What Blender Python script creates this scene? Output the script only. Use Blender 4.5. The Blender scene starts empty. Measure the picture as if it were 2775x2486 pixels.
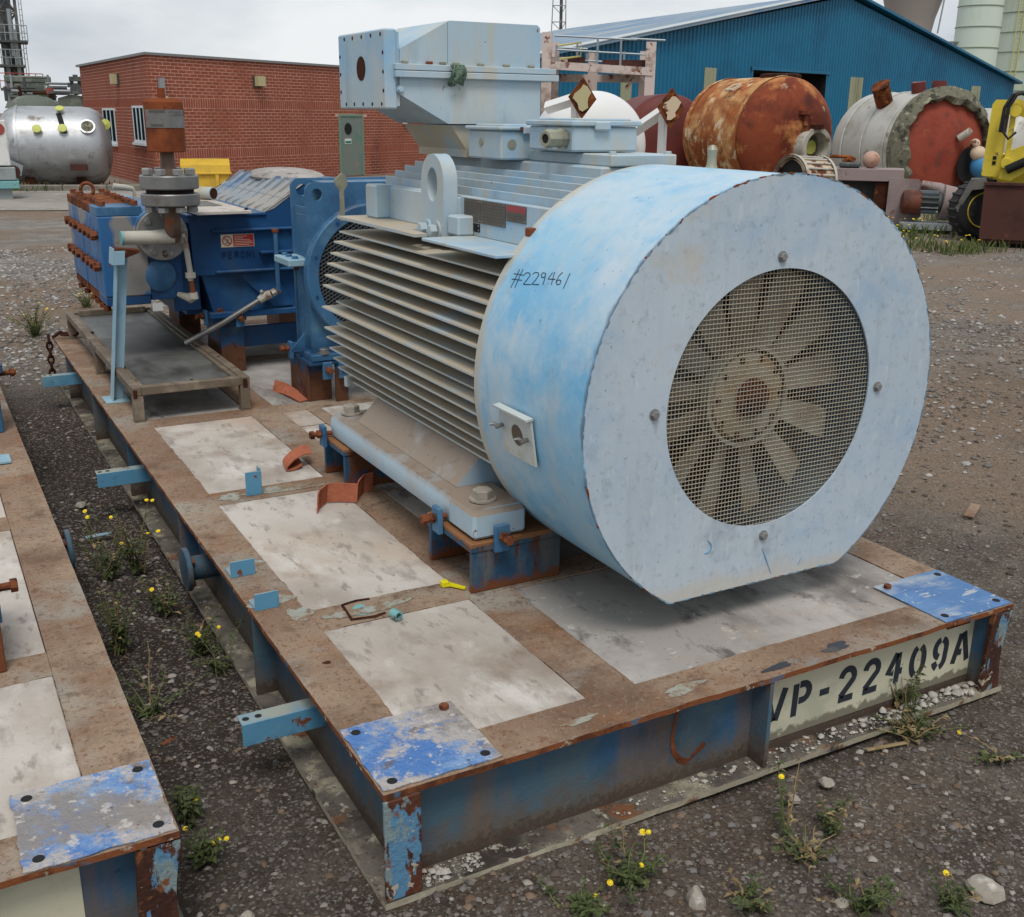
import bpy, bmesh, math, random
import numpy as np
from mathutils import Vector, Matrix
random.seed(7); rng = np.random.default_rng(7)
R_ = math.radians
scene = bpy.context.scene
COL = scene.collection
# ------------------------------------------------------------ camera (solved from the skid: x along its front, y along its length)
F_PX, TILT, ROLL, YAW = 2905.7, 0.308904, 0.011953, 0.508953
CAM = np.array([-0.707793, -1.801856, 1.643263])
_fw = np.array([math.sin(YAW)*math.cos(TILT), math.cos(YAW)*math.cos(TILT), -math.sin(TILT)])
_rt = np.array([math.cos(YAW), -math.sin(YAW), 0.0]); _up = np.cross(_rt, _fw)
_R = _rt*math.cos(ROLL)+_up*math.sin(ROLL); _U = -_rt*math.sin(ROLL)+_up*math.cos(ROLL)
cam_data = bpy.data.cameras.new('camera'); cam = bpy.data.objects.new('camera', cam_data); COL.objects.link(cam)
cam.matrix_world = Matrix(((_R[0], _U[0], -_fw[0], CAM[0]), (_R[1], _U[1], -_fw[1], CAM[1]), (_R[2], _U[2], -_fw[2], CAM[2]), (0, 0, 0, 1)))
cam_data.sensor_fit = 'HORIZONTAL'; cam_data.sensor_width = 36; cam_data.lens = F_PX/2775*36
cam_data.clip_start = 0.05; cam_data.clip_end = 3000
scene.camera = cam
KPX = 2775/2032
def ray(px, py):
    return _fw+_R*(px*KPX-1387.5)/F_PX-_U*(py*KPX-1243)/F_PX
def on(px, py, ax, c):            # pixel direction met with the plane ax = c
    d = ray(px, py); i = 'xyz'.index(ax); return CAM+d*(c-CAM[i])/d[i]
def far(px, py, dist):            # pixel direction at a horizontal distance
    d = ray(px, py); return CAM+d*dist/math.hypot(d[0], d[1])
# ------------------------------------------------------------ world, sun, exposure
SUN_EL, SUN_AZ = 60, 204
world = bpy.data.worlds.new('World'); scene.world = world; world.use_nodes = True
wn = world.node_tree; wn.nodes.clear()
def wnode(t, **k):
    n = wn.nodes.new(t)
    for a, b in k.items(): setattr(n, a, b)
    return n
sky = wnode('ShaderNodeTexSky', sky_type='NISHITA', sun_disc=False, sun_elevation=R_(SUN_EL), sun_rotation=R_(SUN_AZ), air_density=1.2, dust_density=3.0)
tc = wnode('ShaderNodeTexCoord'); mp = wnode('ShaderNodeMapping'); mp.inputs['Scale'].default_value = (1.0, 1.0, 2.6)
nz = wnode('ShaderNodeTexNoise'); nz.inputs['Scale'].default_value = 3.4; nz.inputs['Detail'].default_value = 6; nz.inputs['Roughness'].default_value = .52
cr = wnode('ShaderNodeValToRGB')
cr.color_ramp.elements[0].position = .36; cr.color_ramp.elements[0].color = (.545, .60, .665, 1)
cr.color_ramp.elements[1].position = .62; cr.color_ramp.elements[1].color = (.90, .925, .945, 1)
wn.links.new(tc.outputs['Generated'], mp.inputs['Vector']); wn.links.new(mp.outputs[0], nz.inputs['Vector']); wn.links.new(nz.outputs['Fac'], cr.inputs['Fac'])
b1 = wnode('ShaderNodeBackground'); b1.inputs['Strength'].default_value = .08; wn.links.new(sky.outputs[0], b1.inputs['Color'])
b2 = wnode('ShaderNodeBackground'); b2.inputs['Strength'].default_value = .80; wn.links.new(cr.outputs[0], b2.inputs['Color'])
mx = wnode('ShaderNodeMixShader'); mx.inputs[0].default_value = .90
wo = wnode('ShaderNodeOutputWorld')
wn.links.new(b1.outputs[0], mx.inputs[1]); wn.links.new(b2.outputs[0], mx.inputs[2]); wn.links.new(mx.outputs[0], wo.inputs['Surface'])
sd = bpy.data.lights.new('sun', 'SUN'); sd.energy = 1.5; sd.angle = R_(20); sd.color = (1, .97, .92)
sun = bpy.data.objects.new('sun', sd); COL.objects.link(sun)
_a, _e = R_(SUN_AZ), R_(SUN_EL)
sdir = Vector((math.sin(_a)*math.cos(_e), math.cos(_a)*math.cos(_e), math.sin(_e)))
sun.rotation_euler = sdir.to_track_quat('Z', 'Y').to_euler()
scene.view_settings.view_transform = 'Standard'; scene.view_settings.look = 'None'
scene.view_settings.exposure = 0.36; scene.view_settings.gamma = 1.0
# ------------------------------------------------------------ materials
def srgb(r, g, b):
    f = lambda c: ((c/255+.055)/1.055)**2.4 if c/255 > .04045 else c/255/12.92
    return (f(r), f(g), f(b))
def mat(name, base, rough=.6, metal=0.0, layers=(), bump=0.0, bscale=60.0, rand=0.0, spec=.35, alpha=None):
    """layers: (colour, scale, lo, hi, opts) ; opts: st stretch, up (needs upward normal), det, k opacity, rough, off"""
    m = bpy.data.materials.new(name); m.use_nodes = True; nt = m.node_tree; N = nt.nodes; L = nt.links
    p = N['Principled BSDF']; p.inputs['Roughness'].default_value = rough; p.inputs['Metallic'].default_value = metal
    p.inputs['Specular IOR Level'].default_value = spec
    tcn = N.new('ShaderNodeTexCoord'); col = None
    c0 = N.new('ShaderNodeRGB'); c0.outputs[0].default_value = (*base, 1); col = c0.outputs[0]
    rsock = None
    if rand:
        oi = N.new('ShaderNodeObjectInfo'); hs = N.new('ShaderNodeHueSaturation')
        mr = N.new('ShaderNodeMapRange'); mr.inputs['To Min'].default_value = 1-rand; mr.inputs['To Max'].default_value = 1+rand
        L.new(oi.outputs['Random'], mr.inputs['Value']); L.new(mr.outputs[0], hs.inputs['Value']); L.new(col, hs.inputs['Color']); col = hs.outputs[0]
    def noise(scale, st=(1, 1, 1), det=5, off=0., rgh=.6, dist=0.):
        mpn = N.new('ShaderNodeMapping'); mpn.inputs['Scale'].default_value = st; mpn.inputs['Location'].default_value = (off, off*.7, off*1.3)
        L.new(tcn.outputs['Object'], mpn.inputs['Vector'])
        n = N.new('ShaderNodeTexNoise'); n.inputs['Scale'].default_value = scale; n.inputs['Detail'].default_value = det
        n.inputs['Roughness'].default_value = rgh; n.inputs['Distortion'].default_value = dist
        L.new(mpn.outputs[0], n.inputs['Vector']); return n.outputs['Fac']
    rcur = rough
    for i, ly in enumerate(layers):
        c, sc, lo, hi = ly[:4]; o = ly[4] if len(ly) > 4 else {}
        fac = noise(sc, o.get('st', (1, 1, 1)), o.get('det', 6), o.get('off', 3.1*i+1), o.get('rgh', .62), o.get('dist', 0))
        mr = N.new('ShaderNodeMapRange'); mr.inputs['From Min'].default_value = lo; mr.inputs['From Max'].default_value = hi
        mr.inputs['To Max'].default_value = o.get('k', 1.0); L.new(fac, mr.inputs['Value']); fs = mr.outputs[0]
        if o.get('up'):
            g = N.new('ShaderNodeNewGeometry'); sx = N.new('ShaderNodeSeparateXYZ'); L.new(g.outputs['Normal'], sx.inputs[0])
            m2 = N.new('ShaderNodeMapRange'); m2.inputs['From Min'].default_value = o['up'][0]; m2.inputs['From Max'].default_value = o['up'][1]
            L.new(sx.outputs['Z'], m2.inputs['Value'])
            mu = N.new('ShaderNodeMath'); mu.operation = 'MULTIPLY'; L.new(fs, mu.inputs[0]); L.new(m2.outputs[0], mu.inputs[1]); fs = mu.outputs[0]
        if o.get('zr'):   # rust or dirt creeping between two heights (object space)
            sx = N.new('ShaderNodeSeparateXYZ'); L.new(tcn.outputs['Object'], sx.inputs[0])
            m2 = N.new('ShaderNodeMapRange'); m2.inputs['From Min'].default_value = o['zr'][0]; m2.inputs['From Max'].default_value = o['zr'][1]
            L.new(sx.outputs[o.get('ax', 'Z')], m2.inputs['Value'])
            ad = N.new('ShaderNodeMath'); ad.operation = 'ADD'; L.new(fac, ad.inputs[0]); L.new(m2.outputs[0], ad.inputs[1])
            sb = N.new('ShaderNodeMath'); sb.operation = 'SUBTRACT'; L.new(ad.outputs[0], sb.inputs[0]); sb.inputs[1].default_value = .5
            L.new(sb.outputs[0], mr.inputs['Value'])
        mixn = N.new('ShaderNodeMix'); mixn.data_type = 'RGBA'
        L.new(fs, mixn.inputs['Factor']); L.new(col, mixn.inputs['A']); mixn.inputs['B'].default_value = (*c, 1); col = mixn.outputs['Result']
        if 'rough' in o:
            mf = N.new('ShaderNodeMix'); L.new(fs, mf.inputs['Factor'])
            if rsock: L.new(rsock, mf.inputs['A'])
            else: mf.inputs['A'].default_value = rough
            mf.inputs['B'].default_value = o['rough']; rsock = mf.outputs['Result']
        if 'metal' in o: pass
    L.new(col, p.inputs['Base Color'])
    if rsock: L.new(rsock, p.inputs['Roughness'])
    if bump:
        b = N.new('ShaderNodeBump'); b.inputs['Strength'].default_value = bump; b.inputs['Distance'].default_value = .01
        L.new(noise(bscale, det=4, off=9), b.inputs['Height']); L.new(b.outputs[0], p.inputs['Normal'])
    return m
RUST = srgb(112, 62, 34); RUSTD = srgb(66, 36, 24); RUSTO = srgb(150, 88, 44); DUST = srgb(158, 138, 116)
M = {}
def defmat(k, *a, **kw): M[k] = mat(k, *a, **kw)
LB = srgb(156, 184, 202)
defmat('motor_blue', srgb(163, 183, 194), .52, layers=[(srgb(126, 174, 208), 2.8, .50, .64, dict(k=.75, off=2)), (srgb(180, 190, 194), 2.1, .46, .62, dict(k=.8, off=11, st=(1, 1, .8))), (srgb(184, 174, 152), 5, .46, .72, dict(up=(.5, 1.0), k=.5)), (srgb(182, 172, 150), 7, .50, .68, dict(k=.65, st=(1.8, 1.8, .3), off=8)), (srgb(120, 132, 138), 5, .58, .74, dict(k=.5, st=(1.5, 1.5, .35), off=38)), (RUST, 30, .70, .72, dict(k=.9, off=5)), (srgb(70, 80, 88), 70, .70, .72, dict(k=.8, off=15))], bump=.07, bscale=90)
defmat('cowl_blue', srgb(146, 187, 210), .42, layers=[(srgb(104, 170, 210), 2.0, .47, .62, dict(k=.85, st=(1, .7, .9), off=4, rgh=.7)), (srgb(186, 200, 208), 1.5, .47, .60, dict(k=.85, off=14, rgh=.68)), (srgb(96, 164, 206), 5.5, .57, .68, dict(k=.6, st=(1.8, 1, .45), off=54, rgh=.7)), (srgb(176, 184, 184), 6, .53, .70, dict(k=.55, st=(1.4, 1.4, .22), off=21)), (srgb(100, 120, 138), 4.0, .60, .74, dict(k=.5, off=31, rgh=.7)), (srgb(178, 192, 200), 26, .58, .68, dict(k=.5, st=(1, 1, .4), off=81)), (srgb(186, 172, 146), 7, .42, .78, dict(zr=(-.64, -.555), ax='Y', off=61, k=.75)), (srgb(88, 108, 126), 12, .46, .74, dict(zr=(-1.11, -1.165), ax='Y', off=66, k=.85)), (srgb(64, 84, 102), 60, .68, .70, dict(k=.75, off=6)), (RUST, 26, .73, .745, dict(off=7))], bump=.12, bscale=22)
defmat('cowl_face', srgb(174, 188, 199), .5, layers=[(srgb(136, 170, 198), 2.0, .50, .64, dict(k=.7, off=3, rgh=.7)), (srgb(184, 195, 204), 1.5, .45, .60, dict(k=.8, off=13, rgh=.68)), (srgb(112, 122, 134), 2.2, .57, .70, dict(k=.55, off=27, st=(1, 1, .8), rgh=.72)), (srgb(146, 153, 158), 12, .52, .72, dict(k=.28, st=(1.8, 1, .16), off=2)), (srgb(124, 134, 142), 46, .56, .68, dict(k=.35, off=47)), (srgb(198, 206, 210), 30, .60, .70, dict(k=.5, st=(1.5, 1, .4), off=57)), (srgb(86, 92, 100), 90, .67, .69, dict(k=.7, off=8)), (srgb(188, 172, 144), 5, .60, .76, dict(k=.6, off=41)), (srgb(190, 178, 156), 9, .46, .80, dict(zr=(.06, -.06), off=71, k=.5))], bump=.10, bscale=24)
defmat('fin_blue', srgb(168, 178, 180), .65, layers=[(srgb(178, 160, 134), 5, .22, .50, dict(up=(.4, .9), k=.85, off=2)), (srgb(180, 170, 150), 7, .44, .66, dict(k=.65, off=6)), (srgb(150, 176, 194), 4, .56, .70, dict(k=.6, off=16)), (srgb(60, 55, 50), 70, .69, .72, dict(k=.8, off=9))], bump=.08)
defmat('foot_blue', srgb(164, 184, 196), .6, layers=[(srgb(126, 172, 206), 4, .52, .62, dict(k=.7, off=3)), (srgb(170, 164, 152), 5, .52, .68, dict(k=.6)), (srgb(138, 120, 102), 5, .16, .46, dict(up=(.2, .55), k=.92, off=4)), (srgb(112, 96, 82), 16, .55, .7, dict(up=(.2, .55), k=.6, off=14)), (srgb(90, 70, 56), 40, .68, .72, dict(off=9))], bump=.08)
defmat('dark_blue', srgb(26, 70, 114), .42, layers=[(srgb(50, 100, 144), 3.5, .52, .68, dict(k=.6)), (srgb(16, 46, 82), 2.4, .5, .68, dict(k=.7, off=5)), (srgb(120, 114, 104), 8, .52, .74, dict(up=(.35, .9), k=.8, off=3)), (srgb(70, 78, 84), 3, .50, .70, dict(k=.55, off=27, st=(1.3, 1.3, .4))), (RUSTD, 18, .69, .73, dict(off=9)), (srgb(112, 130, 146), 26, .68, .72, dict(k=.6, off=17))], bump=.05)
defmat('chipped_blue', srgb(44, 94, 142), .45, layers=[(srgb(132, 128, 122), 3.1, .50, .53, dict(off=6, k=.96, rgh=.45, st=(1, .5, .6))), (srgb(96, 140, 186), 6, .56, .66, dict(k=.7, off=8)), (RUST, 14, .66, .70, dict(off=3))], bump=.05)
defmat('mid_blue', srgb(58, 102, 138), .5, layers=[(srgb(98, 136, 160), 4, .50, .66, dict(k=.7)), (srgb(26, 62, 98), 3, .5, .66, dict(k=.7, off=7)), (srgb(140, 128, 108), 6, .52, .72, dict(up=(.3, .9), k=.7)), (RUST, 16, .67, .70, dict(off=12))], bump=.05)
defmat('skid_top', srgb(132, 108, 90), .88, layers=[(srgb(156, 136, 116), 1.8, .44, .60, dict(k=.85)), (srgb(100, 80, 66), 3.0, .50, .66, dict(k=.75, off=4)), (srgb(136, 94, 64), 4.4, .55, .70, dict(off=19, k=.6)), (srgb(150, 147, 138), 2.8, .54, .66, dict(k=.75, off=9)), (srgb(128, 142, 144), 4.2, .64, .72, dict(k=.6, off=29)), (srgb(80, 62, 52), 12, .58, .70, dict(k=.65, off=44)), (srgb(108, 76, 54), 60, .54, .66, dict(k=.7, off=2)), (srgb(172, 154, 134), 80, .58, .68, dict(k=.55, off=33)), (srgb(58, 45, 39), 130, .62, .68, dict(k=.85, off=6))], bump=.5, bscale=170, spec=.12)
defmat('skid_side', srgb(72, 98, 112), .65, layers=[(srgb(46, 86, 120), 3, .48, .62, dict(k=.8)), (srgb(88, 98, 98), 4, .50, .68, dict(k=.8, off=5, st=(1, 1, .4))), (srgb(34, 50, 62), 2.4, .50, .68, dict(k=.75, off=14)), (srgb(116, 92, 70), 6, .48, .68, dict(k=.8, off=3, st=(1.5, 1.5, .28))), (RUST, 9, .62, .70, dict(off=8, k=.9)), (srgb(30, 56, 84), 30, .64, .70, dict(k=.6, off=22)), (srgb(92, 82, 72), 22, .36, .80, dict(zr=(.20, .01), off=30, k=.9)), (srgb(70, 56, 46), 60, .55, .75, dict(zr=(.14, .0), off=37, k=.8))], bump=.2, bscale=110)
defmat('skid_rim', srgb(124, 74, 46), .85, layers=[(srgb(84, 50, 34), 12, .48, .6), (srgb(176, 164, 146), 20, .60, .66, dict(off=4)), (srgb(70, 104, 130), 9, .62, .66, dict(off=8, k=.8))], bump=.3, bscale=120, spec=.15)
defmat('skid_low', srgb(104, 98, 90), .9, layers=[(srgb(150, 144, 124), 7, .50, .60), (srgb(62, 56, 52), 4, .48, .62, dict(off=4)), (srgb(116, 80, 56), 9, .57, .66, dict(off=8)), (srgb(176, 170, 154), 30, .60, .66, dict(off=2, k=.8)), (srgb(58, 50, 46), 70, .58, .66, dict(off=12, k=.7))], bump=.5, bscale=150, spec=.1)
defmat('deck_cream', srgb(172, 163, 153), .82, layers=[(srgb(192, 185, 177), 1.3, .42, .60, dict(k=.9)), (srgb(176, 148, 122), 1.2, .50, .68, dict(k=.5, off=8)), (srgb(150, 140, 130), 2.6, .48, .64, dict(off=6, k=.75, st=(1, .6, 1))), (srgb(202, 197, 190), 5, .54, .66, dict(off=41, k=.7, st=(1, .6, 1))), (srgb(142, 132, 123), 10, .55, .66, dict(off=3, st=(1, .45, 1), k=.7)), (srgb(124, 114, 106), 30, .58, .67, dict(off=17, st=(1, .38, 1), k=.65)), (srgb(88, 80, 74), 90, .67, .72, dict(off=11, k=.7)), (srgb(124, 104, 88), 2.0, .55, .70, dict(off=14, k=.7)), (srgb(106, 98, 92), 3.4, .60, .74, dict(off=27, k=.55, st=(1, .35, 1)))], bump=.25, bscale=100, spec=.2)
defmat('deck_grey', srgb(150, 144, 138), .85, layers=[(srgb(180, 174, 168), 2.2, .46, .64, dict(k=.9)), (srgb(96, 91, 87), 2.8, .50, .66, dict(k=.85, off=5, st=(1, .45, 1))), (srgb(74, 68, 64), 9, .57, .66, dict(off=9, k=.75, st=(1, .5, 1))), (srgb(156, 138, 120), 4, .58, .72, dict(off=2, k=.45)), (srgb(90, 82, 76), 60, .62, .70, dict(off=19, k=.7)), (srgb(190, 182, 172), 24, .62, .68, dict(off=23, k=.6))], bump=.2, bscale=110, spec=.2)
defmat('blue_plate_worn', srgb(74, 114, 170), .65, layers=[(srgb(122, 150, 184), 6, .44, .58, dict(off=2, k=.9, rgh=.75)), (srgb(164, 158, 154), 4, .455, .525, dict(off=7, rgh=.75)), (srgb(80, 118, 172), 16, .58, .64, dict(off=33, rgh=.75, k=.9)), (srgb(130, 122, 115), 3.2, .52, .60, dict(off=12, k=.9, rgh=.72)), (srgb(184, 178, 172), 40, .58, .64, dict(off=21, k=.8)), (srgb(100, 88, 80), 12, .61, .68, dict(off=51, k=.8)), (srgb(80, 62, 52), 60, .64, .68, dict(off=4, k=.8))], bump=.8, bscale=60)
defmat('blue_plate', srgb(76, 114, 160), .6, layers=[(srgb(102, 140, 182), 3, .48, .64, dict(k=.85)), (srgb(160, 166, 170), 4, .54, .66, dict(off=5, st=(.4, 1.6, 1), k=.9)), (srgb(60, 98, 150), 9, .56, .68, dict(off=28, k=.7)), (srgb(176, 178, 178), 16, .61, .66, dict(off=8, k=.8, st=(.5, 1.5, 1))), (srgb(190, 188, 182), 60, .63, .67, dict(off=18, k=.8)), (srgb(112, 92, 74), 8, .66, .72, dict(off=38, k=.7))], bump=.2)
defmat('rust', RUST, .9, layers=[(RUSTD, 6, .46, .62), (RUSTO, 9, .56, .68, dict(off=5)), (srgb(86, 96, 108), 11, .66, .70, dict(off=9))], bump=.35, bscale=110, spec=.15)
defmat('rust_dark', RUSTD, .9, layers=[(srgb(44, 26, 20), 7, .46, .6), (RUST, 11, .58, .7, dict(off=5))], bump=.3, spec=.15)
defmat('bolt_rust', srgb(118, 68, 42), .8, layers=[(RUSTD, 30, .5, .6)], bump=.2, spec=.2)
defmat('corner_rust', srgb(84, 46, 30), .75, layers=[(srgb(58, 32, 22), 9, .46, .6), (srgb(84, 126, 156), 11, .525, .545, dict(off=16, st=(1.4, 1, .55))), (srgb(120, 136, 138), 12, .56, .59, dict(off=21, st=(1.3, 1, .6))), (srgb(118, 72, 42), 20, .58, .66, dict(off=31)), (srgb(170, 160, 140), 26, .63, .65, dict(off=4))], bump=.5)
defmat('pedestal_blue', srgb(34, 72, 100), .6, layers=[(srgb(48, 92, 120), 6, .52, .64, dict(k=.7)), (srgb(96, 92, 86), 7, .50, .64, dict(k=.8, off=7, st=(1.4, 1.4, .3))), (srgb(88, 52, 32), 10, .53, .58, dict(off=3, st=(1.6, 1.6, .35))), (srgb(106, 60, 32), 26, .40, .62, dict(zr=(.37, .27), off=4)), (srgb(134, 92, 58), 12, .40, .56, dict(zr=(.425, .45), off=14)), (RUSTD, 40, .60, .68, dict(off=24, k=.8))], bump=.3)
defmat('leg_blue_rust', srgb(32, 70, 104), .6, layers=[(srgb(44, 60, 76), 5, .5, .64, dict(k=.7)), (srgb(92, 58, 38), 16, .42, .58, dict(zr=(.52, .36), off=4)), (RUSTD, 14, .55, .64, dict(off=8)), (srgb(100, 112, 122), 8, .60, .68, dict(k=.6, off=3))], bump=.25)
defmat('steel_grey', srgb(126, 126, 124), .42, .65, layers=[(srgb(150, 152, 152), 6, .5, .7, dict(k=.7)), (srgb(104, 90, 76), 8, .58, .72, dict(k=.7, off=5)), (srgb(184, 184, 180), 60, .66, .7, dict(k=.5, off=2))], bump=.05)
defmat('flange_steel', srgb(140, 140, 138), .45, .4, layers=[(srgb(110, 98, 84), 6, .54, .68, dict(k=.8)), (srgb(168, 166, 160), 9, .56, .7, dict(off=4, k=.7)), (srgb(92, 66, 46), 16, .64, .7, dict(off=9))], bump=.06)
defmat('pipe_white', srgb(176, 172, 160), .5, layers=[(srgb(126, 84, 56), 7, .56, .64), (srgb(140, 132, 120), 5, .5, .66, dict(off=5, k=.7))], bump=.06)
defmat('elbow_brown', srgb(108, 88, 74), .6, .3, layers=[(srgb(76, 60, 50), 9, .5, .64), (srgb(130, 74, 44), 12, .6, .7, dict(off=4))], bump=.1)
defmat('rust_cap', srgb(124, 66, 40), .85, layers=[(srgb(96, 52, 34), 7, .5, .66), (srgb(146, 82, 46), 5, .56, .72, dict(off=4, k=.8)), (srgb(80, 48, 36), 12, .64, .72, dict(off=8))], bump=.15, spec=.15)
defmat('tray_steel', srgb(104, 92, 78), .7, layers=[(srgb(132, 120, 104), 6, .52, .66), (srgb(80, 60, 44), 8, .56, .68, dict(off=4)), (srgb(170, 160, 146), 30, .62, .7, dict(off=7, st=(1, .3, 1), k=.6))], bump=.12)
defmat('tray_sheet', srgb(98, 98, 94), .5, .3, layers=[(srgb(124, 124, 120), 2.5, .47, .65), (srgb(62, 60, 57), 3.2, .48, .64, dict(off=4, k=.8, st=(1.6, .7, 1))), (srgb(140, 126, 106), 9, .62, .72, dict(off=9, k=.6))], bump=.06)
defmat('neck_tan', srgb(178, 168, 146), .6, layers=[(srgb(160, 176, 184), 3, .52, .66), (srgb(150, 140, 118), 6, .56, .7, dict(off=4, k=.6))], bump=.04)
defmat('dusty_blue', srgb(138, 144, 148), .75, layers=[(srgb(84, 116, 150), 3.5, .50, .64, dict(k=.7)), (srgb(166, 152, 134), 2.4, .48, .62, dict(off=5, k=.8))], bump=.1)
defmat('letter_blue', srgb(14, 42, 84), .5)
defmat('pale_blue', srgb(132, 164, 180), .55, layers=[(srgb(152, 178, 188), 3, .46, .66, dict(st=(1, 1, .5))), (srgb(104, 142, 164), 6, .56, .7, dict(off=4, k=.7)), (RUST, 13, .67, .70, dict(off=6))], bump=.05)
defmat('bracket_blue', srgb(84, 138, 168), .6, layers=[(srgb(110, 152, 170), 5, .5, .66), (srgb(150, 148, 130), 6, .34, .56, dict(up=(.5, 1), off=4, k=.85)), (srgb(60, 104, 136), 14, .56, .68, dict(off=14, k=.6)), (RUST, 18, .645, .67, dict(off=9))], bump=.08)
defmat('black', (.008, .008, .009), .8)
defmat('dark_hole', (.012, .012, .014), .9)
defmat('rubber', (.015, .015, .016), .7, layers=[(srgb(70, 64, 58), 14, .55, .7, dict(k=.7))])
defmat('mesh_wire', srgb(176, 166, 146), .6, .2, layers=[(srgb(140, 104, 70), 8, .55, .68, dict(k=.7)), (srgb(150, 150, 144), 3, .5, .6, dict(k=.5, off=5))])
defmat('fan_grey', srgb(158, 156, 144), .7, layers=[(srgb(128, 112, 90), 5, .46, .64, dict(k=.8)), (srgb(140, 106, 72), 14, .62, .7, dict(off=5))], bump=.1)
defmat('fan_hub', srgb(162, 150, 126), .7, layers=[(srgb(150, 112, 70), 12, .56, .66), (srgb(170, 168, 156), 7, .55, .65, dict(off=4))], bump=.2)
defmat('shroud_in', srgb(96, 84, 72), .8, layers=[(srgb(70, 60, 52), 5, .5, .65)])
defmat('plate_grey', srgb(104, 98, 90), .45, .5, layers=[(srgb(84, 78, 72), 20, .5, .7, dict(k=.6))])
defmat('plate_red', srgb(150, 64, 66), .5)
defmat('plate_text', srgb(84, 79, 73), .6)
defmat('scrape_blue', srgb(92, 146, 186), .6)
defmat('door_cream', srgb(186, 192, 188), .55, layers=[(srgb(160, 176, 186), 6, .5, .66), (srgb(170, 158, 132), 9, .54, .7, dict(off=4))])
defmat('bolt_dusty', srgb(156, 148, 136), .7, layers=[(srgb(130, 122, 112), 20, .5, .66)])
defmat('guard_wire', srgb(70, 74, 78), .5, .5)
defmat('flange_edge', srgb(150, 142, 124), .9, layers=[(srgb(178, 170, 150), 8, .5, .62), (srgb(104, 70, 48), 14, .56, .64, dict(off=4)), (srgb(70, 62, 56), 9, .60, .68, dict(off=9))], bump=.3)
defmat('stain_dark', srgb(56, 60, 66), .6, layers=[(srgb(84, 80, 76), 20, .52, .64)])
defmat('paint_pale', srgb(146, 146, 134), .85, layers=[(srgb(128, 108, 88), 16, .46, .56), (srgb(150, 162, 158), 9, .54, .64, dict(off=5, k=.8)), (srgb(112, 86, 64), 40, .55, .62, dict(off=15, k=.8))], bump=.2)
defmat('marker', srgb(30, 52, 74), .6)
defmat('cream_paint', srgb(196, 192, 168), .6, layers=[(srgb(170, 170, 150), 4, .5, .66), (srgb(120, 116, 100), 22, .56, .66, dict(zr=(.13, .03), off=4)), (srgb(160, 150, 120), 9, .62, .7, dict(off=8, k=.7))], bump=.08)
defmat('stencil_black', srgb(40, 46, 54), .7, layers=[(srgb(90, 96, 98), 40, .62, .7, dict(k=.6))])
defmat('gland', srgb(150, 150, 132), .5, .3, layers=[(srgb(120, 118, 102), 12, .5, .66)])
defmat('strap', srgb(162, 96, 72), .9, layers=[(srgb(140, 78, 58), 14, .5, .66), (srgb(180, 116, 90), 120, .5, .62, dict(k=.5, st=(.2, 1, 1), off=3))], bump=.3, bscale=260, spec=.08)
defmat('yellow_tag', srgb(214, 202, 24), .5)
defmat('green_mesh', srgb(96, 118, 100), .8, layers=[(srgb(52, 68, 56), 120, .48, .56)], bump=.6, bscale=160)
defmat('teal', srgb(110, 160, 160), .6, layers=[(RUST, 20, .6, .66)])
defmat('sign_red', srgb(176, 52, 50), .5, layers=[(srgb(150, 70, 60), 8, .55, .7, dict(k=.6))])
defmat('sign_white', srgb(206, 196, 172), .55)
defmat('white_paint', srgb(212, 212, 208), .5, layers=[(srgb(190, 190, 184), 4, .5, .66)])
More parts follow.
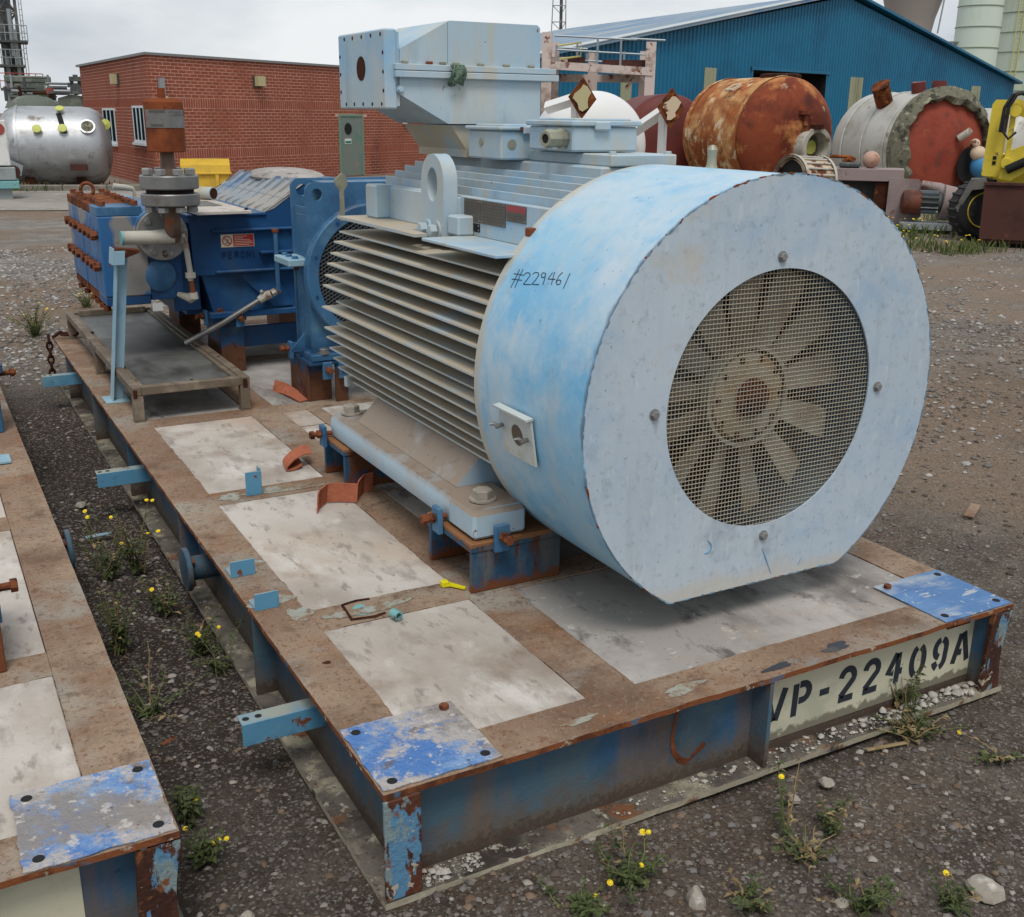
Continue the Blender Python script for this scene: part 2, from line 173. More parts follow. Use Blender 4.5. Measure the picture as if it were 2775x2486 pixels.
# ------------------------------------------------------------ mesh helpers
class MB:
    def __init__(s): s.v = []; s.f = []
    def add(s, V, Fs):
        n = len(s.v); s.v += [tuple(map(float, p)) for p in V]; s.f += [tuple(i+n for i in q) for q in Fs]; return s
    def box(s, x0, x1, y0, y1, z0, z1, b=0.0):
        if x0 > x1: x0, x1 = x1, x0
        if y0 > y1: y0, y1 = y1, y0
        if z0 > z1: z0, z1 = z1, z0
        b = min(b, .45*min(x1-x0, y1-y0, z1-z0))
        if b <= 0:
            V = [(x, y, z) for z in (z0, z1) for y in (y0, y1) for x in (x0, x1)]
            return s.add(V, [(0, 2, 3, 1), (4, 5, 7, 6), (0, 1, 5, 4), (2, 6, 7, 3), (0, 4, 6, 2), (1, 3, 7, 5)])
        c = ((x0+x1)/2, (y0+y1)/2, (z0+z1)/2); h = ((x1-x0)/2, (y1-y0)/2, (z1-z0)/2)
        V = []; idx = {}
        for sx in (-1, 1):
            for sy in (-1, 1):
                for sz in (-1, 1):
                    for a in range(3):
                        q = [h[0]-b, h[1]-b, h[2]-b]; q[a] = h[a]
                        idx[(sx, sy, sz, a)] = len(V); V.append((c[0]+sx*q[0], c[1]+sy*q[1], c[2]+sz*q[2]))
        Fs = []
        for a in range(3):
            o = [i for i in range(3) if i != a]
            for sg in (-1, 1):
                q = []
                for u, w in ((-1, -1), (1, -1), (1, 1), (-1, 1)):
                    k = [0, 0, 0]; k[a] = sg; k[o[0]] = u; k[o[1]] = w; q.append(idx[(*k, a)])
                Fs.append(tuple(q))
        for a in range(3):
            p, r = [i for i in range(3) if i != a]
            for sp in (-1, 1):
                for sr in (-1, 1):
                    k0 = [0, 0, 0]; k0[p] = sp; k0[r] = sr; k1 = list(k0); k0[a] = -1; k1[a] = 1
                    Fs.append((idx[(*k0, p)], idx[(*k1, p)], idx[(*k1, r)], idx[(*k0, r)]))
        for sx in (-1, 1):
            for sy in (-1, 1):
                for sz in (-1, 1): Fs.append(tuple(idx[(sx, sy, sz, a)] for a in range(3)))
        return s.add(V, Fs)
    def frame(s, d):
        d = Vector(d).normalized(); a = Vector((0, 0, 1)) if abs(d.z) < .9 else Vector((1, 0, 0))
        u = d.cross(a).normalized(); return d, u, d.cross(u)
    def lathe(s, prof, p0, d, n=24, cap0=True, cap1=True, ph=0.0):
        p0 = Vector(p0); d, u, w = s.frame(d); V = []; Fs = []
        for r, t in prof:
            for i in range(n):
                a = ph+2*math.pi*i/n; V.append(p0+d*t+(u*math.cos(a)+w*math.sin(a))*r)
        m = len(prof)
        for j in range(m-1):
            for i in range(n): Fs.append((j*n+i, j*n+(i+1) % n, (j+1)*n+(i+1) % n, (j+1)*n+i))
        if cap0 and prof[0][0] > 1e-6: Fs.append(tuple(range(n-1, -1, -1)))
        if cap1 and prof[-1][0] > 1e-6: Fs.append(tuple((m-1)*n+i for i in range(n)))
        return s.add(V, Fs)
    def cyl(s, p0, p1, r, r1=None, n=16, b=0.0, caps=True):
        p0 = Vector(p0); L = (Vector(p1)-p0).length; r1 = r if r1 is None else r1
        prof = [(r, 0), (r1, L)] if b <= 0 else [(r-b, 0), (r, b), (r1, L-b), (r1-b, L)]
        return s.lathe(prof, p0, Vector(p1)-p0, n, caps, caps)
    def tube(s, pts, r, n=8):
        P = [Vector(p) for p in pts]; rs = r if isinstance(r, (list, tuple)) else [r]*len(P)
        V = []; Fs = []; u = None
        for k, p in enumerate(P):
            d = (P[min(k+1, len(P)-1)]-P[max(k-1, 0)]).normalized()
            if u is None: _, u, _w = s.frame(d)
            u = (u-d*u.dot(d)).normalized(); w = d.cross(u)
            for i in range(n):
                a = 2*math.pi*i/n; V.append(p+(u*math.cos(a)+w*math.sin(a))*rs[k])
        for k in range(len(P)-1):
            for i in range(n): Fs.append((k*n+i, k*n+(i+1) % n, (k+1)*n+(i+1) % n, (k+1)*n+i))
        Fs.append(tuple(range(n-1, -1, -1))); Fs.append(tuple((len(P)-1)*n+i for i in range(n)))
        return s.add(V, Fs)
    def prism(s, poly, ax, a0, a1):
        mk = {'x': lambda q, a: (a, q[0], q[1]), 'y': lambda q, a: (q[0], a, q[1]), 'z': lambda q, a: (q[0], q[1], a)}[ax]
        n = len(poly); V = [mk(q, a0) for q in poly]+[mk(q, a1) for q in poly]
        Fs = [tuple(range(n)), tuple(range(2*n-1, n-1, -1))]+[(i, (i+1) % n, n+(i+1) % n, n+i) for i in range(n)]
        return s.add(V, Fs)
    def holed(s, outer, inner, mk, a0, a1):   # plate between two loops of equal count
        n = len(outer); V = []
        for a in (a0, a1):
            V += [mk(q, a) for q in outer]; V += [mk(q, a) for q in inner]
        Fs = []
        for i in range(n):
            j = (i+1) % n
            Fs += [(i, j, n+j, n+i), (2*n+i, 3*n+i, 3*n+j, 2*n+j), (i, 2*n+i, 2*n+j, j), (n+i, n+j, 3*n+j, 3*n+i)]
        return s.add(V, Fs)
    def bolt(s, p, d, r=.014, h=.012, washer=True, ph=0.0, stud=0.0):
        p = Vector(p); dn = Vector(d).normalized()
        if washer: s.lathe([(r*1.35, 0), (r*1.35, h*.18)], p, dn, 14)
        s.lathe([(r, h*.15), (r, h*.9), (r*.86, h)], p, dn, 6, ph=ph)
        if stud: s.lathe([(r*.55, h*.9), (r*.55, h+stud)], p, dn, 8)
        return s
    def sphere(s, c, r, n=16, m=10, sc=(1, 1, 1)):
        V = []; Fs = []
        for j in range(1, m):
            t = math.pi*j/m
            for i in range(n):
                a = 2*math.pi*i/n; V.append((c[0]+r*sc[0]*math.sin(t)*math.cos(a), c[1]+r*sc[1]*math.sin(t)*math.sin(a), c[2]+r*sc[2]*math.cos(t)))
        top = len(V); V.append((c[0], c[1], c[2]+r*sc[2])); V.append((c[0], c[1], c[2]-r*sc[2]))
        for j in range(m-2):
            for i in range(n): Fs.append((j*n+i, (j+1)*n+i, (j+1)*n+(i+1) % n, j*n+(i+1) % n))
        for i in range(n): Fs.append((top, i, (i+1) % n)); Fs.append((top+1, (m-2)*n+(i+1) % n, (m-2)*n+i))
        return s.add(V, Fs)
    def ribbon(s, pts, wv, th):    # flat band: centre line, width vector(s), thickness
        P = [Vector(p) for p in pts]; W = [Vector(w) for w in wv] if isinstance(wv[0], (tuple, list, Vector)) else [Vector(wv)]*len(P)
        V = []; Fs = []
        for k, p in enumerate(P):
            d = (P[min(k+1, len(P)-1)]-P[max(k-1, 0)]).normalized(); nn = d.cross(W[k].normalized()).normalized()*th/2
            V += [p-W[k]-nn, p+W[k]-nn, p+W[k]+nn, p-W[k]+nn]
        for k in range(len(P)-1):
            for i in range(4): Fs.append((4*k+i, 4*k+(i+1) % 4, 4*k+4+(i+1) % 4, 4*k+4+i))
        Fs += [(3, 2, 1, 0), tuple(4*(len(P)-1)+i for i in range(4))]
        return s.add(V, Fs)
    def strokes(s, polys, w, mp, th=.0012):   # flat strokes; mp(u,v,h)->xyz with h above the surface
        for pl in polys:
            P = [Vector(q) for q in pl]; V = []; Fs = []
            for k, p in enumerate(P):
                d = (P[min(k+1, len(P)-1)]-P[max(k-1, 0)]); d = d.normalized() if d.length else Vector((1, 0)); nn = Vector((-d.y, d.x))*w/2
                for hh in (th*.15, th): V += [mp(p.x-nn.x, p.y-nn.y, hh), mp(p.x+nn.x, p.y+nn.y, hh)]
            for k in range(len(P)-1):
                a, b = 4*k, 4*k+4; Fs += [(a+2, a+3, b+3, b+2), (a, a+2, b+2, b), (a+1, b+1, b+3, a+3)]
            Fs += [(0, 1, 3, 2), tuple(4*(len(P)-1)+i for i in (0, 2, 3, 1))]
            s.add(V, Fs)
        return s
def arc(cx, cy, rx, ry, a0, a1, n=10):
    return [(cx+rx*math.cos(R_(a0+(a1-a0)*i/n)), cy+ry*math.sin(R_(a0+(a1-a0)*i/n))) for i in range(n+1)]
def circ(cx, cy, r, n=24, ph=0): return [(cx+r*math.cos(ph+2*math.pi*i/n), cy+r*math.sin(ph+2*math.pi*i/n)) for i in range(n)]
def mesh_of(name, mb, recalc=True, smooth=32):
    me = bpy.data.meshes.new(name); me.from_pydata(mb.v, [], mb.f)
    if recalc:
        bm = bmesh.new(); bm.from_mesh(me); bmesh.ops.recalc_face_normals(bm, faces=bm.faces); bm.to_mesh(me); bm.free()
    if smooth:
        me.polygons.foreach_set('use_smooth', [True]*len(me.polygons)); me.set_sharp_from_angle(angle=R_(smooth))
    me.update(); return me
def mesh_np(name, V, T):
    me = bpy.data.meshes.new(name); V = np.asarray(V, np.float32); T = np.asarray(T, np.int32); k = T.shape[1]
    me.vertices.add(len(V)); me.vertices.foreach_set('co', V.ravel()); me.loops.add(T.size); me.loops.foreach_set('vertex_index', T.ravel())
    me.polygons.add(len(T)); me.polygons.foreach_set('loop_start', np.arange(0, T.size, k, dtype=np.int32)); me.polygons.foreach_set('loop_total', np.full(len(T), k, np.int32))
    me.update(calc_edges=True); return me
def root_loc(o):
    while o.parent: o = o.parent
    return o.location
def tag(o, label=None, cat=None, group=None, kind=None):
    if label: o['label'] = label
    if cat: o['category'] = cat
    if group: o['group'] = group
    if kind: o['kind'] = kind
    return o
def thing(name, label, cat, loc=(0, 0, 0), rz=0.0, group=None):
    o = bpy.data.objects.new(name, None); COL.objects.link(o); o.empty_display_size = .1
    o.location = loc; o.rotation_euler = (0, 0, rz); return tag(o, label, cat, group)
def part(name, mb, m, parent=None, world=True, label=None, kind=None, smooth=32, recalc=True):
    """world=True: vertices are given in world space and moved into the frame of the (unrotated) root"""
    if parent is not None and world:
        l = root_loc(parent)
        if l.length: mb.v = [(x-l.x, y-l.y, z-l.z) for x, y, z in mb.v]
    me = mesh_of(name, mb, recalc, smooth); me.materials.append(M[m] if isinstance(m, str) else m)
    o = bpy.data.objects.new(name, me); COL.objects.link(o)
    if parent is not None: o.parent = parent
    if label: o['label'] = label
    if kind: o['kind'] = kind
    return o
def one(name, mb, m, label, cat, base, rz=0.0, group=None, world=True, **k):   # a thing that is a single mesh
    if world: mb.v = [(x-base[0], y-base[1], z-base[2]) for x, y, z in mb.v]
    me = mesh_of(name, mb, **k); me.materials.append(M[m] if isinstance(m, str) else m)
    o = bpy.data.objects.new(name, me); COL.objects.link(o); o.location = base; o.rotation_euler = (0, 0, rz); return tag(o, label, cat, group)
def copy_part(o, parent, dx=(0, 0, 0)):
    c = o.copy(); COL.objects.link(c); c.parent = parent; c.location = Vector(o.location)+Vector(dx); return c
def structure(name, mb, m, **k):
    o = part(name, mb, m, None, **k); o['kind'] = 'structure'; return o
H = .2885     # skid deck height
# ------------------------------------------------------------ ground
def part2(name, mb, mtop, mside, parent, world=True, zmin=.5, **k):
    o = part(name, mb, mtop, parent, world, **k); o.data.materials.append(M[mside])
    for p in o.data.polygons:
        if p.normal.z < zmin: p.material_index = 1
    return o
def ground_mat():
    m = bpy.data.materials.new('ground'); m.use_nodes = True; nt = m.node_tree; N = nt.nodes; L = nt.links
    p = N['Principled BSDF']; p.inputs['Roughness'].default_value = .95; p.inputs['Specular IOR Level'].default_value = .1
    tcn = N.new('ShaderNodeTexCoord')
    def noise(sc, det=6, rgh=.6, off=0):
        q = N.new('ShaderNodeMapping'); q.inputs['Location'].default_value = (off, off*.6, 0); L.new(tcn.outputs['Object'], q.inputs['Vector'])
        n = N.new('ShaderNodeTexNoise'); n.inputs['Scale'].default_value = sc; n.inputs['Detail'].default_value = det; n.inputs['Roughness'].default_value = rgh
        L.new(q.outputs[0], n.inputs['Vector']); return n.outputs['Fac']
    def ramp(f, lo, hi, k=1.0):
        r = N.new('ShaderNodeMapRange'); r.inputs['From Min'].default_value = lo; r.inputs['From Max'].default_value = hi; r.inputs['To Max'].default_value = k; L.new(f, r.inputs['Value']); return r.outputs[0]
    def mix(f, a, b):
        x = N.new('ShaderNodeMix'); x.data_type = 'RGBA'; L.new(f, x.inputs['Factor'])
        for s, v in (('A', a), ('B', b)):
            if isinstance(v, tuple): x.inputs[s].default_value = (*v, 1)
            else: L.new(v, x.inputs[s])
        return x.outputs['Result']
    sx = N.new('ShaderNodeSeparateXYZ'); L.new(tcn.outputs['Object'], sx.inputs[0])
    # damp dark soil round the skids, pale crushed stone further back
    far_ = N.new('ShaderNodeMath'); far_.operation = 'ADD'; L.new(ramp(sx.outputs['Y'], 2.8, 8.5), far_.inputs[0])
    n1 = noise(.9, 5, .6, 3); a2 = N.new('ShaderNodeMath'); a2.operation = 'MULTIPLY_ADD'; L.new(n1, a2.inputs[0]); a2.inputs[1].default_value = .9; a2.inputs[2].default_value = -.45
    L.new(a2.outputs[0], far_.inputs[1])
    right = ramp(sx.outputs['X'], 2.3, 5.0, .75); mxx = N.new('ShaderNodeMath'); mxx.operation = 'MAXIMUM'; L.new(far_.outputs[0], mxx.inputs[0]); L.new(right, mxx.inputs[1]); mxx.use_clamp = True
    near = mix(ramp(noise(4.0, 7, .7, 1), .42, .66), srgb(80, 71, 64), srgb(116, 106, 96))
    near = mix(ramp(noise(1.6, 6, .6, 8), .52, .7, .7), near, srgb(112, 92, 76))
    pale = mix(ramp(noise(2.3, 8, .72, 5), .40, .64), srgb(116, 109, 102), srgb(150, 145, 138))
    pale = mix(ramp(noise(.28, 5, .6, 12), .46, .58, .9), pale, srgb(128, 106, 86))
    col = mix(mxx.outputs[0], near, pale)
    ab = N.new('ShaderNodeMath'); ab.operation = 'ADD'; L.new(sx.outputs['X'], ab.inputs[0]); ab.inputs[1].default_value = .22
    ab2 = N.new('ShaderNodeMath'); ab2.operation = 'ABSOLUTE'; L.new(ab.outputs[0], ab2.inputs[0])
    st1 = ramp(ab2.outputs[0], .75, .30, 1.0); st2 = ramp(sx.outputs['Y'], -.3, 1.2, .85); st3 = ramp(sx.outputs['Y'], 6.2, 4.6, 1.0)
    m1 = N.new('ShaderNodeMath'); m1.operation = 'MULTIPLY'; L.new(st1, m1.inputs[0]); L.new(st2, m1.inputs[1]); m2 = N.new('ShaderNodeMath'); m2.operation = 'MULTIPLY'; L.new(m1.outputs[0], m2.inputs[0]); L.new(st3, m2.inputs[1])
    col = mix(m2.outputs[0], col, srgb(50, 43, 39))
    dirt = N.new('ShaderNodeMath'); dirt.operation = 'MULTIPLY'; L.new(ramp(sx.outputs['X'], 2.2, 3.2, 1.0), dirt.inputs[0]); L.new(ramp(noise(.55, 6, .65, 44), .40, .56, .85), dirt.inputs[1])
    col = mix(dirt.outputs[0], col, srgb(136, 116, 98))
    col = mix(ramp(noise(55, 6, .7, 21), .50, .68, .55), col, srgb(64, 56, 50))
    col = mix(ramp(noise(90, 5, .7, 31), .55, .70, .55), col, srgb(136, 130, 122))
    vo = N.new('ShaderNodeTexVoronoi'); vo.inputs['Scale'].default_value = 150; L.new(tcn.outputs['Object'], vo.inputs['Vector'])
    hs = N.new('ShaderNodeSeparateColor'); L.new(vo.outputs['Color'], hs.inputs[0])
    col = mix(ramp(hs.outputs[0], .78, .95, .6), col, srgb(156, 150, 142))
    col = mix(ramp(hs.outputs[1], .72, .95, .5), col, srgb(52, 46, 42))
    L.new(col, p.inputs['Base Color'])
    b = N.new('ShaderNodeBump'); b.inputs['Strength'].default_value = .9; b.inputs['Distance'].default_value = .012
    ad = N.new('ShaderNodeMath'); ad.operation = 'ADD'; L.new(noise(130, 5, .7, 14), ad.inputs[0]); L.new(noise(36, 7, .75, 4), ad.inputs[1]); L.new(ad.outputs[0], b.inputs['Height']); L.new(b.outputs[0], p.inputs['Normal'])
    return m
M['ground'] = ground_mat()
def hgt(x, y):   # gentle unevenness of the yard
    x = np.asarray(x, float); y = np.asarray(y, float)
    return .012*np.sin(1.9*x+.7)*np.cos(1.4*y+.2)+.008*np.sin(4.3*x+2.1*y)+.006*np.cos(6.1*y-3.2*x)-.016
gx = np.concatenate([np.linspace(-400, -8, 8), np.linspace(-6, 9, 90), np.linspace(11, 600, 12)])
gy = np.concatenate([np.linspace(-100, -4, 5), np.linspace(-3, 12, 90), np.linspace(14, 700, 14)])
GX, GY = np.meshgrid(gx, gy); fade = np.clip(1-np.hypot(np.maximum(abs(GX-1.5)-6.5, 0), np.maximum(abs(GY-4.5)-6.5, 0)), 0, 1)
GZ = hgt(GX, GY)*fade-.012*(1-fade)
nxg, nyg = len(gx), len(gy); ii = np.arange(nxg*nyg).reshape(nyg, nxg)
Q = np.stack([ii[:-1, :-1], ii[:-1, 1:], ii[1:, 1:], ii[1:, :-1]], -1).reshape(-1, 4)
gme = mesh_np('ground', np.stack([GX, GY, GZ], -1).reshape(-1, 3), Q); gme.polygons.foreach_set('use_smooth', [True]*len(gme.polygons)); gme.materials.append(M['ground'])
gob = bpy.data.objects.new('ground', gme); COL.objects.link(gob); gob['kind'] = 'structure'
# ------------------------------------------------------------ stroke letters
GL = {
 'V': [[(.0, 1), (.42, .06)], [(.58, .06), (1, 1)]],
 'P': [[(.12, 0), (.12, 1)], [(.34, .95), (.55, .95)]+arc(.55, .7, .36, .25, 90, -90, 8)+[(.34, .45)]],
 '-': [[(.1, .48), (.9, .48)]],
 '2': [arc(.5, .70, .40, .27, 175, -20, 10)+[(.16, .12)], [(.08, .04), (.95, .04)]],
 '4': [[(.56, .98), (.06, .36), (.44, .36)], [(.68, .0), (.68, .98)], [(.86, .36), (1.0, .36)]],
 '0': [arc(.5, .5, .40, .47, 108, 252, 10), arc(.5, .5, .40, .47, -72, 72, 10)],
 '9': [arc(.5, .68, .38, .29, 100, 260, 8), arc(.5, .68, .38, .29, 75, -10, 6)+[(.86, .4)]+arc(.5, .34, .36, .31, 0, -78, 6), arc(.5, .34, .36, .31, -110, -165, 5)],
 'A': [[(.0, 0), (.36, .96)], [(.54, 1), (1, 0)], [(.30, .34), (.52, .34)]],
 'E': [[(.9, 1), (.1, 1), (.1, 0), (.9, 0)], [(.1, .52), (.75, .52)]], 'R': [[(.1, 0), (.1, 1), (.6, 1)]+arc(.6, .75, .3, .25, 90, -90, 6)+[(.1, .5)], [(.5, .5), (.92, 0)]],
 'O': [arc(.5, .5, .42, .5, 0, 360, 18)], 'N': [[(.1, 0), (.1, 1), (.9, 0), (.9, 1)]], 'I': [[(.5, 0), (.5, 1)]],
}
def lettering(mb, text, w, h, gap, sw, mp, th=.0012):
    u = 0
    for ch in text:
        cw = w*(.45 if ch == 'I' else .7 if ch == '-' else 1)
        mb.strokes([[(u+x*cw, y*h) for x, y in pl] for pl in GL[ch]], sw, mp, th); u += cw+gap
    return mb
# ------------------------------------------------------------ the steel skids
def build_skid(ox, oy, label, text, text_x, main=True):
    S = thing('steel_skid', label, 'skid', (ox, oy, 0))
    def P(name, mb, m, par=S, **k): return part(name, mb, m, par, False, **k)
    W, L_, FL, T = 2.0, 5.46, .14, .016
    def beam(name, web, top, bot, par=S, side='F'):
        w = P(name, MB().box(*web), 'skid_side', par)
        part2('top_flange', ragged(*top, side, .0016 if side == 'F' else .0009, len(S.children)+7), 'skid_top', 'skid_rim', w, False)
        part2('bottom_flange', ragged(*bot, side, .0011, len(S.children)+3), 'skid_low', 'flange_edge', w, False); return w
    def ragged(x0, x1, y0, y1, z0, z1, side, amp=.0035, seed=0):     # flange whose outer edge is eaten by rust
        r_ = random.Random(seed); lx = side in 'FB'; n = int(((x1-x0) if lx else (y1-y0))/.03); V = []; Fs = []; off = [0.0]
        for k in range(n): off.append(max(-amp*2.2, min(amp*.6, off[-1]*.75+r_.uniform(-amp, amp)*.7-(amp*1.6 if r_.random() < .04 else 0))))
        for k in range(n+1):
            t = k/n; o = off[k]
            if lx: q = [(x0+(x1-x0)*t, y0-o), (x0+(x1-x0)*t, y1)]
            elif side == 'L': q = [(x0-o, y0+(y1-y0)*t), (x1, y0+(y1-y0)*t)]
            else: q = [(x0, y0+(y1-y0)*t), (x1+o, y0+(y1-y0)*t)]
            zz = r_.uniform(-.0008, .0008)
            V += [(*q[0], z0+zz), (*q[1], z0), (*q[1], z1), (*q[0], z1+zz-.001)]
        for k in range(n):
            for i in range(4): Fs.append((4*k+i, 4*k+(i+1) % 4, 4*k+4+(i+1) % 4, 4*k+4+i))
        Fs += [(0, 1, 2, 3), tuple(4*n+i for i in (3, 2, 1, 0))]
        return MB().add(V, Fs)
    zt = (H-T, H); zb = (.0, .018)
    beam('side_beam', (.064, .076, .0, L_, .018, H-T), (0, FL, 0, L_, *zt), (-.004, FL, -.004, L_, *zb), side='L')
    beam('side_beam', (W-.076, W-.064, .0, L_, .018, H-T), (W-FL, W, 0, L_, *zt), (W-FL, W+.004, -.004, L_, *zb), side='R')
    beam('end_beam', (.076, W-.076, .066, .078, .018, H-T), (FL, W-FL, .0, .135, *zt), (FL, W-FL, -.005, .135, *zb))
    beam('end_beam', (.076, W-.076, L_-.078, L_-.066, .018, H-T), (FL, W-FL, L_-.135, L_, *zt), (FL, W-FL, L_-.135, L_, *zb))
    ys = [.78, 1.905, 3.045, 4.2]; cw = .135; zt2 = (H-T, H-.0015)
    P('middle_beam', MB().box(.66, .672, .135, L_-.135, .02, H-T), 'skid_side')
    for y0, y1 in zip([.135]+[y+cw for y in ys], ys+[L_-.135]):
        part2('middle_flange', MB().box(.594, .735, y0, y1, *zt2, b=.002), 'skid_top', 'skid_rim', S, False)
    for y in ys:
        part2('cross_flange', MB().box(FL, W-FL, y, y+cw, H-T, H-.0008, b=.002), 'skid_top', 'skid_rim', S, False)
    # deck plates set between the beams
    def plate(x0, x1, y0, y1, m): P('deck_plate', MB().box(x0+.002, x1-.002, y0+.002, y1-.002, H-.012, H-.003, b=.002), m)
    lane = list(zip([.135]+[y+cw for y in ys], ys+[L_-.135]))
    for i, (a, b) in enumerate(lane):
        plate(FL, .594, a, b, 'deck_cream' if i != 3 else 'deck_grey')
        if i in (2,):
            part2('cross_flange', MB().box(.862, .93, a, b, *zt2, b=.002), 'skid_top', 'skid_rim', S, False)
            plate(.735, .862, a, 2.505, 'deck_grey'); plate(.735, .862, 2.515, 2.76, 'deck_cream'); plate(.735, .862, 2.775, b, 'deck_cream'); plate(.93, W-FL, a, b, 'deck_cream')
        else: plate(.735, W-FL, a, b, 'deck_grey' if main else 'deck_cream')
    def creep(x0, x1, y0, y1, seed):      # rust creeping from the beams over the plate edges
        r_ = random.Random(seed)
        for (a, b, ax_, sg) in (((x0, y0), (x1, y0), 0, 1), ((x0, y1), (x1, y1), 0, -1), ((x0, y0), (x0, y1), 1, 1), ((x1, y0), (x1, y1), 1, -1)):
            Ln = math.hypot(b[0]-a[0], b[1]-a[1]); n = max(8, int(Ln/.012)); w_ = .003; V = []
            for k in range(n+1):
                t = k/n; w_ = min(.008, max(.0008, w_+r_.uniform(-.0022, .0022))) if r_.random() > .06 else .0015; x_, y_ = a[0]+(b[0]-a[0])*t, a[1]+(b[1]-a[1])*t
                V += [(x_, y_, H-.0026), (x_+(w_*sg if ax_ else 0), y_+(0 if ax_ else w_*sg), H-.0024)]
            P('rust_edge', MB().add(V, [(2*k, 2*k+2, 2*k+3, 2*k+1) for k in range(n)]), 'skid_top')
    for i, (a, b) in enumerate(lane[:3]): creep(FL, .594, a, b, i+5); 
    creep(.735, W-FL, .135, .78, 31)
    # corner posts and stiffening ribs
    P('corner_post', MB().box(.0, .085, -.003, .010, .018, H-T-.001, b=.003), 'corner_rust')
    mb = MB(); n = 8; V = []; Fs = []
    for k in range(n+1):
        z = .018+(H-T-.019)*k/n; dx = -.012*math.sin(3.4*k/n)-.010*(1-k/n); dy = .014*math.sin(2.6*k/n+.4)
        V += [(1.915+dx*.4, -.003, z), (2.0+dx, -.004+dy*.4, z), (2.0+dx, .010+dy*.4, z), (1.915+dx*.4, .010, z)]
    for k in range(n):
        for i in range(4): Fs.append((4*k+i, 4*k+(i+1) % 4, 4*k+4+(i+1) % 4, 4*k+4+i))
    P('corner_post', mb.add(V, Fs), 'corner_rust')
    P('rib', MB().box(1.066, 1.078, .003, .066, .018, H-T), 'skid_side')
    for y in (.985, 1.93, 2.93, 3.9, 4.85):
        P('rib', MB().box(.003, .064, y, y+.012, .018, H-T), 'skid_side')
        P('rib', MB().box(W-.064, W-.003, y, y+.012, .018, H-T), 'skid_side')
    # blue painted jacking plates on the corners, each with its fixings
    for x0, x1, m in ((.004, .288, 'blue_plate_worn'), (1.716, 1.997, 'blue_plate' if main else 'blue_plate_worn')):
        y0p = .010 if x0 < 1 else .004; r_ = random.Random(int(x0*10)+int(main)); am = .0035 if m == 'blue_plate_worn' else .001; poly = []
        cs = [(x0, y0p), (x1, y0p), (x1, .276), (x0, .276)]
        for k in range(4):
            a_, b_ = cs[k], cs[(k+1) % 4]
            for j in range(14): t = j/14; poly.append((min(max(a_[0]+(b_[0]-a_[0])*t+r_.uniform(-am, am)*(k % 2), x0-.004), x1+.0), max(a_[1]+(b_[1]-a_[1])*t+r_.uniform(-am, am)*(1-k % 2), y0p-.002)))
        bp = P('corner_plate', MB().prism(poly, 'z', H+.0010, H+.0035), m)
        for bx, by in ((x0+.03, .035), (x1-.03, .035), (x0+.03, .248), (x1-.03, .248)):
            raised = (main and (x0 > 1) == (by > .1 and bx < x0+.1)) and (by > .1)
            if raised: P('bolt', MB().bolt((bx, by, H+.0035), (0, 0, 1), .012, .012, False), 'bolt_rust', bp)
            else: P('bolt_hole', MB().lathe([(.0115, 0), (.011, .0010)], (bx, by, H+.0035), (0, 0, 1), 16), 'dark_hole', bp)
    # stencilled panel on the front web
    x0, x1 = 1.084, 1.952 if main else 1.815
    pan = P('name_panel', MB().box(x0, x1, .0635, .0655, .045, H-T-.006), 'cream_paint')
    lt = MB(); lettering(lt, text, .062, .098, .032, .020, lambda u, v, hh: (text_x+u+.10*v*.3, .0635-hh, (.098 if main else .034)+v))
    P('stencil_lettering', lt, 'stencil_black', pan, smooth=None)
    return S
skid = build_skid(0, 0, 'rusty steel skid with cream deck plates under the pale blue motor', 'VP-22409A', 1.115)
nskid = build_skid(-2.40, .083, 'neighbouring steel skid with a flaking blue corner plate beside the weeds', 'VP-22409', 1.055, False)
def SP(name, mb, m, par=skid, **k): return part(name, mb, m, par, True, **k)
# angle stubs sticking out of the side beam
for y, z, xe in ((.60, .20, -.152), (2.80, .198, -.156), (4.76, .196, -.150)):
    a = SP('angle_stub', MB().box(xe, .063, y-.048, y, z-.005, z, b=.001).box(xe, .063, y-.052, y-.048, z-.062, z, b=.001), 'bracket_blue')
    for k in (.016, .048): SP('bolt_hole', MB().lathe([(.009, 0), (.009, .0008)], (xe+k, y-.026, z), (0, 0, 1), 12), 'dark_hole', a)
# drain nozzle with a blanked flange
def nozzle(par, x, y, z, s=-1):
    n = part('nozzle', MB().cyl((x, y, z), (x+s*.10, y, z), .042, n=20), 'skid_side', par)
    part('nozzle_flange', MB().lathe([(.072, 0), (.075, .003), (.075, .015), (.072, .018)], (x+s*.09, y, z), (s, 0, 0), 28), 'skid_side', n)
    fb = MB()
    for k in range(4): fb.bolt((x+s*.09, y+.056*math.cos(k*1.571+.78), z+.056*math.sin(k*1.571+.78)), (-s, 0, 0), .010, .01)
    part('bolt', fb, 'bolt_rust', n)
nozzle(skid, .063, 1.66, .165)
nozzle(nskid, -.463, 2.02, .165, 1)
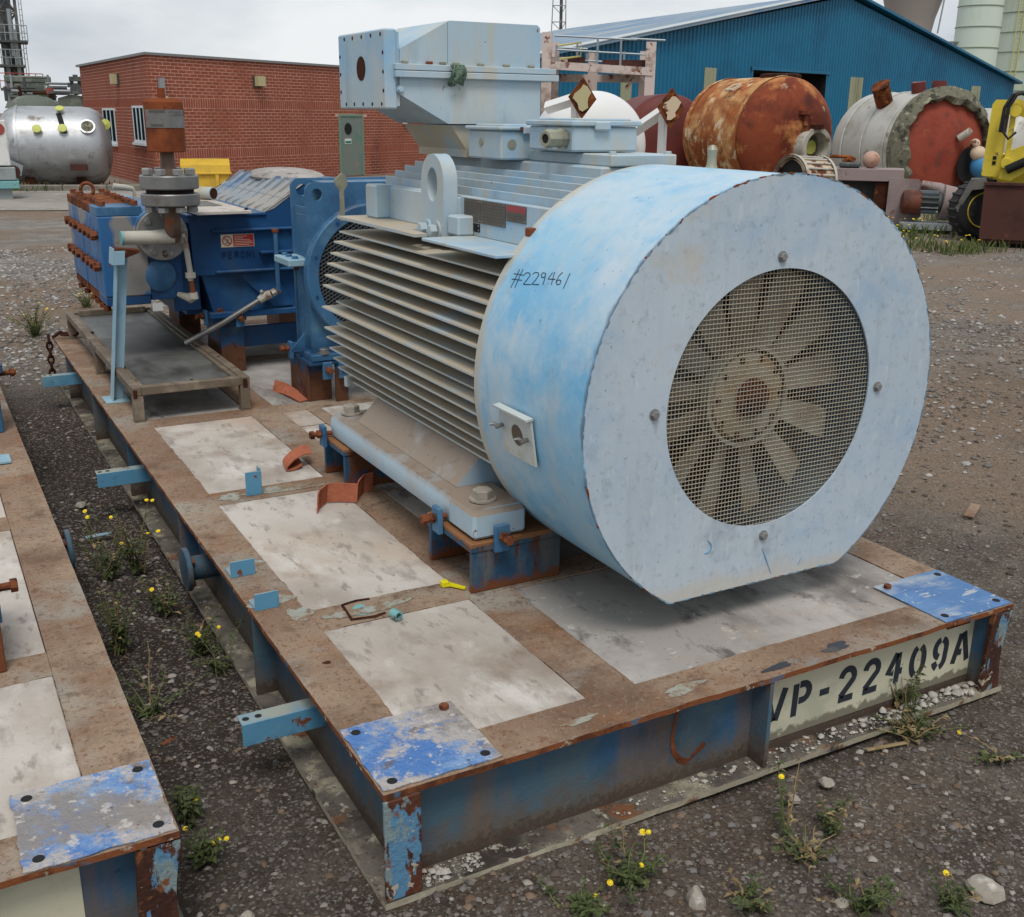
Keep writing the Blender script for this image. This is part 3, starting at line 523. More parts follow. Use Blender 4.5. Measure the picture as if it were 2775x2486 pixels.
# upright clips on the deck and on the edge
def clip(x, y, w, hh, th=.006, leg=.06, m='bracket_blue'):
    SP('upright_clip', MB().box(x, x+w, y-th, y, H, H+hh, b=.001).box(x, x+w, y, y+leg, H, H+th, b=.001), m)
clip(.012, 1.245, .075, .052, leg=.07); clip(.012, .985, .07, .052, leg=.07)
a = MB().box(.258, .318, 1.945, 1.951, H, H+.092, b=.001).box(.312, .318, 1.951, 1.985, H, H+.10, b=.001)
SP('upright_clip', a, 'bracket_blue')
def blot(name, cx_, cy_, rx, ry, m, seed, ax='z', lev=H, th=.0009, par=None):
    th = .0006+.00012*(seed % 19); r_ = random.Random(seed); n = 26; ph = [r_.uniform(0, 6.28) for _ in range(4)]; pl = []
    for k in range(n):
        a = 2*math.pi*k/n; f_ = 1+.22*math.sin(2*a+ph[0])+.16*math.sin(3*a+ph[1])+.12*math.sin(5*a+ph[2])+.08*math.sin(9*a+ph[3]); pl.append((cx_+rx*f_*math.cos(a), cy_+ry*f_*math.sin(a)))
    return SP(name, MB().prism(pl, ax, lev+(.0002 if ax == 'z' else -th), lev+(th if ax == 'z' else -.0002)), m, par or skid)
blot('old_paint', .075, 1.30, .055, .045, 'paint_pale', 2); blot('old_paint', .072, 1.035, .055, .045, 'paint_pale', 3); blot('old_paint', .12, .905, .03, .05, 'paint_pale', 4); blot('old_paint', .40, 1.97, .17, .03, 'paint_pale', 5); blot('old_paint', .20, 1.965, .05, .035, 'paint_pale', 6); blot('old_paint', .30, .845, .11, .028, 'paint_pale', 8)
for k, (cx_, cy_, rx, ry, m) in enumerate(((1.33, .045, .05, .018, 'stain_dark'), (1.115, .035, .04, .014, 'stain_dark'), (.83, .06, .06, .02, 'paint_pale'), (.52, .055, .05, .010, 'paint_pale'), (.09, .60, .012, .006, 'rust_dark'))): blot('flange_stain', cx_, cy_, rx, ry, m, 20+k)
rr_ = [on((900+x*.5692)/KPX, (1450+y*.5692)/KPX, 'y', .066) for x, y in ((1645, 825), (1632, 890), (1618, 960), (1625, 1035), (1655, 1072), (1690, 1078), (1705, 1060), (1757, 1005), (1775, 1000))]
SP('rust_run', MB().ribbon([(q[0], .0652, q[2]) for q in rr_], [(.005, 0, .002), (.004, 0, .001), (.005, 0, .001), (.006, 0, .002), (.006, 0, .006), (.007, 0, .007), (.008, 0, .010), (.006, 0, .013), (.002, 0, .004)], .0016), 'rust')
SP('rust_bar', MB().box(1.80, 1.90, .058, .0655, .222, .240, b=.003), 'rust'); SP('rust_bar', MB().box(1.545, 1.575, .060, .0655, .245, .255, b=.003), 'rust')
# torn weld scar, small cut pipe and bits of old paint on the cross beam
wl = MB(); wl.tube([(.245, .905, H), (.235, .80, H+.002), (.30, .79, H+.001), (.335, .80, H)], .0045, 6).tube([(.245, .905, H), (.29, .912, H+.001), (.33, .908, H)], .004, 6)
SP('weld_scar', wl, 'rust_dark')
blot('old_paint', .285, .85, .028, .03, 'teal', 77)
SP('pipe_stub', MB().lathe([(.014, 0), (.014, .03), (.009, .03), (.009, .004)], (.345, .765, H+.014), (.2, -1, .0), 14), 'teal')
# pale blue pipe support post
def lean(mb): mb.v = [(x+.085*(z-H)/.69, y, z) for x, y, z in mb.v]; return mb
sup = SP('pipe_support', lean(MB().box(.052, .112, 3.615, 3.63, H+.008, .985, b=.002).box(.052, .060, 3.57, 3.615, H+.008, .985, b=.001)), 'pale_blue')
SP('support_foot', MB().box(.022, .135, 3.55, 3.69, H, H+.008, b=.001), 'pale_blue', sup)
SP('support_saddle', lean(MB().prism([(.036, .985), (.036, 1.03), (.155, 1.018), (.155, 1.008), (.09, .985)], 'y', 3.545, 3.64)), 'rust', sup)
SP('saddle_cheek', lean(MB().box(.030, .036, 3.535, 3.64, .955, 1.031, b=.001).box(.036, .085, 3.535, 3.541, .955, 1.02, b=.001)), 'pale_blue', sup)
# ------------------------------------------------------------ pedestals under the motor and the gearbox
def pedestal(x0, x1, y0, y1, top, m='pedestal_blue', th=.016):
    o = SP('pedestal', MB().box(x0, x1, y0, y0+th, H, top-.03, b=.002).box(x0, x1, y1-th, y1, H, top-.03, b=.002).box(x1-.05, x1-.05+th, y0+th, y1-th, H, top-.03), m)
    SP('pedestal_cap', MB().box(x0-.004, x1+.004, y0-.004, y1+.004, top-.03, top, b=.003), m, o); return o
AX, AZ = 1.265, .91
def jack(par, p, d, m='bolt_rust'):
    p = Vector(p); d = Vector(d)
    s = Vector((abs(d.y), abs(d.x), 0))
    a, b = p-s*.024-Vector(map(abs, d))*.008-Vector((0, 0, .05)), p+s*.024+Vector(map(abs, d))*.008+Vector((0, 0, .034))
    l = SP('jack_lug', MB().box(a.x, b.x, a.y, b.y, a.z, b.z, b=.002), 'mid_blue', par)
    jb = MB().cyl(p-d*.035, p+d*.05, .009, n=10).bolt(p-d*.010, -d, .0165, .016, False).bolt(p-d*.034, -d, .0165, .020, False)
    SP('jack_bolt', jb, m, l)
for y0, y1 in ((.800, 1.10), (1.855, 2.085)):
    for sx in (0, 1):
        x0, x1 = (.612, .918) if not sx else (2*AX-.918, min(2*AX-.612, 1.86))
        pd = pedestal(x0, x1, y0, y1, .448)
        if not sx:
            if y0 < 1:
                jack(pd, (.70, .778, .468), (0, 1, 0)); jack(pd, (.596, 1.00, .468), (1, 0, 0))
            else: jack(pd, (.592, 2.03, .465), (1, 0, 0))
# ------------------------------------------------------------ the electric motor
motor = thing('electric_motor', 'large pale blue electric motor with round fan cowl and finned body on the skid', 'motor', (AX, 1.45, .448))
def MP(name, mb, m, par=motor, **k): return part(name, mb, m, par, True, **k)
# --- fan cowl: sheet drum with a flat bottom, closed by a holed face
Y0, Y1, RC, ZB = .30, .885, .602, .392
def cow(th, r, zb=ZB): # polar outline with flat bottom
    x, z = math.cos(th)*r, math.sin(th)*r
    zmin = zb-AZ
    if z < zmin: x *= zmin/z; z = zmin
    return (AX+x, AZ+z)
NT = 160
def loop(r, zb=ZB): return [cow(2*math.pi*i/NT, r, zb) for i in range(NT)]
outer = loop(RC); inn = loop(RC-.005, ZB+.005)
mk = lambda q, a: (q[0], a, q[1])
cowl = MP('fan_cowl', MB().holed(outer, inn, mk, Y0+.006, Y1), 'cowl_blue')
scr_c = (1.268, .921); RS = .355
hole = [(scr_c[0]+RS*math.cos(2*math.pi*i/NT), scr_c[1]+RS*math.sin(2*math.pi*i/NT)) for i in range(NT)]
face = MP('cowl_face', MB().holed(outer, hole, mk, Y0, Y0+.005), 'cowl_face', cowl)
# welded rim seam between drum and face: uneven bead with rusty stretches
def bead(i0, i1, m, r=.0035, name='weld_seam', jit=.0012):
    pts = []
    for i in range(i0, i1+1):
        th = 2*math.pi*i/300; q = cow(th, RC+.0005); pts.append((q[0]+random.uniform(-jit, jit), Y0+.003+random.uniform(-jit, jit), q[1]+random.uniform(-jit, jit)))
    MP(name, MB().tube(pts, [r*random.uniform(.6, 1.25) for _ in pts], 5), m, cowl)
bead(0, 300, 'cowl_blue')
for a, b in ((58, 71), (73, 90), (92, 101), (103, 108), (112, 114), (38, 49), (52, 55), (24, 31), (16, 19), (186, 206), (161, 164), (2, 3), (170, 171), (288, 290)): bead(a, b, 'rust', .0032, 'rust_patch', .0012)
for a, b in ((228, 238), (242, 247)): bead(a, b, 'rust', .0032, 'rust_patch', .0012)
for bx, bz in ((1.255, 1.307), (.873, .932), (1.273, .533), (1.657, .919)):
    MP('bolt', MB().bolt((bx, Y0-.0005, bz), (0, -1, 0), .011, .011), 'flange_steel', face)
# --- woven wire screen
wire = MB(); pitch, wr = .0118, .00115; nw = int(RS/pitch)
for k in range(-nw, nw+1):
    o = k*pitch; hl = math.sqrt(max((RS+.012)**2-o*o, 0)); y = Y0+.012
    n = max(2, int(hl*2/.03))
    for vert in (0, 1):
        yy = y+(.0016 if vert else -.0016)
        a = (scr_c[0]+o, yy, scr_c[1]-hl) if vert else (scr_c[0]-hl, yy, scr_c[1]+o)
        b = (scr_c[0]+o, yy, scr_c[1]+hl) if vert else (scr_c[0]+hl, yy, scr_c[1]+o)
        wire.cyl(a, b, wr, n=5, caps=False)
MP('wire_screen', wire, 'mesh_wire', cowl, kind='stuff', recalc=False, smooth=None)
# --- fan behind the screen
fan = MP('fan', MB().lathe([(.05, 0), (.085, .006), (.12, .012), (.128, .03), (.128, .14)], (AX+.005, .39, AZ), (0, 1, 0), 36), 'fan_hub', cowl)
hb = MB().lathe([(.03, 0), (.034, .01), (.034, .03)], (AX+.005, .36, AZ), (0, 1, 0), 20).lathe([(.052, 0), (.055, .006), (.055, .02)], (AX+.005, .375, AZ), (0, 1, 0), 24)
MP('fan_nut', hb, 'rust', fan)
rg = MB().lathe([(.144, 0), (.145, -.004), (.134, -.004), (.135, 0), (.135, .03), (.144, .03), (.144, 0)], (AX+.005, .405, AZ), (0, 1, 0), 40, False, False)
MP('fan_ring', rg, 'fan_grey', fan)
for k in range(10): MP('bolt', MB().bolt((AX+.005+.11*math.cos(k*.628), .402, AZ+.11*math.sin(k*.628)), (0, -1, 0), .008, .008, False), 'rust_dark', fan)
for k in range(13):
    a = 2*math.pi*(k+.25)/13; ca, sa = math.cos(a), math.sin(a); V = []
    for j in range(7):
        r = .135+.235*j/6; w = .026+.024*(j/6)**.8; tw = .42-.12*j/6
        if j == 6: w *= .86
        for sgn in (-1, 1):
            lx, ly = sgn*w*math.cos(tw), sgn*w*math.sin(tw)
            for th in (-.003, .003): V.append((AX+.005+ca*r-sa*lx, .450+ly+th, AZ+sa*r+ca*lx))
    Fs = []
    for j in range(6):
        q = 4*j; Fs += [(q, q+4, q+6, q+2), (q+1, q+3, q+7, q+5), (q, q+1, q+5, q+4), (q+2, q+6, q+7, q+3)]
    Fs += [(0, 2, 3, 1), (24, 25, 27, 26)]
    MP('fan_blade', MB().add(V, Fs), 'fan_grey', fan)
MP('inner_shroud', MB().lathe([(.595, 0), (.585, -.005), (.43, -.12), (.425, -.118), (.3, 0.0)], (AX, .80, AZ), (0, 1, 0), 48, False, False), 'shroud_in', cowl)
# --- small hinged inspection plate low on the drum
def drum(px, py, lift=0.0, r=RC):
    d = ray(px, py); A = d[0]**2+d[2]**2; B = 2*((CAM[0]-AX)*d[0]+(CAM[2]-AZ)*d[2]); Cc = (CAM[0]-AX)**2+(CAM[2]-AZ)**2-(r+lift)**2
    return CAM+d*((-B-math.sqrt(B*B-4*A*Cc))/(2*A))
dc = drum(1032, 862); dth = math.atan2(dc[2]-AZ, dc[0]-AX)
rad = Vector((math.cos(dth), 0, math.sin(dth))); tan = Vector((math.sin(dth), 0, -math.cos(dth)))  # tan points up the drum on this side
if tan.z < 0: tan = -tan
cen = Vector((AX, dc[1], AZ))+rad*(RC+.002)
def dpt(u, v, w): return tuple(cen+Vector((0, -u, 0))+tan*v+rad*w)
def dbox(u0, u1, v0, v1, w0, w1):
    V = [dpt(u, v, w) for w in (w0, w1) for v in (v0, v1) for u in (u0, u1)]
    return V, [(0, 2, 3, 1), (4, 5, 7, 6), (0, 1, 5, 4), (2, 6, 7, 3), (0, 4, 6, 2), (1, 3, 7, 5)]
ip = MP('inspection_plate', MB().add(*dbox(-.088, .088, -.068, .068, .003, .009)), 'door_cream', cowl)
MP('plate_lip', MB().add(*dbox(-.094, .092, .064, .070, .002, .024)), 'door_cream', ip)
MP('plate_window', MB().lathe([(.030, .0), (.030, .0012), (.026, .0012)], dpt(.005, .002, .009), rad, 24), 'shroud_in', ip)
for u, v in ((-.075, .012), (.062, .004)):
    wg = MB().cyl(dpt(u, v, .008), dpt(u, v, .03), .006, n=8)
    for s in (-1, 1): wg.tube([dpt(u, v, .024), dpt(u+s*.014, v+.004, .028), dpt(u+s*.019, v+.004, .040)], [.005, .006, .004], 6)
    MP('wing_nut', wg, 'steel_grey', ip)
# marker pen number on the drum, traced as strokes lying on its surface
def zc(x, y): return (800+x*.3937)/KPX, (400+y*.3937)/KPX
MK = [[(1545, 840), (1485, 965)], [(1568, 838), (1512, 965)], [(1505, 868), (1575, 880)], [(1492, 905), (1560, 914)],
      [(1578, 876), (1592, 862), (1610, 862), (1618, 878), (1600, 905), (1570, 942), (1620, 944)], [(1636, 872), (1652, 860), (1672, 862), (1676, 880), (1655, 912), (1628, 942), (1678, 944)],
      [(1722, 866), (1705, 862), (1692, 880), (1700, 897), (1718, 890), (1725, 868), (1716, 910), (1704, 945)], [(1772, 862), (1740, 905), (1790, 908)], [(1785, 858), (1762, 945)],
      [(1842, 858), (1815, 885), (1795, 925), (1803, 945), (1822, 940), (1830, 918), (1816, 910), (1800, 922)], [(1892, 866), (1845, 972)]]
mb = MB()
for pl in MK:
    pts = []
    for i in range(len(pl)-1):
        for t in (0, .5): pts.append([pl[i][j]+(pl[i+1][j]-pl[i][j])*t for j in (0, 1)])
    pts.append(pl[-1]); mb.tube([drum(*zc(*q), .0006) for q in pts], .0012, 5)
MP('marker_number', mb, 'marker', cowl, smooth=None)
# blue scrape marks on drum and face
sm = MB()
for pl in ([(1512, 1088), (1518, 1105), (1530, 1139)], [(1397, 1099), (1402, 1098), (1407, 1095), (1410.5, 1090), (1411.5, 1084), (1409, 1078), (1404, 1072)], [(1591, 1105), (1583, 1122)]):
    sm.tube([on(x, y, 'y', Y0-.0004) for x, y in pl], [.0008]+[.0022]*(len(pl)-2)+[.0008], 5)
MP('scrape_mark', sm, 'scrape_blue', face, smooth=None)
# --- rotor housing and horizontal side fins
YF = 2.2
frame = MP('frame', MB().lathe([(.36, .9), (.455, .93), (.455, 2.10), (.40, 2.16), (.33, 2.22), (.20, 2.26)], (AX, 0, AZ), (0, 1, 0), 64), 'fin_blue')
MP('end_shield', MB().lathe([(.44, 2.14), (.445, 2.19), (.36, 2.215), (.18, 2.25), (.17, 2.33), (.07, 2.335)], (AX, 0, AZ), (0, 1, 0), 48), 'fin_blue', frame)
MP('shaft', MB().cyl((AX, 2.3, AZ), (AX, 2.72, AZ), .055, n=24).lathe([(.13, 0), (.135, .01), (.135, .11), (.07, .12)], (AX, 2.60, AZ), (0, 1, 0), 32), 'steel_grey', frame)
tips = [(325, 510), (282, 580), (245, 650), (220, 728), (198, 800), (182, 880), (170, 950), (225, 1045), (163, 1098), (228, 1192), (180, 1240), (195, 1305), (215, 1380), (243, 1450), (275, 1515), (315, 1580)]
def fin(x, z, y0, y1, side, t=.0075):
    if side > 0: x = 2*AX-x
    root = AX+(-1 if side < 0 else 1)*math.sqrt(max(.45**2-(z-AZ)**2, .06**2))
    xa, xb = min(x, root), max(x, root); V = []
    n = 5
    ta, tb = (.85, 1.1) if side < 0 else (1.1, .85)
    mbf = MB(); pr = [(xa, z-t*ta/2), (xb, z-t*tb/2-.001), (xb, z+t*tb/2+.001), (xa, z+t*ta/2)]
    mbf.prism(pr, 'y', y0, y1); MP('fin', mbf, 'fin_blue', frame)
ZT = 1.268
for i, q in enumerate(tips):
    px, py = zc(*q); w = on(px, py, 'y', YF); x, z = w[0]+.012, w[2]
    y1 = YF if i not in (7, 9) else YF-.06
    if i == 0: continue
    for sd in (-1, 1): fin(x, z, .86, y1, sd)
for k in (17, 18):   # last short fins tucked under the body
    for sd in (-1, 1): fin(.79+.05*(k-16), .665-.036*(k-17), .9, YF-.12, sd)
# shelf plates level with the lifting eye
def shelf(y0, y1, x0, m='fin_blue'):
    for sd in (-1, 1):
        a, b = (x0, .93) if sd < 0 else (2*AX-.93, 2*AX-x0); MP('shelf_plate', MB().box(a, b, y0, y1, ZT-.006, ZT+.004, b=.002), m, frame)
shelf(.87, 1.37, .722, 'motor_blue')
for sd in (-1, 1):
    mx_ = lambda x: x if sd < 0 else 2*AX-x
    MP('shelf_plate', MB().prism([(mx_(x), y) for x, y in ((.742, 1.47), (.79, 1.475), (.80, 1.625), (.93, 1.625), (.93, YF-.005), (.742, YF-.005))], 'z', ZT-.006, ZT+.004), 'fin_blue', frame)
# --- upper body: vertical fins stepping up to the terminal platform
for i, (x, z) in enumerate([(.902, 1.393), (.942, 1.419), (.983, 1.440), (1.023, 1.458), (1.066, 1.474)]):
    for sd in (-1, 1):
        xx = x if sd < 0 else 2*AX-x
        if i == 0: MP('name_wall', MB().box(xx, xx+.03, .87, 2.1, ZT+.004, z, b=.003) if sd < 0 else MB().box(xx-.03, xx, .87, 2.1, ZT+.004, z, b=.003), 'motor_blue', frame)
        else: MP('top_fin', MB().box(xx-.004, xx+.004, .87, YF-.02-.0*i, ZT, z, b=.0015), 'motor_blue', frame)
MP('top_body', MB().prism([(.935, ZT-.02), (.935, 1.36), (1.03, 1.43), (1.11, 1.455), (2*AX-1.11, 1.455), (2*AX-1.03, 1.43), (2*AX-.935, 1.36), (2*AX-.935, ZT-.02)], 'y', .9, 2.13), 'motor_blue', frame)
plat = MP('terminal_platform', MB().box(1.118, 1.412, .945, 2.12, 1.44, 1.503, b=.006), 'motor_blue', frame)
MP('platform_step', MB().box(1.146, 1.386, .935, 1.50, 1.503, 1.538, b=.004), 'motor_blue', plat)
for bx, by in ((1.165, .96), (1.365, .955), (1.166, 1.26)): MP('bolt', MB().bolt((bx, by, 1.538), (0, 0, 1), .011, .009), 'motor_blue', plat)
# --- nameplates riveted on the wall
xw = .9015
def nplate(y1, y0, z0, z1, m, text=None, bar=None):
    o = MP('name_plate', MB().box(xw-.0025, xw, y0, y1, z0, z1), m, frame)
    if bar: MP('red_band', MB().box(xw-.0032, xw-.0024, y0+.001, y1-.001, z1-bar, z1-.001), 'plate_red', o)
    if text:
        tm = MB(); r = random.Random(text)
        for k in range(text):
            z = z1-(bar or 0)-.010-(z1-(bar or 0)-z0-.014)*k/text; y = y1-.012
            while y > y0+.015:
                w = r.uniform(.006, .022); tm.box(xw-.0034, xw-.0024, max(y-w, y0+.010), y, z-.0016, z+.0016); y -= w+.005
        MP('engraved_text', tm, 'plate_text', o, smooth=None, recalc=False)
    rv = MB()
    for a in (y0+.006, y1-.006):
        for b in (z0+.006, z1-.006): rv.lathe([(.003, 0), (.002, .0016)], (xw-.0025, a, b), (-1, 0, 0), 8)
    MP('rivet', rv, 'steel_grey', o)
nplate(1.421, 1.308, 1.316, 1.388, 'plate_grey', 9); nplate(1.304, 1.14, 1.316, 1.388, 'plate_grey', 6)
nplate(1.134, 1.012, 1.338, 1.388, 'plate_grey', 2, .020); nplate(1.424, 1.311, 1.286, 1.312, 'black')
# --- lifting eyes with their bolts and bosses
for sd in (-1, 1):
    xa, xb = (.838, .888) if sd < 0 else (2*AX-.888, 2*AX-.838)
    yc_, hw = 1.535, .088; n = 32; out = []; inn2 = []
    for i in range(n):
        a = 2*math.pi*i/n; out.append((yc_+hw*math.cos(a)*1.0, 1.435+hw*math.sin(a)) if math.sin(a) >= 0 else (yc_+(hw if math.cos(a) > 0 else -hw)*min(1, abs(math.cos(a))*1.6+0.0), 1.435+(1.235-1.435)*min(1, abs(math.sin(a))*1.6)))
        inn2.append((yc_+.04*math.cos(a), 1.425+(.055 if math.sin(a) > 0 else .055)*math.sin(a)))
    eye = MP('lifting_eye', MB().holed(out, inn2, lambda q, a: (a, q[0], q[1]), xa, xb), 'motor_blue', frame)
    bb = MB(); bx, d = (xa, -1) if sd < 0 else (xb, 1)
    for y in (1.497, 1.573): bb.lathe([(.032, 0), (.032, .006)], (bx, y, 1.278), (d, 0, 0), 20).bolt((bx+d*.006, y, 1.278), (d, 0, 0), .0225, .026, False)
    MP('bolt', bb, 'motor_blue', eye)
    xs = (.845, .905) if sd < 0 else (2*AX-.905, 2*AX-.845)
    MP('boss', MB().box(*xs, 1.355, 1.435, ZT+.004, 1.335, b=.006), 'motor_blue', frame)
    MP('boss', MB().box(*((.83, .90) if sd < 0 else (2*AX-.90, 2*AX-.83)), 2.02, 2.12, ZT+.004, 1.395, b=.007), 'motor_blue', frame)
MP('frame_bracket', MB().box(.888, .935, 1.45, 2.10, ZT+.004, 1.388, b=.003), 'motor_blue', frame)
pd_ = MB().prism([(.745, 1.405), (.775, 1.43), (.792, 1.418), (.796, 1.385), (.781, 1.365), (.781, 1.25), (.765, 1.25), (.765, 1.365), (.748, 1.385)], 'y', 2.215, 2.225)
MP('grease_paddle', pd_, 'gland', frame)
# --- cast feet with hold-down bolts
for sd in (-1, 1):
    mx_ = lambda x: x if sd < 0 else 2*AX-x
    pr = [(.632, .452), (.626, .462), (.626, .520), (.634, .534), (.700, .540), (.86, .73), (.98, .73), (.98, .452)]
    ft = MP('foot', MB().prism([(mx_(x), z) for x, z in pr[:5]]+[(mx_(.80), .54), (mx_(.80), .452)], 'y', .83, 2.03), 'foot_blue', frame)
    MP('foot_web', MB().prism([(mx_(x), z) for x, z in [(.680, .540), (.845, .715), (1.0, .715), (1.0, .452), (.801, .452), (.801, .540)]], 'y', 1.04, 1.88), 'foot_blue', ft)
    wg = MB(); a, b, c = [(mx_(.700), .541), (mx_(.85), .70), (mx_(.9), .541)], 0, 0
    for y in (.90, 2.0): MP('bolt', MB().bolt((mx_(.70), y, .541), (0, 0, 1), .031, .034, True), 'bolt_dusty', ft)
    MP('foot_pad', MB().box(mx_(.622), mx_(.80), .806, .98, .452, .536, b=.010), 'foot_blue', ft)
MP('drain_lever', MB().box(.72, .735, 2.10, 2.125, .62, .66, b=.002), 'fin_blue', frame)
# --- main terminal box on its neck
y0, y1 = 1.70, 2.14
tb = MP('terminal_neck', MB().prism([(.995, 1.612), (1.055, 1.530), (1.055, 1.503), (1.48, 1.503), (1.48, 1.612)], 'y', y0+.015, y1-.02), 'neck_tan', motor)
low = MP('terminal_box', MB().prism([(.800, 1.763), (.800, 1.709), (.978, 1.616), (1.345, 1.616), (1.345, 1.763)], 'y', y0, y1), 'motor_blue', motor)
MP('box_flange', MB().box(.778, 1.410, y0-.02, y1+.02, 1.763, 1.784, b=.002), 'motor_blue', low)
MP('box_flange', MB().box(.778, 1.400, y0-.017, y1+.017, 1.786, 1.806, b=.002), 'motor_blue', low)
hood = MP('box_hood', MB().prism([(.803, 1.806), (.803, 1.853), (.978, 1.944), (.986, 1.948), (1.328, 1.949), (1.340, 1.940), (1.343, 1.806)], 'y', y0+.002, y1), 'motor_blue', low)
MP('hood_seam', MB().box(.978, .9787, y0+.0012, y0+.003, 1.81, 1.943), 'stain_dark', hood)
gp = MP('gland_plate', MB().box(.748, .792, y0+.002, y1-.005, 1.662, 1.914, b=.005), 'motor_blue', low)
MP('gland_rim', MB().box(.790, .803, y0+.01, y1-.01, 1.672, 1.905), 'motor_blue', low)
MP('gland_hole', MB().lathe([(.040, 0), (.040, .0015)], (.748, 1.915, 1.795), (-1, 0, 0), 28), 'rust_dark', gp)
gb = MB()
for y in (1.735, 1.82, 1.905, 1.99, 2.07):
    for z in (1.897, 1.678): gb.lathe([(.007, 0), (.006, .001)], (.748, y, z), (-1, 0, 0), 10)
for z in (1.72, 1.78, 1.84):
    gb.lathe([(.007, 0), (.006, .001)], (.748, 1.718, z), (-1, 0, 0), 10); gb.lathe([(.007, 0), (.006, .001)], (.748, 2.12, z), (-1, 0, 0), 10)
MP('bolt_hole', gb, 'rust_dark', gp)
for x in (.815, .905, .955, 1.005, 1.10, 1.20, 1.30): MP('bolt', MB().box(x-.011, x+.011, y0-.016, y0-.002, 1.806, 1.816, b=.002), 'gland' if random.random() < .6 else 'bolt_rust', low)
MP('earth_boss', MB().bolt((.80, y0, 1.725), (0, -1, 0), .010, .012), 'motor_blue', low)
# --- two auxiliary terminal boxes
def auxbox(x0, x1, ya, yb, z0, z1, lid, hole=None):
    o = MP('auxiliary_box', MB().box(x0, x1, ya, yb, z0, z1, b=.006), 'motor_blue')
    MP('box_lid', MB().box(x0-.010, x1+.008, ya-.010, yb+.008, z1+.001, z1+lid, b=.004).box(x0+.02, x1-.012, ya+.02, yb-.02, z1+lid-.002, z1+lid+.006, b=.003), 'motor_blue', o)
    for xx in (x0+(x1-x0)*.42,): MP('lid_lug', MB().box(xx-.028, xx+.028, ya-.018, ya-.001, z1-.012, z1+.016, b=.005), 'motor_blue', o)
    return o
b2 = auxbox(1.105, 1.345, 1.09, 1.36, 1.541, 1.616, .018)
gl = MB(); gc = Vector((1.106, 1.135, 1.580)); gd = Vector((-.96, -.28, 0)).normalized()
gl.lathe([(.026, 0), (.026, .022), (.030, .022), (.030, .030), (.026, .032), (.026, .058), (.028, .060), (.028, .085), (.024, .092), (.015, .092), (.014, .03)], tuple(gc-gd*.0), gd, 8)
MP('cable_gland', gl, 'gland', b2)
MP('gland_bore', MB().lathe([(.0145, .088), (.0145, .0885)], tuple(gc), gd, 16), 'dark_hole', b2)
b1 = auxbox(1.035, 1.285, 1.42, 1.66, 1.505, 1.598, .014)
MP('blanking_plug', MB().lathe([(.014, 0), (.012, .002)], (1.034, 1.56, 1.56), (-1, 0, 0), 20).lathe([(.017, 0), (.016, .0015)], (1.075, 1.4195, 1.555), (0, -1, 0), 20), 'gland', b1)
MP('rusty_strip', MB().box(1.10, 1.20, 1.409, 1.4095, 1.600, 1.610), 'rust', b1)
# lifting stud on the cowl top and loose clip on its rim
MP('lifting_stud', MB().lathe([(.018, 0), (.014, .01), (.013, .03), (.015, .05), (.008, .062), (0, .064)], (1.33, .70, AZ+RC-.003), (0, 0, 1), 14), 'gland', cowl)
q = drum(1052, 462); MP('rim_clip', MB().box(q[0]-.012, q[0]+.012, Y1-.03, Y1-.003, q[2]-.010, q[2]+.014, b=.003), 'bolt_rust', cowl)
# green netting scrap hung over the box flange
V = []; Fs = []; nx, nz_ = 8, 8
for j in range(nz_+1):
    for i in range(nx+1):
        u, v = i/nx, j/nz_; w = .062*(1-.25*abs(v-.55)); V.append((1.0+(u-.5)*w+.006*math.sin(5*v), y0-.026-.012*math.sin(math.pi*v)-.006*math.sin(9*u+4*v), 1.808-.066*v-.006*math.sin(7*u)*v))
for j in range(nz_):
    for i in range(nx): k = j*(nx+1)+i; Fs.append((k, k+1, k+nx+2, k+nx+1))
gm = one('netting_scrap', MB().add(V, Fs), 'green_mesh', 'scrap of green netting hanging over the flange of the terminal box', 'netting', (1.0, y0-.03, 1.745))
sol = gm.modifiers.new('thickness', 'SOLIDIFY'); sol.thickness = .004
# ------------------------------------------------------------ coupling housing (blue box with a round mesh guard)
hous = thing('coupling_housing', 'blue steel gear housing with round mesh guard behind the motor fins', 'gear housing', (AX, 3.3, .51))
def HP(name, mb, m, par=hous, **k): return part(name, mb, m, par, True, **k)
xl, xr = .936, 1.60
def hplate(y0, y1, x0, dz=0.0):
    r = 1.335+dz; out = [(x0, .53), (x0, r-.04), (x0+.03, r), (xr-.03, r), (xr, r-.04), (xr, .53)]
    return MB().prism(out, 'y', y0, y1)
def eyeplate(y0, y1, x0, top):
    n = 32; out = []; inn2 = []; cx, cz = x0+.055, top-.055; o = MB()
    o.prism([(x0, .53), (x0, top-.11), (xr, top-.11), (xr, .53)], 'y', y0, y1)
    sq = []
    for i in range(n):
        a = 2*math.pi*i/n; c, s_ = math.cos(a), math.sin(a); k = .055/max(abs(c), abs(s_)); px, pz = cx+c*k, cz+s_*k
        if px < cx and pz > cz and (cx-px)+(pz-cz) > .085: t = .085/((cx-px)+(pz-cz)); px, pz = cx-(cx-px)*t, cz+(pz-cz)*t
        sq.append((px, pz)); inn2.append((cx+.028*c, cz+.028*s_))
    o.holed(sq, inn2, lambda q, a: (q[0], a, q[1]), y0, y1)
    o.box(x0+.11, xr, y0, y1, top-.11, top); return o
front = HP('front_plate', eyeplate(3.15, 3.165, xl, 1.338), 'mid_blue')
HP('rear_plate', eyeplate(3.40, 3.418, xl+.012, 1.345), 'mid_blue')
HP('side_wall', MB().box(xl+.022, xl+.036, 3.165, 3.40, .535, 1.22), 'mid_blue', front)
HP('top_wall', MB().box(1.05, xr-.02, 3.165, 3.40, 1.322, 1.334), 'mid_blue', front)
HP('gusset', MB().prism([(3.165, .90), (3.30, 1.19), (3.165, 1.19)], 'x', xl+.0, xl+.010), 'mid_blue', front)
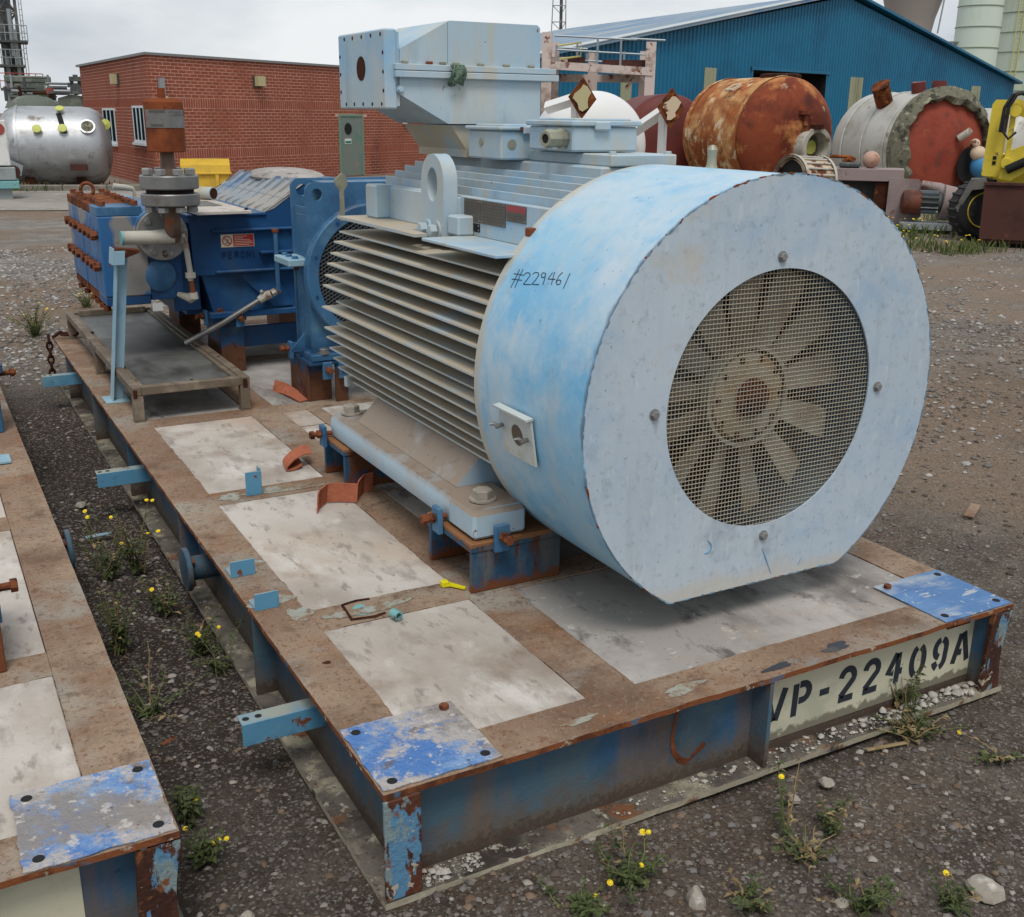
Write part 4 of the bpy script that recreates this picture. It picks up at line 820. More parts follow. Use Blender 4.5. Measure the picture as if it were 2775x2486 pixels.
lug = HP('side_lug', MB().box(xl-.09, xl+.022, 3.168, 3.40, .952, .985, b=.004), 'pale_blue', front)
for y in (3.21, 3.30, 3.37): HP('bolt', MB().bolt((xl-.045, y, .985), (0, 0, 1), .014, .012), 'mid_blue', lug)
for y in (3.20, 3.37): HP('bolt', MB().bolt((xl-.045, y, .952), (0, 0, -1), .012, .02), 'bolt_rust', lug)
cx, cz, RG = 1.245, .905, .335
guard = HP('guard_ring', MB().lathe([(RG, 0), (RG, -.05), (RG-.006, -.056), (RG-.055, -.056), (RG-.055, -.045), (RG-.012, -.04), (RG-.012, 0)], (cx, 3.15, cz), (0, 1, 0), 64, False, False), 'mid_blue')
rb = MB()
for k in range(10): rb.lathe([(.008, 0), (.007, .006)], (cx+(RG-.03)*math.cos(k*.628+.3), 3.0945, cz+(RG-.03)*math.sin(k*.628+.3)), (0, -1, 0), 10)
HP('bolt', rb, 'dark_blue', guard)
HP('guard_back', MB().lathe([(RG-.02, 0), (RG-.02, .004)], (cx, 3.138, cz), (0, 1, 0), 48), 'black', guard)
wm = MB(); r = RG-.05
for ang in (30, 90, 150):
    c, s_ = math.cos(R_(ang)), math.sin(R_(ang)); k = -r
    while k < r:
        hl = math.sqrt(max(r*r-k*k, 0)); wm.cyl((cx-s_*k-c*hl, 3.10, cz+c*k-s_*hl), (cx-s_*k+c*hl, 3.10, cz+c*k+s_*hl), .0016, n=4, caps=False); k += .0155
HP('guard_mesh', wm, 'guard_wire', guard, kind='stuff', smooth=None, recalc=False)
for x0 in (.93, 1.42):
    HP('base_flange', MB().box(x0-.015, x0+.19, 3.10, 3.46, .500, .532, b=.004), 'mid_blue', front)
for x in (.985, 1.08): HP('bolt', MB().bolt((x, 3.125, .532), (0, 0, 1), .024, .026), 'steel_grey', front)
HP('gusset', MB().prism([(.925, .532), (.925, .62), (.845, .532)], 'y', 3.22, 3.235), 'mid_blue', front)
# legs of the housing, welded to the skid
lg = SP('housing_leg', MB().box(.912, .925, 3.165, 3.44, H, .50, b=.002).box(.925, 1.035, 3.17, 3.185, H, .50, b=.002), 'leg_blue_rust')
SP('leg_cap', MB().box(.905, 1.10, 3.105, 3.45, .478, .4995, b=.003), 'leg_blue_rust', lg)
SP('leg_plate', MB().box(1.035, 1.10, 3.11, 3.125, H, .478, b=.002), 'leg_blue_rust', lg)
SP('housing_leg', MB().box(1.45, 1.60, 3.15, 3.44, H, .4995, b=.003), 'leg_blue_rust')
for p, d in (((.885, 3.33, .53), (1, 0, 0)), ((.99, 3.095, .46), (0, 1, 0)), ((1.07, 3.09, .46), (0, 1, 0))): jack(lg, p, d)
SP('leg_bolt', MB().bolt((1.0, 3.15, .478), (0, 0, -1), .014, .06), 'bolt_rust', lg)
# ------------------------------------------------------------ plunger pump
pump = thing('plunger_pump', 'dark blue three-cylinder plunger pump with chipped fluid end above the drip tray', 'pump', (.85, 4.5, .58))
def PP(name, mb, m, par=pump, **k): return part(name, mb, m, par, True, **k)
yf, yb = 3.92, 5.22
cr_ = PP('crankcase', MB().prism([(.572, .83), (.566, 1.138), (.955, 1.138), (1.02, 1.160), (1.19, 1.285), (1.56, 1.285), (1.56, .83)], 'y', yf, yb), 'dark_blue')
PP('crankcase_edge', MB().box(.556, .97, yf-.012, yb, 1.128, 1.144, b=.004), 'dark_blue', cr_)
PP('panel_rib', MB().box(.67, 1.15, yf-.030, yf+.002, 1.050, 1.066, b=.006), 'dark_blue', cr_)
PP('panel_rib', MB().box(.68, 1.15, yf-.030, yf+.002, .836, .852, b=.006), 'dark_blue', cr_)
PP('panel_rib', MB().box(.92, 1.15, yf-.045, yf+.002, .930, .945, b=.004), 'dark_blue', cr_)
lid = PP('inspection_lid', MB().box(.585, .865, yf-.11, yb-.35, 1.148, 1.164, b=.002), 'deck_cream', cr_)
PP('lid_plate', MB().box(.66, .80, 4.15, 4.5, 1.164, 1.1665), 'plate_grey', lid)
for y in (3.86, 4.8): PP('bolt', MB().bolt((.85, y, 1.164), (0, 0, 1), .009, .01), 'black', lid)
for k in range(9):   # stiffening ribs on the sloping cover
    y = yf+.03+k*.15; PP('cover_rib', MB().prism([(.955, 1.139), (.965, 1.160), (1.02, 1.178), (1.185, 1.303), (1.21, 1.303), (1.21, 1.284), (1.19, 1.284), (1.02, 1.159)], 'y', y, y+.010), 'dusty_blue', cr_)
PP('cover_slat', MB().prism([(1.07, 1.198), (1.075, 1.215), (1.10, 1.234), (1.105, 1.22)], 'y', yf, yb), 'dusty_blue', cr_)
V = []; Fs = []                               # sand-coloured tarpaulin rolled on the top
PP('sloping_cover', MB().prism([(.956, 1.1385), (.958, 1.142), (1.02, 1.1635), (1.19, 1.2885), (1.195, 1.285)], 'y', yf-.002, yb), 'dusty_blue', cr_)
PP('tarpaulin', MB().sphere((1.40, 4.9, 1.283), 1, 24, 10, (.20, .42, .042)).sphere((1.24, 4.7, 1.283), 1, 18, 8, (.10, .25, .03)), 'deck_grey', cr_)
PP('lower_body', MB().prism([(.615, .83), (.665, .625), (1.50, .625), (1.50, .83)], 'y', yf+.03, yb-.05), 'dark_blue', cr_)
PP('body_gusset', MB().prism([(.80, .83), (.99, .64), (1.10, .64), (1.0, .83)], 'y', yf+.012, yf+.03), 'dark_blue', cr_)
PP('base_flange', MB().box(.640, 1.52, yf+.0, yb-.03, .595, .627, b=.004), 'dark_blue', cr_)
for x, y in ((.70, 3.96), (.70, 4.6)): PP('bolt', MB().bolt((x, y, .627), (0, 0, 1), .018, .02), 'bolt_rust', cr_)
sg = PP('warning_sign', MB().box(.722, .898, yf-.003, yf+.001, .970, 1.036), 'sign_white', cr_)
PP('red_field', MB().box(.786, .895, yf-.0042, yf-.0028, .973, 1.033), 'sign_red', sg)
tm = MB()
for k, (a, b) in enumerate(((.792, .86), (.792, .84), (.792, .875), (.792, .885), (.792, .888), (.792, .87))): tm.box(a, b, yf-.0052, yf-.004, 1.023-.0088*k, 1.0255-.0088*k)
PP('sign_text', tm, 'sign_white', sg, smooth=None)
ring = MB().lathe([(.026, 0), (.026, .0014), (.021, .0014), (.021, 0)], (.754, yf-.003, 1.003), (0, -1, 0), 28, False, False); ring.add([(.739, yf-.0044, 1.0225), (.735, yf-.0044, 1.019), (.769, yf-.0044, .9835), (.773, yf-.0044, .987)], [(0, 1, 2, 3)])
PP('prohibition_ring', ring, 'sign_red', sg)
PP('cigarette_symbol', MB().box(.744, .764, yf-.0040, yf-.003, .990, .994).box(.757, .760, yf-.0040, yf-.003, 1.004, 1.014), 'black', sg)
lt = MB(); lettering(lt, 'PERONI', .024, .032, .0085, .0055, lambda u, v, hh: (.722+u, yf-hh, .916+v), .006)
PP('raised_lettering', lt, 'letter_blue', cr_, smooth=None)
# drain line with valve
dl = PP('sight_tube', MB().cyl((1.0, yf-.05, .73), (1.0, yf-.05, 1.045), .0125, n=12), 'mid_blue', cr_)
PP('tube_cap', MB().bolt((1.0, yf-.05, 1.040), (0, 0, 1), .019, .020, False), 'bolt_rust', dl)
PP('drain_pipe', MB().tube([(.508, 3.975, .468), (.70, 3.93, .568), (.915, yf-.02, .690)], .0155, 12), 'steel_grey', dl)
PP('drain_valve', MB().tube([(.90, yf-.02, .682), (.935, yf-.02, .703), (.965, yf-.03, .715)], [.019, .026, .022], 10).bolt((.965, yf-.03, .715), (.8, 0, .4), .02, .03, False).cyl((.99, yf-.03, .722), (1.005, yf-.05, .735), .016, n=10).cyl((.93, yf-.02, .72), (.91, yf-.04, .735), .008, n=8), 'pipe_white', dl)
# support legs and cross beam (part of the skid)
for x in (.74, 1.38):
    for y in (3.98, 5.0):
        l = SP('pump_leg', MB().box(x-.04, x+.09, y, y+.30, H, .57, b=.003), 'leg_blue_rust')
        SP('leg_cap', MB().box(x-.09, x+.10, y-.03, y+.32, .5705, .594, b=.003), 'dark_blue', l)
        if x < 1 and y < 4.5: jack(l, (.632, 4.0, .60), (1, 0, 0)); jack(l, (.80, 3.935, .59), (0, 1, 0))
SP('tie_beam', MB().box(.83, 1.34, 4.05, 4.07, .405, .52, b=.003), 'dark_blue')
SP('chain_heap', MB().tube([(1.0+.02*math.cos(t*1.3), 4.5+.05*math.sin(t*2.1), .335+.012*math.sin(t*3)+.004*t) for t in np.linspace(0, 14, 60)], .014, 6), 'rust_dark')
# --- fluid end: three valve blocks side by side
bx0, bx1 = .112, .335; bz0, bz1 = .712, 1.152
edges = [(3.845, 4.085), (4.095, 4.385), (4.435, 4.88)]
fe = PP('fluid_end', MB().box(bx0+.02, .50, 3.87, 4.86, .73, 1.12), 'dark_blue')
for i, (a, b) in enumerate(edges):
    blk = PP('valve_block', MB().box(bx0, bx1, a, b, bz0+.045, bz1, b=.006), 'chipped_blue', fe)
    PP('lower_strip', MB().box(bx0+.004, bx1-.004, a+.004, b-.004, bz0, bz0+.044, b=.004), 'rust' if i else 'dark_blue', blk)
    cap = PP('valve_cap', MB().box(bx0-.002, bx1-.012, a+.004, b-.006, bz1+.001, bz1+.046, b=.003), 'rust' if i else 'mid_blue', blk)
    for x in (bx0+.03, bx1-.04):
        for k in range(3):
            y = a+.035+(b-a-.07)*k/2; PP('bolt', MB().bolt((x, y, bz1+.046), (0, 0, 1), .0185, .026, False), 'bolt_rust', cap)
    for z in (1.058, .905):
        nb = 3 if b-a > .4 else 2
        for k in range(nb+ (0 if i == 2 else 0)):
            y = a+(b-a)*(k+.5)/nb
            s = PP('stud', MB().cyl((bx0-.03, y, z), (bx0+.01, y, z), .014, n=8).bolt((bx0-.001, y, z), (-1, 0, 0), .026, .034, False), 'bolt_rust', blk)
    for k in range(2):
        y = a+(b-a)*(.25+.5*k); PP('bolt', MB().bolt((bx0+.012, y, bz0), (0, 0, -1), .02, .03, False), 'rust', blk)
V = [((.20+.034*math.cos(t)), 4.72, bz1+.075+.036*math.sin(t)) for t in np.linspace(0, 2*math.pi, 17)]
PP('lifting_ring', MB().tube(V, .010, 8), 'bolt_rust', fe)
PP('suction_manifold', MB().box(.335, .462, 3.862, 4.86, .728, .945, b=.004), 'dark_blue', fe)
PP('manifold_cover', MB().lathe([(.082, 0), (.082, .004), (.078, .014), (.066, .022), (.04, .029), (0, .031)], (.385, 3.862, .850), (0, -1, 0), 32), 'mid_blue', fe)
dm = PP('discharge_manifold', MB().cyl((.402, 3.84, 1.06), (.402, 4.88, 1.06), .132, n=40, b=.006), 'chipped_blue', fe)
fl = PP('pipe_flange', MB().lathe([(.122, 0), (.126, .004), (.126, .030), (.122, .034)], (.405, 3.838, 1.058), (0, -1, 0), 44), 'flange_steel', dm)
for k in range(7):
    a = k*2*math.pi/7+.55; PP('bolt', MB().bolt((.405+.095*math.cos(a), 3.804, 1.058+.095*math.sin(a)), (0, -1, 0), .0185, .02, True, stud=.010), 'flange_steel', fl)
el = [(.425, 3.806, 1.055), (.43, 3.75, 1.055), (.432, 3.705, 1.062), (.434, 3.685, 1.085), (.434, 3.68, 1.13), (.434, 3.68, 1.215)]
PP('elbow', MB().tube(el, [.034, .036, .041, .041, .039, .038], 18), 'elbow_brown', fl)
PP('branch_pipe', MB().tube([(.20, 3.70, 1.062), (.33, 3.70, 1.060), (.40, 3.70, 1.062), (.434, 3.70, 1.065)], [.033, .033, .036, .040], 18), 'pipe_white', fl)
PP('pipe_thread', MB().lathe([(.0335, 0), (.034, .012), (.027, .012)], (.200, 3.70, 1.062), (-1, 0, 0), 20), 'teal', fl)
# safety valve above
sx_, sy_ = .434, 3.68
rv = thing('relief_valve', 'grey flanged relief valve with rusty cap and metal label on the pump', 'valve', (sx_, sy_, 1.205))
def VP(name, mb, m, par=rv, **k): return part(name, mb, m, par, True, **k)
lf = VP('lower_flange', MB().lathe([(.134, 0), (.138, .005), (.138, .052), (.134, .057)], (sx_, sy_, 1.213), (0, 0, 1), 48), 'steel_grey')
VP('gasket', MB().cyl((sx_, sy_, 1.2705), (sx_, sy_, 1.2905), .112, n=32), 'black', lf)
uf = VP('upper_flange', MB().lathe([(.134, 0), (.138, .005), (.138, .059), (.134, .064)], (sx_, sy_, 1.291), (0, 0, 1), 48), 'steel_grey')
for k in range(8):
    a = k*math.pi/4+.2; x, y = sx_+.105*math.cos(a), sy_+.105*math.sin(a)
    VP('bolt', MB().bolt((x, y, 1.3555), (0, 0, 1), .027, .030, False), 'flange_steel', uf); VP('bolt', MB().bolt((x, y, 1.2125), (0, 0, -1), .027, .030, False), 'flange_steel', lf)
    VP('stud', MB().cyl((x, y, 1.27), (x, y, 1.292), .011, n=8), 'rust_dark', lf)
VP('spindle_neck', MB().lathe([(.045, 0), (.044, .022), (.034, .040), (.033, .11)], (sx_, sy_, 1.355), (0, 0, 1), 24), 'elbow_brown', uf)
cp = VP('bonnet_cap', MB().lathe([(.084, 0), (.089, .004), (.091, .226), (.078, .243), (0, .244)], (sx_, sy_, 1.462), (0, 0, 1), 48), 'rust_cap')
VP('cap_spindle', MB().cyl((sx_-.004, sy_, 1.70), (sx_-.004, sy_, 1.752), .018, n=14), 'rust_cap', cp)
lb = MB(); V = []; Fs = []; rr = .0925
for k in range(17):
    a = math.radians(195+150*k/16); V += [(sx_+rr*math.cos(a), sy_+rr*math.sin(a), 1.573), (sx_+rr*math.cos(a), sy_+rr*math.sin(a), 1.655)]
for k in range(16): Fs.append((2*k, 2*k+2, 2*k+3, 2*k+1))
lab = VP('metal_label', lb.add(V, Fs), 'steel_grey', cp)
lt = MB()
def lbp(u, z): a = math.radians(195+150*u); return (sx_+(rr+.0008)*math.cos(a), sy_+(rr+.0008)*math.sin(a), z)
for u0, u1, z0, z1 in ((.12, .45, 1.640, 1.653), (.90, .96, 1.627, 1.652), (.14, .40, 1.578, 1.590), (.52, .80, 1.643, 1.646), (.62, .85, 1.635, 1.638), (.56, .84, 1.627, 1.630)):
    us = np.linspace(u0, u1, 6); vv = []
    for u in us: vv += [lbp(u, z0), lbp(u, z1)]
    lt.add(vv, [(2*k, 2*k+2, 2*k+3, 2*k+1) for k in range(5)])
VP('label_print', lt, 'plate_text', lab, smooth=None, kind='stuff')
# small drain pipes round the flange
PP('drip_pipe', MB().tube([(.50, 3.80, 1.06), (.512, 3.79, 1.0), (.518, 3.79, .93), (.524, 3.79, .86)], .0145, 12), 'pipe_white', fl)
PP('pipe_union', MB().bolt((.523, 3.79, .872), (0, 0, -1), .027, .034, False, stud=.012), 'pipe_white', fl)
PP('drip_pipe', MB().cyl((.524, 3.79, .85), (.53, 3.79, .762), .013, n=12), 'bolt_rust', fl)
PP('pipe_elbow', MB().tube([(.53, 3.79, .765), (.531, 3.79, .742), (.522, 3.80, .732), (.47, 3.86, .75)], [.022, .026, .024, .013], 12), 'pipe_white', fl)
PP('vent_tube', MB().tube([(.232, 4.05, 1.285), (.29, 4.05, 1.277), (.325, 4.05, 1.270), (.333, 4.05, 1.25), (.335, 4.05, 1.17)], [.015, .015, .012, .009, .010], 10), 'pipe_white', fe)
q = on(415, 384, 'z', 1.20); sp_ = PP('spare_pipe', MB().cyl((q[0]-.10, q[1]+.16, 1.20), (q[0]+.02, q[1]-.02, 1.20), .036, n=20), 'rust_white' if 'rust_white' in M else 'neck_tan', cr_)
PP('pipe_bore', MB().lathe([(.031, 0), (.031, .001)], (q[0]+.0201, q[1]-.0201, 1.20), (.55, -.83, 0), 20), 'rust_dark', sp_)
PP('white_tag', MB().box(.335, .385, 3.855, 3.86, .672, .712), 'white_paint', fe)
PP('dark_gap_block', MB().box(.47, .61, 3.98, 5.1, .64, 1.10, b=.004), 'dark_blue', fe)  # block added to fill the gap behind the fluid end and keep it dark
PP('dark_gap_skirt', MB().box(.56, .63, 4.12, 5.1, .595, .70), 'dark_blue', fe)  # lower block, likewise added to darken the gap
# ------------------------------------------------------------ drip tray on legs
tray = thing('drip_tray', 'rusty steel drip tray on short legs below the pump', 'drip tray', (.34, 4.24, H))
def TP(name, mb, m, par=tray, **k): return part(name, mb, m, par, True, **k)
tx0, tx1, ty0, ty1, tz = .084, .622, 3.155, 5.335, .451
for a in ((tx0, tx0+.04, ty0, ty1), (tx1-.04, tx1, ty0, ty1), (tx0+.04, tx1-.04, ty0, ty0+.04), (tx0+.04, tx1-.04, ty1-.04, ty1)):
    TP('rail', MB().box(*a, tz-.040, tz, b=.003), 'tray_steel')
sh = TP('tray_sheet', MB().box(tx0+.038, tx1-.038, ty0+.038, ty1-.038, tz-.030, tz-.024), 'tray_sheet')
for a in ((tx0+.040, tx0+.062, ty0+.06, ty1-.07), (tx1-.062, tx1-.040, ty0+.06, ty1-.07)): TP('hold_strip', MB().box(*a, tz-.0235, tz-.010, b=.002), 'tray_steel', sh)
TP('hold_strip', MB().box(tx0+.07, tx1-.07, ty1-.062, ty1-.040, tz-.0235, tz+.012, b=.002), 'tray_steel', sh)
for x, y in ((tx0, ty0), (tx1-.046, ty0), (tx0, 4.23), (tx0, ty1-.046), (tx1-.046, 4.23), (tx1-.046, ty1-.046)):
    l = TP('leg', MB().box(x, x+.046, y, y+.046, H+.004, tz-.042, b=.003), 'tray_steel')
    TP('leg_foot', MB().box(x-.004, x+.050, y-.004, y+.05, H, H+.004), 'tray_steel', l)
TP('weld_patch', MB().box(tx0+.002, tx0+.02, ty0-.003, ty0+.001, tz-.05, tz-.012, b=.001), 'rust_dark')
TP('weld_patch', MB().box(tx1-.034, tx1-.012, ty0-.003, ty0+.001, tz-.052, tz-.010, b=.001), 'rust_dark')
for x, y in ((.36, ty0+.045), (tx0+.045, 3.62), (tx0+.045, 4.6), (tx1-.02, 3.65)): TP('screw', MB().box(x-.008, x+.008, y-.004, y+.004, tz-.022 if y > 3.25 and x < .5 else tz, tz+.003), 'black')
# chain over the far corner
lk = []
def link(p, d, up):
    p, d, up = Vector(p), Vector(d).normalized(), Vector(up).normalized(); V = []
    for t in np.linspace(0, 2*math.pi, 15): V.append(p+d*(.028*math.cos(t))+up*(.016*math.sin(t)))
    return V
ch = thing('rusty_chain', 'dark rusty chain hanging over the far corner of the skid', 'chain', (-.02, 5.36, .03))
path = [Vector((.11, 5.30, H+.03)), Vector((.02, 5.34, H+.028)), Vector((-.03, 5.345, H)), Vector((-.034, 5.345, .03))]; d_ = 0
seg = []
for a, b in zip(path, path[1:]):
    n = max(1, int((b-a).length/.038)); seg += [(a+(b-a)*(i/n), (b-a)) for i in range(n)]
for i, (p, d) in enumerate(seg): part('chain_link', MB().tube(link(p, d, (0, 1, .3) if i % 2 else (1, .2, .8) if abs(d.z) < .05 else (1, 0, 0)), .0075, 6), 'rust_dark', ch, True)
# ------------------------------------------------------------ loose things on the deck
def strap(label, pts, wv, base): return one('webbing_strap', MB().ribbon(pts, wv, .005), 'strap', label, 'strap', base)
strap('orange webbing strap lying flat against the housing leg', [(.83, 3.475, H+.018), (.86, 3.40, H+.022), (.885, 3.30, H+.010), (.90, 3.18, H+.004)], [(.010, -.0, .034), (.022, .012, .02), (.035, .012, .003), (.035, .016, 0)], (.87, 3.3, H))
strap('folded orange webbing strap lying on the cream deck by the pedestal', [(.605, 2.24, H+.052), (.57, 2.235, H+.056), (.525, 2.225, H+.042), (.495, 2.215, H+.022), (.487, 2.212, H+.010), (.497, 2.213, H+.003), (.53, 2.22, H+.003), (.56, 2.23, H+.014)], (.010, .055, 0), (.54, 2.22, H))
strap('orange webbing strap standing on edge in a zigzag on the deck', [(.435, 1.66, H+.036), (.45, 1.69, H+.037), (.50, 1.745, H+.038), (.545, 1.735, H+.037), (.60, 1.70, H+.036), (.62, 1.74, H+.034), (.66, 1.79, H+.036), (.70, 1.80, H+.036)], (.004, .002, .035), (.55, 1.72, H))
strap_b = None
tg = MB().prism([(.552, .876), (.560, .896), (.578, .902), (.585, .886), (.612, .838), (.604, .828), (.574, .870)], 'z', H+.004, H+.009)
one('plastic_tag', tg.box(.553, .575, .874, .897, H+.0, H+.02, b=.003), 'yellow_tag', 'small bright yellow plastic tag lying beside the pedestal', 'tag', (.58, .865, H))
# piece of the neighbouring machine standing on the left skid
nb = thing('machine_bracket', 'blue and rusty machine bracket with jacking bolt on the neighbouring skid', 'bracket', (-.72, 1.2, H))
part('bracket_body', MB().box(-.78, -.640, .93, 1.22, H, .50, b=.003), 'pedestal_blue', nb)
part('bracket_tab', MB().box(-.645, -.628, 1.14, 1.20, .33, .46, b=.002), 'mid_blue', nb)
part('jack_bolt', MB().cyl((-.65, 1.17, .42), (-.59, 1.17, .42), .011, n=10).bolt((-.60, 1.17, .42), (1, 0, 0), .019, .022, False), 'bolt_rust', nb)
nh = thing('blue_machine', 'blue machine frame with projecting bolts at the edge of the neighbouring skid', 'machine', (-.55, 3.5, H))
part('frame_leg', MB().box(-.62, -.455, 3.25, 3.5, H, .56, b=.004), 'mid_blue', nh)
part('frame_flange', MB().box(-.62, -.43, 3.22, 3.55, .56, .60, b=.004), 'dark_blue', nh)
part('jack_bolt', MB().cyl((-.44, 3.36, .53), (-.37, 3.36, .53), .012, n=10).bolt((-.40, 3.36, .53), (1, 0, 0), .02, .024, False), 'bolt_rust', nh)
pn = on(8, 900, 'z', H+.03)
part('loose_sheet', MB().box(pn[0]-.25, pn[0]+.02, pn[1]-.06, pn[1]+.05, H+.004, H+.012), 'pale_blue', nh)
# ------------------------------------------------------------ materials of the yard behind
defmat('brick', srgb(146, 86, 68), .85, rand=.16, layers=[(srgb(132, 66, 52), 5, .5, .68, dict(k=.7)), (srgb(166, 98, 76), 9, .54, .7, dict(k=.6, off=4)), (srgb(100, 54, 46), 1.1, .58, .72, dict(k=.7, off=9, st=(1, 1, .35)))], bump=.15, spec=.1)
defmat('mortar', srgb(204, 164, 146), .95, layers=[(srgb(172, 130, 112), 1.2, .48, .66)])
defmat('fascia', srgb(120, 120, 120), .6); defmat('kerb', srgb(122, 116, 106), .9, rand=.12, layers=[(srgb(92, 86, 78), 5, .5, .66), (srgb(144, 138, 126), 14, .55, .7, dict(off=5))], bump=.2)
defmat('road', srgb(142, 136, 128), .9, layers=[(srgb(122, 114, 106), .8, .45, .65), (srgb(156, 152, 146), 3, .52, .7, dict(off=3)), (srgb(104, 96, 88), .5, .58, .7, dict(off=7, st=(.3, 1, 1)))], bump=.1)
defmat('glass_dark', srgb(24, 42, 46), .9, spec=.0); defmat('upvc', srgb(196, 204, 208), .4)
defmat('door_green', srgb(112, 124, 116), .6, layers=[(srgb(92, 126, 112), 2.5, .5, .66), (srgb(134, 126, 114), 5, .54, .7, dict(off=4))]); defmat('door_frame', srgb(112, 140, 122), .6)
defmat('sign_green', srgb(20, 120, 96), .5); defmat('lamp_cream', srgb(178, 168, 130), .6); defmat('bin_yellow', srgb(206, 166, 52), .5, layers=[(srgb(184, 150, 60), 3, .5, .66), (srgb(150, 128, 60), 8, .58, .7, dict(k=.5, off=4))])
defmat('stainless', srgb(178, 180, 182), .5, .8, layers=[(srgb(120, 118, 114), 2.4, .52, .68, dict(st=(.4, 1, 1), k=.7)), (srgb(92, 74, 60), 3.2, .58, .7, dict(off=6, k=.7)), (srgb(200, 202, 204), 5, .55, .7, dict(off=3, k=.6))], bump=.25, bscale=7)
defmat('cap_yellow', srgb(186, 190, 96), .5); defmat('plant_steel', srgb(74, 78, 78), .7, .2, layers=[(srgb(110, 108, 102), 1.2, .5, .62), (srgb(92, 70, 56), 2.5, .6, .7, dict(off=3))])
defmat('plant_light', srgb(140, 146, 148), .7, layers=[(srgb(108, 110, 106), 1.0, .5, .64)]); defmat('plant_green', srgb(92, 98, 88), .7, layers=[(srgb(124, 128, 118), 1.2, .48, .62), (srgb(72, 78, 66), 2, .56, .7, dict(off=4))])
defmat('plant_red', srgb(150, 70, 62), .7); defmat('vivid_green', srgb(110, 150, 70), .6)
defmat('shed_blue', srgb(10, 98, 132), .5, layers=[(srgb(8, 84, 118), .35, .48, .66), (srgb(22, 108, 142), 1.2, .58, .7, dict(off=5, k=.5))]); defmat('shed_panel', srgb(146, 148, 122), .6, layers=[(srgb(120, 118, 92), 1.2, .5, .66, dict(st=(1, 1, .2)))])
defmat('shed_roof', srgb(112, 134, 152), .5, layers=[(srgb(72, 116, 152), .25, .5, .6), (srgb(150, 156, 160), .6, .52, .62, dict(off=3, st=(.3, 1, 1)))]); defmat('shed_trim', srgb(178, 186, 188), .5)
defmat('concrete_far', srgb(142, 136, 130), .9, layers=[(srgb(118, 112, 106), .12, .5, .66, dict(st=(1, 1, .25)))]); defmat('silo', srgb(192, 204, 190), .6, layers=[(srgb(172, 180, 160), .5, .5, .66, dict(st=(1, 1, .2)))]); defmat('silo_line', srgb(130, 140, 120), .7); defmat('ladder_yellow', srgb(196, 190, 120), .6)
defmat('vessel_rust', srgb(150, 88, 48), .8, layers=[(srgb(190, 146, 96), .8, .46, .56, dict(k=.9, st=(1, 1, 1.4))), (srgb(122, 64, 36), 1.0, .50, .60, dict(off=6, k=.8)), (srgb(206, 186, 152), 2.2, .55, .62, dict(off=9, k=.9)), (srgb(78, 42, 30), 1.5, .60, .68, dict(off=14, k=.8)), (srgb(176, 102, 54), 5, .55, .66, dict(off=3, k=.75)), (srgb(120, 66, 38), 9, .58, .66, dict(off=23, k=.7, st=(1, 1, .3)))], bump=.2, bscale=6, spec=.2)
defmat('vessel_head', srgb(124, 60, 38), .8, layers=[(srgb(92, 42, 30), .9, .46, .58), (srgb(184, 124, 74), 1.1, .53, .63, dict(off=6, k=.9)), (srgb(76, 40, 34), 1.3, .55, .65, dict(off=11, k=.85)), (srgb(150, 84, 46), 3, .55, .66, dict(off=29, k=.7)), (srgb(180, 160, 140), 1.5, .66, .70, dict(off=25, k=.8)), (srgb(100, 50, 34), 8, .56, .68, dict(off=33, k=.6))], bump=.15, bscale=6, spec=.2)
defmat('primer_red', srgb(142, 68, 52), .75, layers=[(srgb(130, 54, 42), 1.2, .48, .64), (srgb(100, 58, 50), 2.0, .54, .66, dict(off=5, k=.8)), (srgb(168, 90, 66), 4, .6, .7, dict(off=9, k=.6))], spec=.2)
defmat('dark_red', srgb(102, 44, 38), .6, layers=[(srgb(82, 36, 32), 1, .5, .66)]); defmat('vessel_white', srgb(186, 184, 176), .5, .2, layers=[(srgb(160, 156, 146), 1.6, .5, .64, dict(st=(.5, 1, 1))), (srgb(120, 96, 78), 3, .63, .7, dict(off=6))], bump=.2, bscale=4)
defmat('tank_white', srgb(216, 216, 214), .5); defmat('insulation', srgb(104, 102, 86), .95, layers=[(srgb(60, 60, 50), 6, .5, .62), (srgb(150, 148, 128), 9, .56, .68, dict(off=4))], bump=1.0, bscale=12)
defmat('platform_pink', srgb(196, 182, 174), .7, layers=[(srgb(112, 62, 40), 4, .58, .63), (srgb(150, 130, 120), 2, .5, .66, dict(off=4))]); defmat('galv', srgb(140, 150, 156), .5, .3)
defmat('pink', srgb(142, 127, 125), .65, layers=[(srgb(122, 106, 103), 2, .5, .66), (srgb(120, 84, 68), 5, .64, .7, dict(off=4))]); defmat('loader_yellow', srgb(208, 186, 62), .45, layers=[(srgb(190, 168, 54), 2, .5, .66), (srgb(120, 100, 60), 6, .64, .7, dict(off=4))])
defmat('bucket_brown', srgb(74, 42, 34), .75, layers=[(srgb(54, 30, 26), 2, .5, .66), (srgb(110, 66, 44), 4, .6, .7, dict(off=4))]); defmat('motor_rust', srgb(104, 58, 42), .7, layers=[(srgb(72, 40, 32), 4, .5, .62)]); defmat('ball_pink', srgb(176, 142, 126), .6, layers=[(srgb(150, 90, 66), 5, .54, .66)])
defmat('rust_white', srgb(196, 176, 150), .7, layers=[(srgb(96, 50, 32), 2.8, .50, .54)]); defmat('bag_blue', srgb(60, 124, 170), .6)
